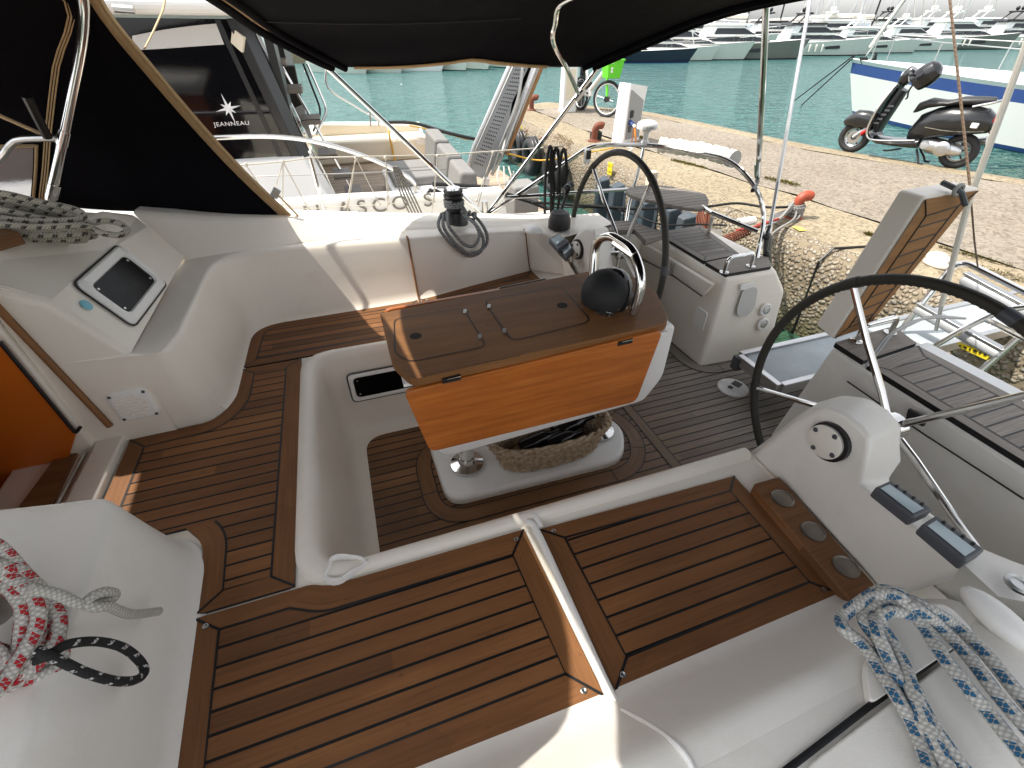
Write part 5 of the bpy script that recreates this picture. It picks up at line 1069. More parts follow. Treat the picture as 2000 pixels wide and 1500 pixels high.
t_ = text_mesh('N ASCO S', P(596, 430, y=ny - .012), (1, 0, .012), (0, 0, 1), .150, 'name_lettering', M['lettergrey'], nb, depth=.004, space=1.42, bold=.008, sx=1.12)
# cabin: white lower side, black glass, white roof
cb = [(-.30, 1.385), (-.345, 1.405), (-.74, 1.395), (-1.6, 1.37), (-5.2, 1.36)]
b = MB(); b.loft([[V((-.02, 4.30, .745)), V((-.10, 4.36, 1.0)), V((-.29, 4.55, 1.38)), V((-.5, 4.60, 1.39))], [V((-5.6, 4.22, .9)), V((-5.6, 4.3, 1.1)), V((-5.6, 4.55, 1.38)), V((-5.6, 4.6, 1.39))]], 0, closed=False)
b.add([(-.02, 4.30, .745), (-.10, 4.36, 1.0), (-.29, 4.55, 1.38), (-.25, 4.95, 1.36), (-.02, 4.92, .745)], [(0, 1, 2, 3, 4)])
b.build('cabin_side', M['gelwhite'], nb, smooth=0, bevel=.02, weld=True)
b = MB(); b.prism([V((-.335, 4.60, 1.375)), V((-.515, 4.60, 2.287)), V((-5.2, 4.62, 2.33)), V((-5.6, 4.6, 1.37))], (0, .05, 0)); gl = b.build('cabin_window', M['glassdark'], nb, smooth=0)
b = MB(); b.loft([[V((-.44, 4.597, 1.37)), V((-.60, 4.597, 2.285)), V((-.635, 4.597, 2.285)), V((-.475, 4.597, 1.37))]] + [[V((-.44, 4.59, 1.37)), V((-.60, 4.59, 2.285)), V((-.635, 4.59, 2.285)), V((-.475, 4.59, 1.37))]], 0, True, True); b.build('window_frame', M['black'], gl, smooth=0)
b = MB(); cr = smooth_path([P(258, 70, y=4.595), P(320, 58, y=4.595), P(380, 50, y=4.595), P(422, 46, y=4.595)], 4); cr2 = smooth_path([P(260, 98, y=4.595), P(320, 95, y=4.595), P(390, 90, y=4.595), P(438, 87, y=4.595)], 4); b.loft([cr, cr2], 0, closed=False); b.build('glass_band', M['gelgrey'], gl)  # pale grey band laid on the face of the opaque glass
b = MB(); b.loft([[V((-.30, 4.58, 1.36)), V((-.49, 4.58, 2.29)), V((-.42, 4.70, 2.29)), V((-.23, 4.70, 1.36))], [V((-.37, 4.58, 1.36)), V((-.56, 4.58, 2.29)), V((-.56, 4.70, 2.29)), V((-.37, 4.70, 1.36))]], 0, True, True); b.build('after_pillar', M['black'], nb, smooth=0, bevel=.01)
b = MB(); b.loft([[V((.02, 4.45, 2.30)), V((.02, 4.42, 2.36)), V((-.1, 4.6, 2.55)), V((-.1, 7.5, 2.55)), V((.02, 7.7, 2.36)), V((.02, 7.6, 2.30))], [V((-6.0, 4.55, 2.34)), V((-6.2, 4.5, 2.40)), V((-5.6, 4.8, 2.62)), V((-5.6, 7.3, 2.62)), V((-6.2, 7.6, 2.40)), V((-6.0, 7.5, 2.34))]], 0, True, True); rf = b.build('roof', M['gelwhite'], nb, smooth=0, bevel=.03)
b = MB(); b.tube([P(222, 16, y=4.38), P(262, 19, y=4.38)], .028, 10, flat=.8); b.build('roof_vent', M['chrome'], rf)
MB().box((-.36, 4.75, 1.37), (-.30, 5.15, 2.3)).build('cabin_bulkhead', M['black'], nb); MB().box((-.36, 6.0, .75), (-.30, 7.5, 2.3)).build('cabin_bulkhead', M['black'], nb)
b = MB(); b.loft([[V((-.26, 4.8, 1.36)), V((-.46, 4.8, 2.25)), V((-.46, 5.1, 2.25)), V((-.26, 5.1, 1.36))], [V((-.22, 4.8, 1.36)), V((-.42, 4.8, 2.25)), V((-.42, 5.1, 2.25)), V((-.22, 5.1, 1.36))]], 0, True, True); b.build('pillar_mirror', M['chrome'], nb)
b = MB(); b.tube([P(505, 110, y=4.95), P(566, 252, y=4.9)], .014, 8); b.tube([P(500, 130, y=4.95), P(562, 262, y=4.9)], .012, 8); b.build('grab_rail', M['chrome'], nb)
c = P(470, 78, y=4.62); b = MB(); b.obox(c, (.03, -.02, -.03), (.02, .05, 0), (.02, 0, .045)); b.build('cabin_lamp', M['cream'], nb, bevel=.006)
for k, (px, py) in enumerate(((482, 60), (490, 80), (495, 102))): MB().lathe([(.035, -.03), (.03, .03), (0, .03)], P(px, py, y=5.0), seg=10).build('nav_light', M['gelgrey'], nb)
# star emblem and lettering on the glass
sc_ = P(446, 212, y=4.594); b = MB(); N8 = 16; ctr = sc_ + V((0, -.008, 0))
rad = [.098, .026, .058, .026] * 4; rad[8] = .098
rr = [sc_ + V((math.sin(k * math.pi / 8 - .18) * rad[k] * .95, 0, math.cos(k * math.pi / 8 - .18) * rad[k] * (1.05 if k % 8 == 0 else .95))) for k in range(16)]
for k in range(16): b.add([ctr, rr[k], rr[(k + 1) % 16]], [(0, 1, 2)])
b.build('star_emblem', M['letterwhite'], gl, smooth=0)
text_mesh('JEANNEAU', P(419, 247, y=4.596), (1, 0, .0), (0, 0, 1), .040, 'maker_lettering', M['letterwhite'], gl, depth=.003, space=1.12, bold=.004, sx=1.2)
# ladder to the flybridge
st0, st1 = P(478, 40, y=5.15), P(648, 383, y=5.15); s20, s21 = P(500, 40, y=5.6), P(695, 385, y=5.45)
lad = thing('flybridge_ladder', 'raked steel ladder with grey wooden treads on the motor yacht', 'ladder', (.1, 5.4, .75))
for p, q in ((st0, st1), (st0 + V((.035, .02, 0)), st1 + V((.035, .02, 0))), (s20, s21)): MB().tube([p, q], .0135, 8).build('stringer', M['chrome'], lad)
for px, py in ((540, 120), (571, 172), (607, 232), (640, 298), (668, 338), (690, 373)):
    c = P(px, py, y=5.38); MB().box(c + V((-.085, -.16, -.03)), c + V((.085, .16, .02))).build('tread', M['greyteak'], lad, bevel=.004)
MB().tube(fillet([P(600, 124, y=5.7), P(640, 215, y=5.7), P(618, 262, y=5.5)], .08, 5), .012, 8).build('hand_rail', M['chrome'], lad)
MB().tube(fillet([P(592, 124, y=5.75), P(628, 218, y=5.75), P(612, 256, y=5.55)], .08, 5), .010, 8).build('hand_rail', M['black'], lad)
b = MB(); b.prism([P(513, 130, y=5.9), P(575, 130, y=5.9), P(610, 300, y=5.9), P(560, 300, y=5.9)], (0, .2, 0)); b.build('bulkhead_panel', M['net'], nb, smooth=0)
b = MB(); b.prism([P(570, 215, y=5.6), P(592, 205, y=5.6), P(640, 378, y=5.3), P(600, 385, y=5.3)], (0, .06, 0)); b.build('door_panel', M['gelgrey'], nb, smooth=0)
b = MB(); b.box((-.30, 7.2, .745), (1.25, 7.75, 1.02)); b.prism([(-.2, 7.74, .75), (1.28, 7.70, .75), (1.20, 7.72, 1.10), (-.2, 7.74, 1.18)], (0, .1, 0)); b.build('side_coaming', M['cream'], nb, bevel=.03)
b = MB(); b.prism([V((.72, 7.18, .80)), V((1.02, 7.18, .80)), V((1.0, 7.18, 1.0)), V((.74, 7.18, 1.0))], (0, -.015, 0)); dr = b.build('locker_door', M['cream'], nb, bevel=.006)
b = MB(); b.prism([V((1.06, 7.19, .93)), V((1.2, 7.19, .93)), V((1.2, 7.19, 1.0)), V((1.06, 7.19, 1.0))], (0, -.004, 0)); b.build('instruction_plate', M['whitecover'], nb, smooth=0)
# after seat
s0 = [P(847, 270, y=5.75), P(885, 285, y=5.5), P(935, 345, y=4.95), P(925, 365, y=4.85), P(868, 362, y=5.0), P(850, 300, y=5.6)]
sb = thing('after_seat', 'grey upholstered seat back across the stern of the motor yacht', 'seat', (1.1, 5.4, .75))
zs_ = [(5.85, .0), (5.52, .06), (5.16, .1), (4.80, .06)]
for k in range(3):
    y1, y0 = 5.88 - k * .36, 5.54 - k * .36; top = 1.30 - .09 * k
    pr = [V((.92 + .05 * k, y1, .85)), V((1.16 + .05 * k, y1, .85)), V((1.14 + .05 * k, y1, top + .03)), V((.98 + .05 * k, y1, top + .04))]
    q = [p + V((.045, y0 - y1, -.07 if p.z > 1 else 0)) for p in pr]
    MB().loft([pr, q], 0, True, True).build('backrest_cushion', M['cushion'], sb, smooth=0, bevel=.03, bseg=4)
for k in range(2): MB().box((.48, 5.52 - k * .42, .93), (1.0, 5.92 - k * .42, 1.02)).build('seat_cushion', M['cushion'], sb, bevel=.025)
MB().box((.44, 5.0, .745), (1.25, 5.95, .93)).build('seat_base', M['gelwhite'], sb, bevel=.02)
b = MB(); b.box((1.22, 5.5, .4), (1.30, 7.2, 1.06)); b.build('transom', M['gelwhite'], nb, bevel=.03)
b = MB(); b.box((1.75, 5.0, .42), (2.05, 5.35, .85)); b.build('platform_box', M['cushion'], nb, bevel=.03)
rl = fillet([V((-1.6, 4.0, 1.66)), P(440, 268, y=4.0), P(520, 265, y=4.0), P(600, 272, y=4.0), P(680, 293, y=4.0), P(745, 318, y=4.0), P(800, 347, y=4.0), P(812, 362, y=4.0), P(811, 378, y=4.0)], .12, 5)
MB().tube(rl, .016, 10).build('deck_rail', M['chrome'], nb)
MB().tube([P(811, 365, y=4.0), P(811, 381, y=4.0)], .021, 10).build('rail_socket', M['steel'], nb)
c = P(846, 380, y=3.98); b = MB(); b.tube([c + V((-.06, 0, .01)), c + V((-.03, 0, .03)), c + V((.03, 0, .03)), c + V((.07, 0, .01))], .012, 8); b.tube([c + V((-.02, 0, .0)), c + V((-.02, 0, .05))], .014, 8); b.build('mooring_cleat', M['black'], nb)
b = MB(); b.tube(smooth_path([P(640, 120, y=7.6), P(640, 170, y=7.6), P(690, 205, y=7.7), P(735, 232, y=7.7), P(740, 244, y=7.7)], 5), .014, 8); b.tube([P(722, 215, y=7.7), P(724, 245, y=7.7)], .012, 6); b.build('far_rail', M['steel'], nb)
b = MB(); b.tube(smooth_path([P(758, 239, y=7.4), P(790, 239, y=7.3), P(820, 243, y=7.2), P(870, 258, y=7.0), P(915, 269, y=6.9), P(960, 278, y=6.9)], 5), .022, 8); tag(b.build('shore_hose', M['black']), 'black hose leading from the motor yacht towards its raised gangway', 'hose')
b = MB(); b.tube(smooth_path([P(758, 241, y=7.3), P(760, 262, y=7.1), P(768, 300, y=7.1), P(776, 330, y=7.05), P(790, 345, y=6.8)], 5), .012, 8); b.tube(smooth_path([P(800, 245, y=7.25), P(860, 258, y=7.05), P(915, 273, y=6.95)], 4), .009, 6); tag(b.build('shore_cable', M['cordyellow']), 'yellow shore power cable hanging down inside the motor yacht cockpit', 'cable')
# raised gangway of the motor yacht
gw = thing('raised_gangway', 'long grey perforated gangway of the motor yacht hoisted upright', 'gangway', (1.5, 6.3, .7))
yy = 6.3
def gp_(px, py, dy=0): return P(px, py, y=yy) + V((0, dy, 0))
b = MB(); b.loft([[gp_(912, 340), gp_(930, 290), gp_(1012, 108), gp_(1048, 104), gp_(975, 300), gp_(950, 350)], [gp_(912, 340, .06), gp_(930, 290, .06), gp_(1012, 108, .06), gp_(1048, 104, .06), gp_(975, 300, .06), gp_(950, 350, .06)]], 0, True, True); b.build('tread_plate', M['alugrey'], gw, smooth=0)
def gq(u, v): return (gp_(922, 322) * (1 - v) + gp_(1016, 108) * v) * (1 - u) + (gp_(942, 330) * (1 - v) + gp_(1040, 108) * v) * u
for k in range(28):
    v = .03 + k / 28 * .95; b = MB()
    for u in (.15, .33, .51, .69, .87): c = gq(u, v) + V((0, -.003, 0)); b.obox(c, (gq(u + .09, v) - gq(u, v)) * .55, (0, .001, 0), (gq(u, v + .011) - gq(u, v)) * .5)
    b.build('slot_row', M['black'], gw)
for q, r_, m in (([gp_(908, 338, -.03), gp_(925, 285, -.03), gp_(1000, 115, -.03)], .028, 'alu'), ([gp_(958, 340, -.05), gp_(988, 285, -.05), gp_(1048, 106, -.05)], .026, 'alu'), ([gp_(970, 318, -.09), gp_(1046, 120, -.09)], .018, 'alu'), ([gp_(985, 300, -.1), gp_(1062, 106, -.1)], .022, 'warmb')): MB().tube(q, r_, 8).build('side_beam', M[m], gw)
b = MB(); b.prism([gp_(1000, 200, .0), gp_(1040, 115, .0), gp_(1062, 108, .0), gp_(1015, 255, .0), gp_(985, 300, 0)], (0, .12, 0)); b.build('side_web', M['white'], gw, smooth=0)
for px, py in ((1046, 112), (1040, 124)): MB().lathe([(.04, -.02), (.04, .02), (0, .02)], gp_(px, py, -.06), (0, 1, 0), 14).build('roller', M['chrome'], gw)
b = MB(); b.tube(smooth_path([gp_(1015, 108, -.14), gp_(1003, 190, -.16), gp_(975, 270, -.15), gp_(958, 330, -.12)], 5), .02, 8); b.tube(smooth_path([gp_(985, 240, -.17), gp_(968, 285, -.16), gp_(975, 300, -.15), gp_(955, 335, -.12)], 5), .014, 8); b.build('hoist_ram', M['steel'], gw)
MB().tube([gp_(948, 345, -.05), gp_(945, 372, -.03), gp_(960, 372, .0)], .05, 10).build('hinge', M['white'], gw)
b = MB()
for k in range(3): b.tube(smooth_path([P(975 + 9 * k, 325, y=5.6), P(972 + 14 * k, 350, y=5.5), P(985 + 10 * k, 375, y=5.4), P(995 + 4 * k, 345 - 5 * k, y=5.4)], 5), .011, 6)
tag(b.build('white_line', M['cordwhite']), 'loose white line hanging at the foot of the raised gangway', 'rope')
b = MB(); b.tube(smooth_path([P(845, 360, y=4.2), P(900, 363, y=4.2), P(960, 368, y=4.2), P(985, 378, y=4.3), P(1040, 395, y=4.2), P(1075, 410, y=4.1)], 5), .020, 8); tag(b.build('mooring_line', M['ropeblk']), 'thick black mooring line from the motor yacht stern running aft', 'rope')
# ================================================================== quay
QZ = .80
front = [(3.38, 12.0), (3.37, 10.2), (3.40, 6.6), (3.40, 5.2), (3.50, 3.6), (3.62, 2.65), (3.78, 1.6), (4.0, 0), (4.6, -5), (5.6, -14)]
front[0] = (3.86, 11.2)
seam = [(4.16, 11.4), (4.18, 9.8), (4.16, 8.1), (4.38, 5.6), (4.50, 4.4), (4.62, 3.4), (4.62, 2.75), (4.70, 1.7), (4.95, 0), (5.5, -5), (6.5, -14)]
back = [(5.0, 11.9), (6.45, 9.75), (6.62, 8.6), (6.93, 5.78), (7.72, 3.5), (8.6, 1.2), (10.6, -4), (14, -14)]
end = [(3.86, 11.2), (4.42, 11.65), (5.0, 11.9)]
def interp(tb, y):
    for (x0, y0), (x1, y1) in zip(tb, tb[1:]):
        if y1 <= y <= y0: return x0 + (x1 - x0) * (y0 - y) / (y0 - y1 + 1e-9)
    return tb[0][0] if y > tb[0][1] else tb[-1][0]
def yrange(a, c, n): return [a + (c - a) * k / n for k in range(n + 1)]
ys = yrange(9.75, -14, 90); rnd = random.Random(2)
def wob(x, y, s=.012): return s * mnoise.noise(V((x * 2.3, y * 2.3, 0)))
b = MB(); rows = []
for y in yrange(10.9, -14, 130):
    xf = interp(front, y) + .025 * mnoise.noise(V((0, y * 1.7, 3))); r_ = [V((xf + .10, y, -.6)), V((xf + .03, y, .0)), V((xf, y, .45)), V((xf - .005 + .02 * mnoise.noise(V((5, y * 3, 0))), y, .62)), V((xf + .03, y, .715)), V((xf + .085, y, .77)), V((xf + .16, y, .793 + wob(xf, y)))]
    rows.append(r_)
b.loft(rows, 0, closed=False); fc = b.build('quay', M['qface'], None, smooth=60); kind(fc, 'structure')
b = MB(); rows = []
for y in yrange(10.9, -14, 130):
    xf = interp(front, y) + .025 * mnoise.noise(V((0, y * 1.7, 3))) + .16; xs = max(interp(seam, y), xf + .02); rows.append([V((xf + (xs - xf) * t, y, .793 + .009 * min(1, t * 4) + wob(xf + t, y))) for t in (0, .25, .5, .75, .985)])
b.loft(rows, 0, closed=False); lp = b.build('quay_edge_band', M['qlip'], None, smooth=60); kind(lp, 'structure')
b = MB(); rows = []
for y in yrange(10.9, -14, 110):
    xs = interp(seam, y) + .012; xb = interp(back, min(y, 11.9)); rows.append([V((xs + (xb - .42 - xs) * t, y, QZ + .004 + wob(xs + 5 * t, y, .02))) for t in (0, .02, .2, .4, .6, .8, 1)])
b.loft(rows, 0, closed=False); qt = b.build('quay_top', M['qtop'], None, smooth=60); kind(qt, 'structure')
b = MB(); rows = []
for y in yrange(10.9, -14, 80):
    xb = interp(back, min(y, 11.9)); rows.append([V((xb - .42, y, QZ + .006)), V((xb - .2, y, QZ + .010)), V((xb - .04, y, QZ + .004)), V((xb, y, QZ - .04)), V((xb, y, -.6))])
b.loft(rows, 0, closed=False)
b.poly([V((x, y, QZ + .003)) for x, y in ((3.50, 10.88), (3.87, 11.2), (4.42, 11.65), (5.0, 11.9), (5.75, 10.88))][::-1]); b.prism([V((x, y, -.6)) for x, y in ((3.45, 10.9), (3.87, 11.2), (4.42, 11.65), (5.0, 11.9), (5.75, 10.9))], (0, 0, .6 + QZ - .002))
bk2 = b.build('quay_back_edge', M['qlip'], None, smooth=50); kind(bk2, 'structure')
def ribbon3(pts, wd, z, m, name, k_=None, th=.004):
    b = MB(); ribbon(b, [V((*p, z)) for p in pts], wd, 0, th); o = b.build(name, M[m], None, smooth=0); o['kind'] = 'structure'; return o
gy = [(3.60 + .03, 2.70)]
b = MB(); b.tube([V((3.66, 2.62, -.3)), V((3.635, 2.62, .3)), V((3.615, 2.63, .70)), V((3.70, 2.62, .80)), V((4.0, 2.55, .806)), V((4.65, 2.48, .806))], .011, 6); o = b.build('expansion_joint', M['caulk'], None); o['kind'] = 'structure'
for i, (px, py, w_, h_) in enumerate(((1528, 354, .22, .07), (1345, 320, .30, .05), (1365, 297, .2, .05), (1980, 540, .3, .06), (1905, 500, .25, .04), (1712, 460, .10, .05), (1250, 268, .12, .08))):
    c = P(px, py, z=QZ + .01); b = MB(); rn = random.Random(i)
    for k in range(220):
        a = rn.uniform(0, 6.28); r_ = math.sqrt(rn.random()); p = c + V((r_ * h_ * math.cos(a) - .25 * r_ * w_ * math.sin(a), r_ * w_ * math.sin(a), 0)); s_ = rn.uniform(.006, .016)
        b.add([p + V((-s_, 0, -.004)), p + V((s_, s_ * .5, -.004)), p + V((rn.uniform(-s_, s_), rn.uniform(-s_, s_), s_ * 1.3))], [(0, 1, 2)])
    o = b.build('moss', M['moss'], None, smooth=0); o['kind'] = 'stuff'
c = P(1560, 446, z=QZ + .012); b = MB(); b.poly([c + V((-.04, -.05, .0)), c + V((.03, -.06, 0)), c + V((.05, .05, 0)), c + V((-.02, .06, 0))]); o = b.build('yellow_paint_mark', M['paint_yellow'], None, smooth=0); o['kind'] = 'structure'
# ---- bollards
def bollard(base, sc, face, mat, label):
    t = thing('mooring_bollard', label, 'bollard', base, 'mooring bollards on the quay')
    f = V((math.cos(face), math.sin(face), 0)); base = V(base)
    MB().lathe([(.12 * sc, -.01), (.12 * sc, .012), (.07 * sc, .02), (.06 * sc, .04)], base, seg=18).build('foot_plate', mat, t)
    path = [base + V((0, 0, .0)), base + V((0, 0, .12 * sc)), base + V((0, 0, .20 * sc)) + f * .005, base + V((0, 0, .255 * sc)) + f * .05 * sc, base + V((0, 0, .262 * sc)) + f * .12 * sc, base + V((0, 0, .25 * sc)) + f * .165 * sc]
    MB().tube(smooth_path(path, 4), [r_ * sc for r_ in [.058] * 9 + [.062] * 4 + [.064] * 4 + [.062, .055, .045, .02]][:len(smooth_path(path, 4))], 14).build('post', mat, t); return t
bollard(tuple(P(1010, 218, z=QZ)), .85, R(-20), M['rust'], 'rust red bollard at the far end of the quay, nearer its corner')
bollard(tuple(P(1038, 215, z=QZ)), .9, R(-20), M['rust'], 'rust red bollard at the far end of the quay, beside the blue roofed post')
bollard(tuple(P(1160, 276, z=QZ)), .85, R(-15), M['rust'], 'brown bollard wound with chain beside the white power pedestal')
ob = bollard(tuple(P(1548, 424, z=QZ)), .74, R(-15), M['orangepaint'], 'orange painted bollard wrapped in many grey mooring ropes')
o0 = P(1548, 424, z=QZ)
b = MB()
for k in range(9): b.tube([o0 + V((math.cos(a) * (.055 + .014 * (k % 2)), math.sin(a) * (.055 + .014 * (k % 2)), .02 + .012 * k + .008 * math.sin(a + k))) for a in [j * .45 for j in range(14)]], .0125, 6, True)
tag(b.build('rope_turns', M['ropesilver'], smooth=60), 'grey rope turns wound round the orange bollard', 'rope')
pr = o0 + V((0, 0, .1)); b = MB()
for k in range(6): b.tube(smooth_path([pr + V((.02, -.05 + .02 * k, -.03 + .016 * k)), P(1540 - 4 * k, 410 + 4 * k, z=.86), P(1505 - 3 * k, 425 + 4 * k, z=.88), P(1497, 452 + 3 * k, z=.92), P(1492, 470 + 4 * k, z=1.05)], 5), .0125, 6)
tag(b.build('mooring_rope', M['ropesilver'], smooth=60), 'bundle of grey mooring ropes leading from the orange bollard to the stern', 'rope')
b = MB(); b.tube(smooth_path([pr, P(1560, 425, z=.83), P(1520, 447, z=.82), P(1506, 470, z=.75), P(1505, 530, z=.45), P(1507, 560, z=.3)], 5), .011, 6); b.tube(smooth_path([pr, P(1550, 428, z=.84), P(1510, 455, z=.82), P(1500, 480, z=.7), P(1500, 540, z=.4)], 5), .010, 6); tag(b.build('hanging_rope', M['ropesilver'], smooth=60), 'grey rope tail hanging down the quay face below the orange bollard', 'rope')
b = MB(); b.tube(smooth_path([pr, P(1500, 405, z=.88), P(1440, 397, z=.86), P(1385, 403, z=.85), P(1330, 405, z=.9), P(1250, 408, z=1.0), P(1150, 402, z=1.05), P(1040, 395, z=1.1)], 6), .012, 6); tag(b.build('mooring_rope', M['ropeblk'], smooth=60), 'dark mooring rope stretched low along the quay to the motor yacht', 'rope')
b = MB(); b.tube([P(1500, 435, z=.95), P(1470, 445, z=.95), P(1440, 450, z=.95)], .013, 8); b.tube([P(1520, 428, z=.93), P(1480, 440, z=.95)], .013, 8); tag(b.build('mooring_rope', M['redrope'], smooth=60), 'short red braided rope among the grey mooring ropes', 'rope')
def spring(p, q, r_, n, w_, mat, name, label):
    p, q = V(p), V(q); d = (q - p); e1 = d.orthogonal().normalized(); e2 = d.normalized().cross(e1)
    K = n * 12; b = MB(); b.tube([p + d * (k / K) + (e1 * math.cos(k * math.pi / 6) + e2 * math.sin(k * math.pi / 6)) * r_ for k in range(K + 1)], w_, 6); return tag(b.build(name, mat, smooth=60), label, 'spring')
spring(P(1443, 435, z=.95), P(1474, 430, z=.95), .03, 8, .006, M['white'], 'mooring_spring', 'white mooring spring near the orange bollard')
spring(P(1405, 475, z=.9), P(1462, 450, z=.92), .034, 12, .006, M['rust'], 'mooring_spring', 'rusty mooring spring above the yellow hose coil')
b = MB(); b.tube(smooth_path([P(1395, 480, z=.9), P(1360, 500, z=.85)], 3), .012, 6); b.tube(smooth_path([P(1458, 452, z=.92), P(1490, 440, z=.95)], 3), .014, 6); tag(b.build('mooring_chain', M['rust'], smooth=60), 'rusty chain ends joining the rusty mooring spring', 'chain')
b = MB()
for k in range(5): c = P(1398, 486, z=.95); b.tube([c + V((-.02 * k * .2, .11 * math.cos(a) * (1 - .05 * k) , .075 * math.sin(a) * (1 - .05 * k) - .02)) + V((.05 * math.cos(a), 0, .012 * k - .03)) for a in [j * .39 for j in range(16)]], .010, 6, True)
tag(b.build('hose_coil', M['cordyellow'], smooth=60), 'yellow hose coiled on the stern by the after rail', 'hose')
c = P(1368, 440, x=3.42); b = MB()
for k in range(4): b.tube(smooth_path([P(1372, 402, x=3.35), P(1362 + 4 * k, 425, x=3.33), P(1366 + 5 * k, 450, x=3.33), P(1374, 462 + k * 4, x=3.33), P(1384 - 3 * k, 440, x=3.33), P(1384, 405, x=3.35)], 4), .014, 6)
tag(b.build('hanging_rope', M['rust'], smooth=60), 'rust orange rope loop hanging on the quay face beside the black fenders', 'rope')
b = MB(); b.tube(smooth_path([P(1080, 405, y=4.0), P(1200, 408, z=1.0), P(1290, 438, z=.95), P(1360, 438, z=.95), P(1420, 440, z=.95)], 5), .008, 6); tag(b.build('mooring_rope', M['ropeblk'], smooth=60), 'thin black rope stretched level behind the far wheel', 'rope')
b = MB(); b.tube(smooth_path([P(960, 290, y=6.4), P(1000, 302, y=6.6), P(1050, 313, y=6.6), P(1100, 308, z=.85), P(1150, 298, z=.85), P(1200, 288, z=.85)], 6), .010, 6); tag(b.build('shore_cable', M['cordyellow'], smooth=60), 'yellow cable sagging across the water to the quay', 'cable')
b = MB()
for k in range(7): b.tube([P(1163, 274, z=QZ) + V((math.cos(a) * .085, math.sin(a) * .085, .02 + .016 * k + .01 * math.sin(a * 2 + k))) for a in [j * .45 for j in range(14)]], .012, 6, True)
tag(b.build('chain_turns', M['ropeblk'], smooth=60), 'dark chain wound round the brown bollard', 'chain')
b = MB(); rn = random.Random(4)
for k in range(90):
    c = P(1105, 278, z=.76) + V((rn.uniform(-.05, .02), rn.uniform(-.3, .3), rn.uniform(-.06, .05))); b.tube([c, c + V((rn.uniform(-.1, .02), rn.uniform(-.06, .06), rn.uniform(.0, .09)))], .005, 4)
o = b.build('dry_weed', M['wicker'], None); o['kind'] = 'stuff'
# ---- tyres hung on the face
def torus(b, c, ax, R0, r0, m=0, seg=30, sec=12, flat=1.0):
    ax = V(ax).normalized(); e1 = ax.orthogonal().normalized(); e2 = ax.cross(e1); rings = []
    for i in range(seg):
        a = 2 * math.pi * i / seg; d = e1 * math.cos(a) + e2 * math.sin(a)
        rings.append([V(c) + d * (R0 + r0 * math.cos(2 * math.pi * j / sec)) + ax * (r0 * flat * math.sin(2 * math.pi * j / sec)) for j in range(sec)])
    return b.loft(rings, m, True, ring_closed=True)
for i, (px, py, rr, lb) in enumerate(((982, 271, .29, 'old black tyre fender on the quay face, farthest of the row'), (1012, 286, .28, 'old black tyre fender on the quay face, second from the far end'), (1039, 306, .31, 'old black tyre fender on the quay face, third from the far end'), (1083, 336, .32, 'old black tyre fender on the quay face, nearest and behind the hanging black ropes'))):
    c = P(px, py, x=3.23); t = thing('tyre_fender', lb, 'tyre', tuple(c), 'tyre fenders on the quay face')
    torus(MB(), c, (1, 0, 0), rr * .72, rr * .30, flat=1.15).build('tyre', M['rubber'], t)
    for k in range(3): torus(MB(), c + V((-.06 + .06 * k, 0, 0)), (1, 0, 0), rr * 1.005, .008, seg=40, sec=5).build('tread', M['black'], t)
    MB().tube([c + V((.05, 0, rr * .7)), V((3.42, c.y, .72))], .012, 6).build('chain', M['rust'], t)
# ---- black dock fenders
for i, (px, py, zt, hh, lb) in enumerate(((1173, 347, .70, .75, 'slate rubber dock fender, farthest of the first pair'), (1201, 359, .68, .75, 'slate rubber dock fender below the yellow sign'), (1240, 382, .66, .7, 'slate rubber dock fender half hidden by the corner seat, farther'), (1256, 390, .65, .7, 'slate rubber dock fender half hidden by the corner seat, nearer'), (1300, 404, .62, .7, 'slate rubber dock fender inside the far wheel, farther of its pair'), (1325, 420, .60, .7, 'slate rubber dock fender nearest the orange rope loop'))):
    c = P(px, py, x=3.30); c.x = interp(front, c.y); zt = c.z; t = thing('dock_fender', lb, 'fender', (c.x, c.y, zt - hh), 'rubber dock fenders')
    b = MB(); w_ = .105; pr = [V((c.x + .02, c.y - w_, 0)), V((c.x + .02, c.y + w_, 0)), V((c.x - .13, c.y + w_ * .55, 0)), V((c.x - .13, c.y - w_ * .55, 0))]
    b.loft([[p + V((0, 0, zt - hh)) for p in pr], [p + V((0, 0, zt - (.03 if k > 1 else -.01))) for k, p in enumerate(pr)]], 0, True, True); b.build('fender_block', M['fender'], t, smooth=0, bevel=.015)
    b = MB(); b.box((c.x - .01, c.y - w_ - .05, zt - hh), (c.x + .03, c.y + w_ + .05, zt - .03)); b.build('mounting_flange', M['fender'], t, bevel=.006)
    for z_ in (.08, .35, .6): MB().lathe([(.014, 0), (.01, .012), (0, .012)], (c.x - .012, c.y - w_ - .025, zt - z_), (-1, 0, 0), 8).build('bolt', M['steel'], t)
# ---- yellow numbered plates
for px, py, hh, ww, l1, l2, lb in ((1196, 329, .145, .11, 'PL11', '4.3M', 'yellow berth plate on the quay face above the rubber fenders'), (1023, 253, .15, .10, 'PL12', '4.3M', 'yellow berth plate on the quay face above the tyres')):
    c = P(px, py, x=3.40); c.x = interp(front, c.y) - .035; t = thing('berth_plate', lb, 'sign', tuple(c), 'berth plates')
    MB().box(c + V((-.006, -ww / 2, -hh / 2)), c + V((.006, ww / 2, hh / 2))).build('plate', M['yellow'], t)
    text_mesh(l1, c + V((-.008, ww * .38, hh * .12)), (0, -1, 0), (0, 0, 1), .043, 'lettering', M['letterblack'], t, depth=.001)
    text_mesh(l2, c + V((-.008, ww * .38, -hh * .36)), (0, -1, 0), (0, 0, 1), .043, 'lettering', M['letterblack'], t, depth=.001)
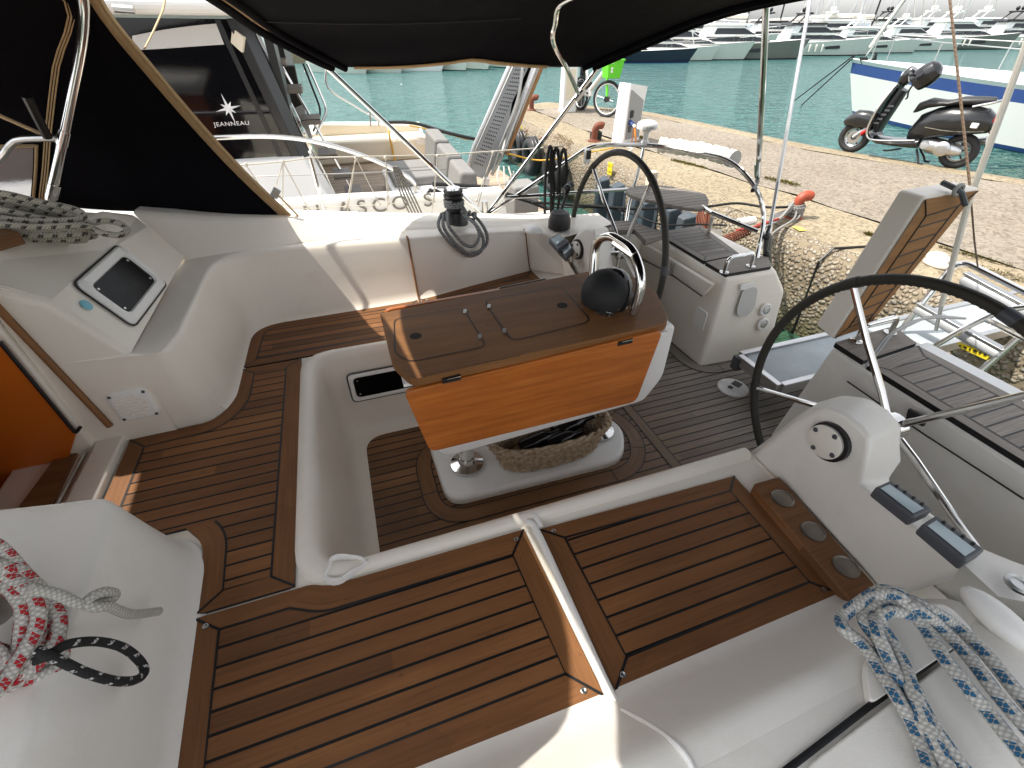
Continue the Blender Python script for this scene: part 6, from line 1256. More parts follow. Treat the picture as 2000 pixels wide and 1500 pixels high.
# ---- power pedestal
pd = thing('power_pedestal', 'tall white power pedestal with sloping top, blue plug and orange cable', 'pedestal', tuple(P(1222, 280, z=QZ)))
p0 = P(1197, 277, z=QZ); p1 = P(1224, 281, z=QZ); p2 = P(1246, 274, z=QZ); exv = (p1 - p0); eyv = (p2 - p1); exv.z = eyv.z = 0; exv = exv.normalized() * .12; eyv = V((-exv.y, exv.x, 0)).normalized() * .42
p0 = P(1194, 276, z=QZ); A_ = [p0, p0 + exv, p0 + exv + eyv, p0 + eyv]
def lev(z, s=1.0, ox=0): c_ = sum(A_, V()) / 4; return [V((c_.x + (p.x - c_.x) * s, c_.y + (p.y - c_.y) * s, z)) for p in A_]
q0 = P(1196, 278, z=QZ); dR = (P(1244, 272, z=QZ) - P(1216, 281, z=QZ)); nrm_ = V((-dR.y, dR.x, 0)).normalized()
fr_, bk3 = P(1196, 277, z=QZ), P(1218, 281, z=QZ)
A_ = [P(1193, 277, z=QZ), P(1216, 283, z=QZ), P(1249, 275, z=QZ), P(1226, 268, z=QZ)]
b = MB(); b.loft([lev(QZ - .01), lev(QZ + .3, .96), lev(QZ + .7, .92), [V((p.x, p.y, z)) for p, z in zip(lev(0, .90), (1.60, 1.60, 1.40, 1.40))]], 0, True, True); b.build('body', M['white'], pd, smooth=0, bevel=.03)
m12 = (A_[1] + A_[2]) / 2; out = (m12 - sum(A_, V()) / 4); out.z = 0; out.normalize(); al = (A_[2] - A_[1]); al.z = 0; al.normalize()
b = MB(); cpn = sum(A_, V()) / 4 + out * ((m12 - sum(A_, V()) / 4).length * .93 + .004); cpn.z = 0
wid = (A_[2] - A_[1]).length * .42; b.prism([cpn + al * -wid + V((0, 0, .86)), cpn + al * wid + V((0, 0, .86)), cpn + al * wid * .94 + V((0, 0, 1.36)), cpn + al * -wid * .94 + V((0, 0, 1.52))], out * .006); b.build('side_panel', M['grey'], pd, smooth=0, bevel=.004)
for (px, py, s_, m) in ((1218, 213, .04, 'black'), (1217, 248, .035, 'darkgrey')): c = cpn + al * (-wid * .5) + V((0, 0, 1.2 if m == 'black' else 1.0)); MB().obox(c + out * .01, al * s_, out * .012, (0, 0, s_ * 1.2)).build('socket', M[m], pd, bevel=.004)
c = cpn + al * (-wid * .62) + V((0, 0, 1.10)); MB().tube([c + out * .0, c + out * .10 + V((0, 0, -.03))], .035, 10).build('plug', M['navy'], pd); MB().tube([c + out * .10 + V((0, 0, -.03)), c + out * .15 + V((0, 0, -.05))], .022, 10).build('plug_collar', M['white'], pd)
b = MB(); b.tube(smooth_path([c + out * .14 + V((0, 0, -.05)), c + out * .2 + V((0, 0, -.2)), c + out * .2 + al * .12 + V((0, 0, -.36)), c + out * .3 + al * .3 + V((0, 0, -.30))], 5), .012, 6); b.tube(smooth_path([c + out * .12 + V((0, 0, -.06)), c + out * .08 + al * .05 + V((0, 0, -.2)), c + out * .05 + al * .06 + V((0, 0, -.38))], 4), .009, 6); tag(b.build('power_cable', M['cordorange'], smooth=60), 'orange cable plugged into the white power pedestal', 'cable')
b = MB(); b.tube(smooth_path([P(1195, 283, z=.82), P(1200, 262, z=.95), P(1207, 255, z=1.0), P(1214, 262, z=.9), P(1216, 284, z=.82), P(1235, 290, z=.81), P(1225, 297, z=.81)], 5), .009, 6); tag(b.build('water_hose', M['white'], smooth=60), 'thin white hose curling at the foot of the white power pedestal', 'hose')
# ---- second post with a light blue roof
wp = thing('water_post', 'white service post with a light blue roof at the far end of the quay', 'pedestal', tuple(P(1106, 218, z=QZ)))
B4 = [P(1091, 216, z=QZ), P(1098, 221, z=QZ), P(1124, 219, z=QZ), P(1117, 214, z=QZ)]
def lv(z, s=1.0): c_ = sum(B4, V()) / 4; return [V((c_.x + (p.x - c_.x) * s, c_.y + (p.y - c_.y) * s, z)) for p in B4]
MB().loft([lv(QZ - .01, 1.05), lv(QZ + .12, .98), lv(1.68, .98)], 0, True, True).build('body', M['white'], wp, smooth=0, bevel=.02)
b = MB(); c4 = sum(B4, V()) / 4; b.loft([lv(1.68, 1.12), lv(1.74, 1.12), lv(1.92, .55)], 0, True, True); b.build('roof', M['skyblue'], wp, smooth=0, bevel=.01)
o_ = (B4[1] + B4[2]) / 2 - c4; o_.z = 0; o_.normalize(); a_l = (B4[2] - B4[1]); a_l.z = 0; L_ = a_l.length; a_l.normalize(); cc = c4 + o_ * (((B4[1] + B4[2]) / 2 - c4).length * .99); cc.z = 1.3
MB().obox(cc + o_ * .004, a_l * L_ * .3, o_ * .006, (0, 0, .26)).build('door', M['cream'], wp, bevel=.004)
# black pole
pb = P(1127, 219, z=QZ) + V((.25, .35, 0)); b = MB(); b.lathe([(.10, 0), (.10, .05), (.075, .06), (.07, 2.6), (0, 2.6)], pb, seg=14); tag(b.build('lamp_pole', M['black']), 'thick black pole behind the blue roofed post', 'pole')
# ---- hire bicycle with a green basket
bk = thing('hire_bicycle', 'white and green hire bicycle with a bright green front basket', 'bicycle', tuple(P(1165, 222, z=QZ)))
f0 = P(1182, 229, z=QZ); r0 = P(1136, 216, z=QZ); r0 = f0 + (r0 - f0).normalized() * 1.08; dv = (f0 - r0).normalized(); sv = V((-dv.y, dv.x, 0))
for c, turn in ((f0, .5), (r0, 0)):
    ax = (Matrix.Rotation(turn, 3, 'Z') @ sv); cz = c + V((0, 0, .31)); o = torus(MB(), cz, ax, .29, .026, seg=36, sec=8).build('tyre', M['rubber'], bk)
    torus(MB(), cz, ax, .255, .012, seg=36, sec=6).build('rim', M['white'], o)
    b = MB(); e1 = ax.orthogonal().normalized(); e2 = ax.cross(e1)
    for k in range(12): a = k * math.pi / 6; b.tube([cz, cz + (e1 * math.cos(a) + e2 * math.sin(a)) * .25], .004, 4)
    b.build('spokes', M['steel'], o); MB().lathe([(.05, -.05), (.05, .05)], cz, ax, 12).build('hub', M['black'], bk)
hd = f0 - dv * .20 + V((0, 0, .95)); bb_ = r0 + dv * .42 + V((0, 0, .30)); sp0 = r0 + dv * .22 + V((0, 0, .55))
for q, r_, m in (([f0 + V((0, 0, .31)), f0 + V((0, 0, .62)) - dv * .08, hd], .028, 'green'), ([hd - V((0, 0, .2)), bb_ + V((0, 0, .12)), bb_], .045, 'white'), ([bb_, sp0, sp0 - dv * .08 + V((0, 0, .42))], .03, 'white'), ([bb_, r0 + V((0, 0, .31))], .028, 'white'), ([sp0, r0 + V((0, 0, .31))], .022, 'white')): MB().tube(q, r_, 10).build('frame_tube', M[m], bk)
MB().tube([hd + sv * -.28 - dv * .12, hd + sv * -.1 + V((0, 0, .04)), hd + sv * .1 + V((0, 0, .04)), hd + sv * .28 - dv * .12], .014, 8).build('handlebar', M['black'], bk)
for s_ in (-1, 1): MB().tube([hd + sv * .22 * s_ - dv * .10 + V((0, 0, .0)), hd + sv * .30 * s_ - dv * .14], .022, 8).build('grip', M['black'], bk)
bq = f0 + dv * .06 + V((0, 0, .66)); b = MB()
def bkr(s_, h): return [bq + dv * (x * s_) + sv * (y * s_) + V((0, 0, h)) for x, y in ((-.13, -.17), (.13, -.17), (.15, 0), (.13, .17), (-.13, .17))]
b.loft([bkr(.78, 0), bkr(1.0, .27), bkr(1.1, .28), bkr(1.1, .30), bkr(.96, .30), bkr(.75, .02)], 0, True, True); ba = b.build('basket', M['green'], bk, smooth=0, bevel=.012)
for h in (.06, .11, .20): MB().lathe([(.022, 0), (.018, .004), (0, .004)], bq + (V((0, 0, CAMZ)) - bq).normalized() * .155 + V((0, 0, h + .04)), (V((0, 0, CAMZ)) - bq), 10).build('emblem', M['white'], ba)
MB().loft([[sp0 - dv * .2 + V((0, 0, .42)) + sv * y for y in (-.09, .09)] + [sp0 - dv * .2 + V((0, 0, .47)) + sv * y for y in (.07, -.07)], [sp0 + dv * .1 + V((0, 0, .42)) + sv * y for y in (-.03, .03)] + [sp0 + dv * .1 + V((0, 0, .47)) + sv * y for y in (.02, -.02)]], 0, True, True).build('saddle', M['black'], bk, smooth=0, bevel=.012)
MB().obox(r0 + dv * .12 + V((0, 0, .48)), dv * .22, sv * .07, (0, 0, .06)).build('battery_case', M['black'], bk, bevel=.02)
MB().obox(r0 + dv * .1 + V((0, 0, .38)), dv * .26, sv * .04, (0, 0, .025)).build('chain_guard', M['white'], bk, bevel=.01)
MB().tube([bb_, bb_ + V((0, 0, -.2)) - sv * .12 + dv * .05], .014, 8).build('kick_stand', M['black'], bk)
MB().tube([bb_ - sv * .1, bb_ - sv * .12 + V((.05, 0, -.16)), bb_ - sv * .2 + V((.05, 0, -.17))], .013, 6).build('pedal', M['black'], bk)

# ================================================================== scooter
SR, SD = V((7.4431, 4.1839, QZ)), V((-.32987, .94403, 0)); SL = V((-.94403, -.32987, 0))
sco = thing('motor_scooter', 'graphite motor scooter parked on its stand on the quay', 'scooter', tuple(SR + SD * .6))
def q3(u, h, w=0): return SR + SD * u + SL * (w + .04 * h) + V((0, 0, h))
for nm, u, h, r_ in (('front', 1.255, .197, .158), ('rear', .035, .197, .156)):
    c = q3(u, h); o = torus(MB(), c, SL, r_, .044, seg=40, sec=12, flat=1.15).build('wheel_tyre', M['rubber'], sco)
    torus(MB(), c, SL, r_ - .042, .016, seg=36, sec=8, flat=2.2).build('rim', M['steel'], o)
    b = MB()
    for k in range(5): a = k * 2 * math.pi / 5 + .3; d = SD * math.cos(a) + V((0, 0, 1)) * math.sin(a); b.tube([c, c + d * (r_ - .045)], [.02, .014], 6, flat=.6)
    b.lathe([(.035, -.04), (.035, .04)], c, SL, 12); b.build('wheel_spokes', M['black'], o)
    if nm == 'front': MB().lathe([(.085, .028), (.085, .033), (.045, .034), (.045, .03)], c, SL, 24).build('brake_disc', M['steel'], o)
def loft_uh(secs, name, mat, parent=sco, **k):
    """secs: list of (u0,h0, u1,h1, halfwidth) : lower and upper point of a section and its half width"""
    rings = []
    for u0, h0, u1, h1, w_ in secs:
        ring = []
        for k_ in range(16):
            a = 2 * math.pi * k_ / 16; t = .5 - .5 * math.cos(a); s_ = math.copysign(abs(math.sin(a)) ** .7, math.sin(a)); ring.append(q3(u0 + (u1 - u0) * t, h0 + (h1 - h0) * t, w_ * s_))
        rings.append(ring)
    return MB().loft(rings, 0, True, True).build(name, mat, parent, smooth=50, **k)
PB_ = M['scooter']
loft_uh([(1.47, .36, 1.46, .38, .02), (1.42, .32, 1.43, .44, .08), (1.30, .31, 1.32, .53, .11), (1.17, .31, 1.18, .53, .11), (1.05, .31, 1.07, .50, .09)], 'front_mudguard', PB_)
MB().tube([q3(1.255, .197, .06), q3(1.20, .26, .06), q3(1.09, .36, .05), q3(1.04, .5, .0)], .022, 8).build('fork_leg', M['alugrey'], sco)
spring(q3(1.17, .25, .075), q3(1.09, .32, .07), .02, 7, .006, M['red'], 'shock_spring', '').pop('label'); o = bpy.data.objects['shock_spring']; o.pop('category'); par(o, sco)
# leg shield
rows = []
for u, h, w_, dp_ in ((.90, .225, .17, .05), (1.00, .225, .20, .04), (1.07, .30, .225, .035), (1.075, .42, .24, .03), (1.05, .58, .235, .03), (1.01, .74, .20, .03), (.975, .86, .13, .03)):
    row = [q3(u + .035 * (1 - (k / 4 - 1) ** 2) * (1 if h > .25 else 0), h, w_ * (k / 4 - 1)) for k in range(9)]; rows.append(row + [p - SD * dp_ for p in row[::-1]])
MB().loft(rows, 0, True, True).build('leg_shield', PB_, sco, smooth=50)
MB().tube(smooth_path([q3(.50, .275, .17), q3(.70, .245, .18), q3(.92, .222, .19), q3(1.02, .24, .215), q3(1.062, .33, .235), q3(1.06, .46, .243), q3(1.04, .6, .235), q3(1.0, .75, .2), q3(.965, .86, .14)], 5), .012, 8).build('edge_trim', M['chrome'], sco)
loft_uh([(.97, .30, 1.03, .30, .14), (.94, .45, 1.04, .48, .17), (.90, .60, 1.02, .65, .15), (.86, .78, .98, .82, .10)], 'glove_box', M['black'])
b = MB()
for k in range(5): b.obox(q3(1.0 - .02 * k, .42 + .05 * k, .205 - .008 * k), SD * .03, SL * .006, (0, 0, .010))
b.build('air_grille', M['darkgrey'], sco)
loft_uh([(.46, .17, .46, .31, .17), (.55, .165, .55, .285, .185), (.75, .16, .75, .25, .19), (.92, .16, .94, .25, .185), (.99, .18, 1.0, .26, .15)], 'floorboard', PB_)
loft_uh([(.90, .84, 1.0, .86, .07), (.86, .90, 1.0, .92, .11), (.84, .95, .97, 1.0, .12), (.83, .99, .93, 1.05, .08)], 'headset', PB_)
MB().lathe([(.06, 0), (.055, .02), (0, .03)], q3(.97, .94), SD, 16).build('headlamp', M['chrome'], sco)
for s_ in (-1, 1):
    MB().tube([q3(.89, .97, .08 * s_), q3(.86, .985, .2 * s_), q3(.80, .97, .30 * s_)], .016, 8).build('handlebar', M['black'], sco)
    MB().tube([q3(.87, .95, .16 * s_), q3(.82, .90, .24 * s_)], .007, 6).build('brake_lever', M['steel'], sco)
    pass
loft_uh([(.62, .25, .64, .40, .08), (.52, .21, .58, .56, .13), (.40, .30, .44, .64, .18), (.26, .33, .27, .685, .205), (.10, .37, .10, .69, .205), (-.04, .40, -.04, .68, .17), (-.13, .42, -.13, .62, .10), (-.17, .45, -.16, .56, .05)], 'rear_body', PB_)
MB().tube(smooth_path([q3(.46, .43, .165), q3(.2, .425, .212), q3(-.02, .44, .185), q3(-.12, .45, .12)], 5), .004, 6).build('side_moulding', M['chrome'], sco)
loft_uh([(.69, .555, .68, .60, .05), (.66, .56, .655, .68, .11), (.56, .62, .55, .735, .14), (.42, .655, .41, .725, .15), (.36, .66, .35, .73, .15), (.25, .68, .24, .775, .145), (.08, .69, .07, .79, .12), (-.05, .73, -.05, .79, .08)], 'seat', M['seatvinyl'])
MB().tube(fillet([q3(.10, .69, .15), q3(-.06, .74, .15), q3(-.12, .765, .08), q3(-.12, .765, -.08), q3(-.06, .74, -.15), q3(.10, .69, -.15)], .06, 4), .013, 8).build('grab_rail', M['chrome'], sco)
loft_uh([(-.10, .50, -.12, .62, .07), (-.13, .50, -.15, .60, .08), (-.155, .52, -.165, .57, .05)], 'tail_lamp', M['red'])
b = MB(); b.obox(q3(-.015, .505, .172), SD * .035, SL * .02, (0, 0, .028)); b.build('indicator', M['white'], sco, bevel=.01)
b = MB(); b.obox(q3(-.185, .40, 0), SD * .004, SL * .07, V((0, 0, .06)) + SD * .02); b.build('plate_holder', M['grey'], sco)
MB().tube([q3(-.12, .47, .0), q3(-.19, .42, 0)], .02, 6).build('reflector', M['red'], sco)
loft_uh([(.44, .18, .44, .30, .09), (.36, .13, .36, .32, .11), (.20, .12, .20, .31, .12), (.06, .13, .06, .28, .11), (-.0, .16, .0, .24, .08)], 'engine', M['alu'])
MB().lathe([(.085, 0), (.085, .02), (.07, .03), (.03, .034), (0, .034)], q3(.19, .215, .12), SL, 20).build('engine_cover', M['steel'], sco)
MB().lathe([(.05, 0), (.05, .02), (.02, .026), (0, .026)], q3(.39, .23, .09), SL, 14).build('engine_cover', M['alugrey'], sco)
for s_ in (-1, 1): MB().tube([q3(.46, .16, .06 * s_), q3(.38, .06, .11 * s_), q3(.355, .01, .13 * s_), q3(.30, .008, .13 * s_)], .013, 8).build('stand_leg', M['black'], sco)
MB().tube([q3(.62, .15, .10), q3(.74, .12, .2), q3(.78, .12, .22)], .012, 6).build('foot_peg', M['black'], sco)
MB().tube([q3(.45, .22, -.15), q3(.1, .24, -.2), q3(-.14, .32, -.2)], [.03, .055, .05], 12).build('exhaust', M['steel'], sco)
# helmet on the handlebar
hm = thing('helmet', 'glossy black crash helmet hung on the scooter handlebar', 'helmet', tuple(q3(.68, .96, .2)))
c = q3(.69, .965, .17); b = MB(); ax = (q3(.80, .86, .17) - q3(.60, 1.08, .17)).normalized(); b.lathe([(.0, -.155), (.05, -.15), (.10, -.115), (.122, -.05), (.122, .02), (.112, .085), (.10, .115), (.085, .11)], c, ax, 26); b.build('shell', PB_, hm)
e = q3(.63, .99, .17) - c; b = MB(); b.lathe([(.124, -.035), (.1255, .0), (.124, .05)], c, ax, 26); b.build('visor', M['glassdark'], hm)
MB().tube(smooth_path([c + ax * .11 + SL * .05, q3(.79, .80, .2), q3(.775, .73, .2), q3(.79, .71, .2)], 4), .012, 6, flat=.4).build('chin_strap', M['black'], hm)
b = MB(); b.sphere(P(1832, 505, z=QZ + .05), 1, 14, sc=(.05, .085, .05)); b.sphere(P(1828, 515, z=QZ + .025), 1, 14, sc=(.055, .09, .035)); tag(b.build('cloth_bundle', M['whitecover']), 'crumpled pale bundle lying on the quay behind the raised seat flap', 'bundle')
b = MB(); torus(b, P(1994, 716, z=.35) , (-.3, -.5, .8), .05, .014); tag(b.build('fairlead_ring', M['white']), 'small white ring on the pebbled quay face by the ladder', 'ring')
# ================================================================== water, far shore
b = MB(); b.add([(-1500, -300, 0), (2500, -300, 0), (2500, 3000, 0), (-1500, 3000, 0)], [(0, 1, 2, 3)]); kind(b.build('water', M['sea'], None, smooth=0), 'structure')
b = MB(); rows = [[], [], []]
for k in range(60):
    x = -900 + k * 60; y = 1500 - .25 * x; h = 11 + 7 * mnoise.noise(V((k * .13, 1, 0))) + 4 * mnoise.noise(V((k * .5, 4, 0)))
    rows[0].append(V((x, y, -1))); rows[1].append(V((x, y + 60, max(3, h)))); rows[2].append(V((x, y + 300, max(3, h * .8))))
b.loft(rows, 0, closed=False); kind(b.build('hills', M['hill'], None, smooth=60), 'structure')
b = MB()
for a, c in (((-40, 44), (14, 46)), ((14, 46), (100, 66))): d = V((c[0] - a[0], c[1] - a[1], 0)); n = V((-d.y, d.x, 0)).normalized(); b.prism([V((*a, -.5)), V((*c, -.5)), V((*c, -.5)) + n * 5, V((*a, -.5)) + n * 5], (0, 0, 1.4))
o = b.build('far_quay', M['qlip'], None, smooth=0); kind(o, 'structure')

# ------------------------------------------------------------------ boat prototypes, bow towards +x, origin amidships on the water line
def hull_mesh(L, B, fs, fb, band=(.78, .72), rake=.12, n=14):
    rings = []
    for k in range(n + 1):
        t = k / n; x = -L / 2 + L * t; w_ = B / 2 * (1 - max(0, (t - .45) / .55) ** 2.2) * (.88 + .12 * min(1, t * 3)); w_ = max(w_, .03); sh = fs + (fb - fs) * t ** 1.6
        kx = L * rake * max(0, (t - .6) / .4) ** 1.5
        rings.append([V((x + kx, w_, sh)), V((x + kx * .85, w_ * .97, sh * band[0])), V((x + kx * .8, w_ * .965, sh * band[1])), V((x + kx * .35, w_ * .86, .10)), V((x + kx * .3, w_ * .84, .02)), V((x + kx * .1, w_ * .6, -.35)), V((x + kx * .1, -w_ * .6, -.35)), V((x + kx * .3, -w_ * .84, .02)), V((x + kx * .35, -w_ * .86, .10)), V((x + kx * .8, -w_ * .965, sh * band[1])), V((x + kx * .85, -w_ * .97, sh * band[0])), V((x + kx, -w_, sh))])
    return rings
def hull_obj(name, L, B, fs, fb, hm, bm, wm, parent, rake=.12, band=(.78, .72)):
    rg_ = hull_mesh(L, B, fs, fb, band, rake); b = MB(); N = 12; o = 0
    for seg_, m in (((0, 1), 0), ((1, 2), 1), ((2, 3), 0), ((3, 4), 2), ((4, 7), 2), ((7, 8), 2), ((8, 9), 0), ((9, 10), 1), ((10, 11), 0)):
        b.loft([r_[seg_[0]:seg_[1] + 1] for r_ in rg_], m, closed=False)
    b.poly(rg_[0][::-1], 0); b.loft([[r_[0] for r_ in rg_], [r_[11] for r_ in rg_]], 3, closed=False)
    return b.build(name, [hm, bm, wm, M['white']], parent, smooth=50)
def tapered(b, x0, x1, w0, w1, z0, z1, f0=0.0, f1=0.0, wt=.85, m=0):
    """a cabin block: plan x0..x1, sloping ends f0, f1"""
    lo = [V((x0, w0, z0)), V((x1, w1, z0)), V((x1, -w1, z0)), V((x0, -w0, z0))]; hi = [V((x0 + f0, w0 * wt, z1)), V((x1 - f1, w1 * wt, z1)), V((x1 - f1, -w1 * wt, z1)), V((x0 + f0, -w0 * wt, z1))]
    b.loft([lo, hi], m, True, True); return b
def win_band(x0, x1, w0, w1, z0, z1, f0, f1, wt, name, parent):
    b = MB(); tapered(b, x0, x1, w0, w1, z0, z1, f0, f1, wt); return b.build(name, M['boatglass'], parent, smooth=0, bevel=.05)
M['hullwhite'] = plain('yacht_hull_white', (.60, .60, .57), .3, var=.06, scale=1.2); M['boatglass'] = plain('boat_window', (.02, .025, .03), .08, var=.2); M['boatwhite'] = plain('boat_white', (.82, .82, .80), .35, var=.05, scale=1.5)
def cruiser(name, label, L, hm, dark_top=False, group='motor yachts across the harbour'):
    t = thing(name, label, 'motor yacht', (0, 0, 0), group); B = L * .30; fs, fb = L * .095, L * .145
    hull_obj('hull', L, B, fs, fb, hm, hm, M['black'], t, .10)
    b = MB(); tapered(b, -L * .36, L * .32, B * .38, B * .20, fs * .95, fs * 1.55 + .2, .1, L * .16, .86); b.build('cabin', M['boatwhite'], t, smooth=0, bevel=.12)
    win_band(-L * .33, L * .245, B * .375, B * .235, fs * 1.2 + .15, fs * 1.5 + .17, .1, L * .10, .90, 'window', t)
    b = MB(); tapered(b, -L * .34, L * .12, B * .34, B * .27, fs * 1.5 + .2, fs * 2.15 + .35, L * .03, L * .13, .86); b.build('deckhouse', M['boatwhite'], t, smooth=0, bevel=.12)
    win_band(-L * .26, L * .095, B * .342, B * .285, fs * 1.66 + .22, fs * 2.0 + .33, L * .02, L * .10, .90, 'window', t)
    b = MB(); tapered(b, -L * .36, L * .03, B * .36, B * .30, fs * 2.15 + .36, fs * 2.25 + .45, .2, .5, .95); b.build('hardtop', M['black'] if dark_top else M['boatwhite'], t, smooth=0, bevel=.05)
    b = MB(); z_ = fs * 2.25 + .45
    for s_ in (-1, 1): b.tube([V((-L * .28, s_ * B * .28, z_)), V((-L * .22, s_ * B * .24, z_ + L * .06)), V((-L * .17, s_ * B * .2, z_ + L * .07))], L * .008, 6)
    b.box((-L * .25, -B * .25, z_ + L * .06), (-L * .16, B * .25, z_ + L * .072)); b.build('radar_arch', M['black'] if dark_top else M['boatwhite'], t)
    for s_ in (-1, 1): MB().sphere((-L * .2, s_ * B * .12, z_ + L * .095), L * .020, 10).build('radar_dome', M['black'] if dark_top else M['boatwhite'], t)
    MB().tube([V((-L * .2, 0, z_ + L * .07)), V((-L * .23, 0, z_ + L * .22))], .02, 5).build('aerial', M['boatwhite'], t)
    for s_ in (-1, 1):
        pts = [V((L * (-.05 + .11 * k), s_ * B * .46 * (1 - max(0, (k * .2 - .35)) ** 1.6), fs + (fb - fs) * ((.45 + .11 * k)) ** 1.6 + .55)) for k in range(6)]; b = MB(); b.tube(pts, .018, 5)
        for p in pts: b.tube([p, p - V((0, 0, .55))], .014, 4)
        b.build('bow_rail', M['chrome'], t)
        b = MB(); b.prism([V((L * .02, s_ * B * .463, fs * .55)), V((L * .16, s_ * B * .448, fs * .60)), V((L * .15, s_ * B * .448, fs * .85)), V((L * .0, s_ * B * .463, fs * .78))], (0, s_ * .03, 0)); b.build('hull_window', M['boatglass'], t, smooth=0)
    for k in range(3): MB().tube([V((L * (-.02 - .06 * k), -B * .50, fs * .95)), V((L * (-.02 - .06 * k), -B * .51, fs * .85)), V((L * (-.02 - .06 * k), -B * .51, fs * .35))], [.03, .11, .08], 8).build('side_fender', M['whitecover'], t)
    return t
def sailer(name, label, L, hm, bm, mast, cover, group='sailing yachts across the harbour', mm='alu', band=(.78, .72)):
    t = thing(name, label, 'sailing yacht', (0, 0, 0), group); B = L * .29; fs, fb = L * .085, L * .115
    hull_obj('hull', L, B, fs, fb, hm, bm, M['navy'], t, .10, band)
    b = MB(); tapered(b, -L * .22, L * .2, B * .30, B * .16, fs * .9, fs * 1.42, .1, L * .10, .85); b.build('coachroof', M['boatwhite'], t, smooth=0, bevel=.08)
    for s_ in (-1, 1):
        for k in range(3): b = MB(); x = -L * .12 + k * L * .09; w_ = B * (.268 - .03 * k); b.prism([V((x, s_ * w_, fs * 1.13)), V((x + L * .055, s_ * (w_ - .02 * B), fs * 1.13)), V((x + L * .055, s_ * (w_ - .03 * B), fs * 1.30)), V((x, s_ * (w_ - .01 * B), fs * 1.30))], (0, s_ * .03, 0)); b.build('cabin_window', M['boatglass'], t, smooth=0)
    mx = L * .08; b = MB(); b.tube([V((mx, 0, fs)), V((mx - mast * .025, 0, fs + mast))], [.10, .075], 8); b.build('mast', M[mm], t)
    for f in (.4, .7): b = MB(); z_ = fs + mast * f; b.tube([V((mx - mast * .025 * f, -B * .3, z_)), V((mx - mast * .025 * f, B * .3, z_))], .03, 5); b.build('spreader', M[mm], t)
    b = MB(); b.tube([V((mx, 0, fs + 1.25)), V((mx - L * .42, 0, fs + 1.35))], .09, 8); b.build('boom', M['alu'], t)
    b = MB(); b.tube([V((mx - .1, 0, fs + 1.55)), V((mx - L * .2, 0, fs + 1.55)), V((mx - L * .41, 0, fs + 1.48))], [.2, .17, .10], 10); b.build('sail_cover', cover, t)
    top = V((mx - mast * .025, 0, fs + mast)); b = MB()
    for p in (V((L * .56, 0, fb)), V((-L * .5, 0, fs)), V((mx - .2, B * .45, fs)), V((mx - .2, -B * .45, fs))): b.tube([p, top], .016, 4)
    b.tube([V((mx - .3, B * .43, fs)), V((mx - .01 * mast, B * .3, fs + mast * .4)), top], .012, 4); b.tube([V((mx - .3, -B * .43, fs)), V((mx - .01 * mast, -B * .3, fs + mast * .4)), top], .012, 4); b.build('rigging', M['steel'], t)
    b = MB(); b.tube([V((L * .555, 0, fb + .3)), V((L * .555, 0, fb + .3)).lerp(top, .92)], .05, 6); b.build('furled_jib', M['whitecover'], t)
    for s_ in (-1, 1):
        pts = [V((L * (-.48 + .2 * k), s_ * B * .48 * (1 - max(0, (k * .2 - .55) / .5) ** 2), fs + (fb - fs) * (k * .2) ** 1.6 + .6)) for k in range(6)]; b = MB(); b.tube(pts, .012, 4)
        for p in pts: b.tube([p, p - V((0, 0, .6))], .014, 4)
        b.build('guard_rail', M['steel'], t)
    return t
def launch(name, label, L, hm, cover, group='small boats across the harbour'):
    t = thing(name, label, 'small boat', (0, 0, 0), group); B = L * .38; fs, fb = L * .12, L * .17
    hull_obj('hull', L, B, fs, fb, hm, hm, hm, t, .12)
    b = MB(); tapered(b, -L * .30, L * .18, B * .36, B * .22, fs, fs + .55, .1, .7, .8); b.build('cover', cover, t, smooth=0, bevel=.12)
    b = MB(); b.prism([V((L * .02, -B * .3, fs + .3)), V((L * .02, B * .3, fs + .3)), V((-L * .04, B * .24, fs + .85)), V((-L * .04, -B * .24, fs + .85))], (.03, 0, 0)); b.build('windscreen', M['boatglass'], t, smooth=0)
    b = MB(); b.box((-L * .58, -.18, .2), (-L * .49, .18, fs + .55)); b.build('outboard_motor', M['black'], t, bevel=.06); return t
# ---- the blue and white sailing yacht beyond the quay
by = sailer('sailing_yacht', 'white sailing yacht with two navy stripes beyond the quay behind the scooter', 12.5, M['hullwhite'], M['navy'], 15, M['white'], None, band=(.93, .74))
bp = P(1690, 226, z=0); bd = (P(1998, 276, z=0) - bp); ang = math.atan2(-bd.y, -bd.x)
place(by, at(bp - V((math.cos(ang), math.sin(ang), 0)) * 12.5 * .505 + V((math.sin(ang), -math.cos(ang), 0)) * -.15, ang, 1.0))
bn = bp + V((math.cos(ang), math.sin(ang), 0)) * .9
for k, (px, py) in enumerate(((1543, 203), (1566, 205))):
    b = MB(); e = P(px, py, z=0); b.tube([P(1668 + 3 * k, 108, y=bn.y), e, e + V((.05, 0, -.3))], .02, 5); tag(b.build('mooring_line', M['ropeblk']), ['dark mooring line from the navy striped yacht bow down to the water, left one', 'dark mooring line from the navy striped yacht bow down to the water, right one'][k], 'rope')
b = MB(); q0 = P(1672, 108, y=bn.y)
for k in range(4): b.tube(smooth_path([P(1680 + 4 * k, 112, y=bn.y - .3), P(1688 + 5 * k, 130 + 4 * k, y=bn.y - .45), P(1700 + 3 * k, 122, y=bn.y - .45), P(1712, 104, y=bn.y - .4)], 4), .025, 6)
b.tube(smooth_path([P(1690, 122, y=bn.y - .4), P(1682, 160, y=bn.y - .4), P(1676, 205, y=bn.y - .3), P(1660, 228, y=bn.y)], 4), .012, 4); tag(b.build('rope_hank', M['ropeblk']), 'black rope hank hung over the bow of the navy striped yacht', 'rope')
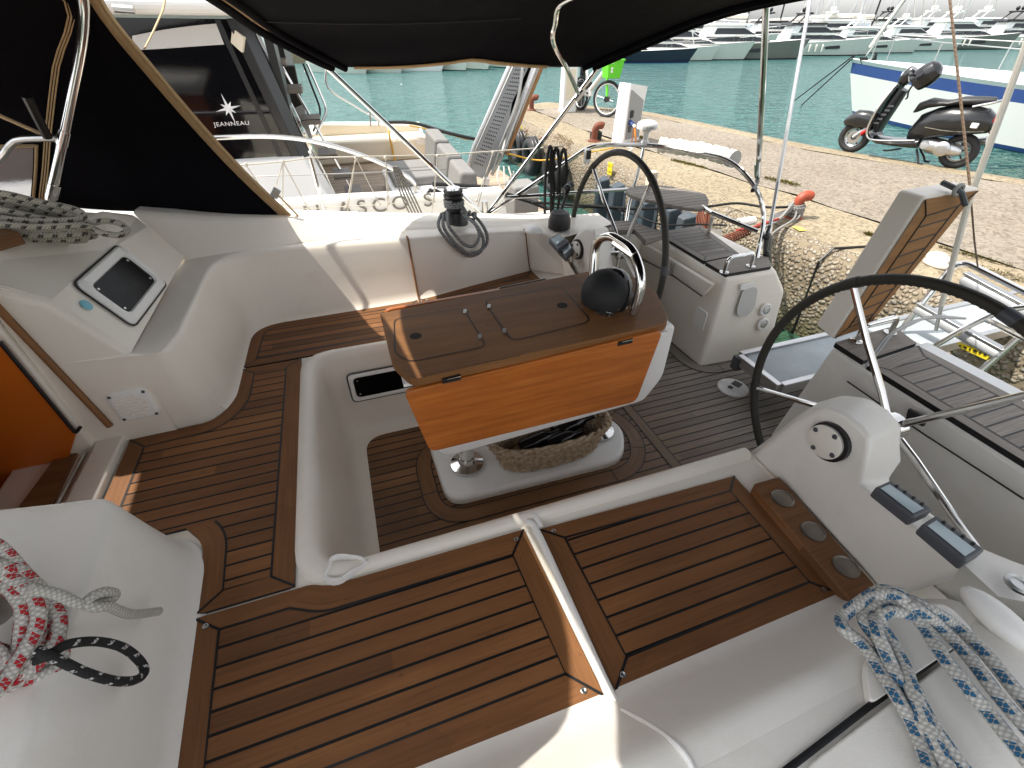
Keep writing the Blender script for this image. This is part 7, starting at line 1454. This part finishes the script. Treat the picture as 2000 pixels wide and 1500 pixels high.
# ---- the row across the harbour
c_w = cruiser('motor_yacht', 'proto', 12, M['hullshade'])
c_d = cruiser('motor_yacht', 'proto', 12, M['hulltan']); c_b = cruiser('motor_yacht', 'proto', 12, M['hullshade'], True)
s_w = sailer('sailing_yacht', 'proto', 11, M['hullshade'], M['hullshade'], 14, M['whitecover']); s_n = sailer('sailing_yacht', 'proto', 11, M['hulldark'], M['hulldark'], 15, M['whitecover'], mm='black')
l_w = launch('launch', 'proto', 5.5, M['hullshade'], M['whitecover']); l_c = launch('launch', 'proto', 5.5, M['boatwhite'], M['canvas'])
used = set()
def put(pr, px, py, hd, sc, label, dy=0):
    M_ = at(P(px, py, z=0), R(hd), sc)
    if pr.name in used: dup(pr, M_, label)
    else: used.add(pr.name); pr['label'] = label; place(pr, M_)
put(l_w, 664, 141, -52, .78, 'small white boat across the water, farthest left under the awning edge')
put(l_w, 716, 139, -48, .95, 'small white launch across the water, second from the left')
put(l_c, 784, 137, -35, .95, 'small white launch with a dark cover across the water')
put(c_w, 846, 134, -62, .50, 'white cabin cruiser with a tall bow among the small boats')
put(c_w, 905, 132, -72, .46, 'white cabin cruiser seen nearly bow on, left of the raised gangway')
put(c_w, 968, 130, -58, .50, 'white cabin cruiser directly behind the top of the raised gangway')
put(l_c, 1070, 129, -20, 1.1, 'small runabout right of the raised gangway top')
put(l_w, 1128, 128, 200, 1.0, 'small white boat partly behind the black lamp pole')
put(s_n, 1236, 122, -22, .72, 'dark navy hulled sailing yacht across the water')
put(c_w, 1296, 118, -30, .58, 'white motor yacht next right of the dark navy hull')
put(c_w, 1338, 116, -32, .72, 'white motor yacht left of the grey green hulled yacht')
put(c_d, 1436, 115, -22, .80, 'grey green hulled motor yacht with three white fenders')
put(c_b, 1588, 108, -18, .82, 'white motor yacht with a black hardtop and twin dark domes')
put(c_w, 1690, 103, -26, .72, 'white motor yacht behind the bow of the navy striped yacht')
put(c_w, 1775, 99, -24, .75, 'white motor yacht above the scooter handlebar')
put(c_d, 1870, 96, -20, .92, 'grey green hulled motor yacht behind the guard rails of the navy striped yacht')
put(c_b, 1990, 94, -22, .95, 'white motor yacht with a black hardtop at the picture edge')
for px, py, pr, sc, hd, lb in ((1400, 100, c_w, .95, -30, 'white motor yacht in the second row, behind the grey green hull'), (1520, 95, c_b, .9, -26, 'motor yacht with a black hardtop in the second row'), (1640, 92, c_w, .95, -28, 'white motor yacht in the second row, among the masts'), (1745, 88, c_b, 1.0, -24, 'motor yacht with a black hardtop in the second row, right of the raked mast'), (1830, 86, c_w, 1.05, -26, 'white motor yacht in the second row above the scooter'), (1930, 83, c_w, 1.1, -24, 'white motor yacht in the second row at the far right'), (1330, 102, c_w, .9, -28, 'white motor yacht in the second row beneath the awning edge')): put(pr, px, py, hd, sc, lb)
for px, py, pr, sc, hd, lb in ((1428, 96, s_n, 1.25, -30, 'sailing yacht with a black mast left of the awning pole'), (1495, 92, s_n, 1.1, -25, 'sailing yacht with a black mast behind the awning pole'), (1640, 92, s_w, 1.3, -28, 'sailing yacht whose pale mast rises right of the backstay'), (1672, 88, s_n, 1.3, -25, 'sailing yacht with a black mast above the navy striped bow'), (1560, 90, s_w, 1.2, -24, 'sailing yacht with a thin pale mast behind the backstay'), (1710, 86, s_w, 1.2, -24, 'sailing yacht with a pale mast right of the black masts'), (1850, 78, s_w, 1.2, -24, 'far sailing yacht with a thin mast above the scooter'), (1600, 84, s_w, 1.0, -30, 'far sailing yacht between the masts and the backstay'), (1790, 80, s_w, 1.0, -24, 'far sailing yacht with a thin mast left of the brown line')): put(pr, px, py, hd, sc, lb)
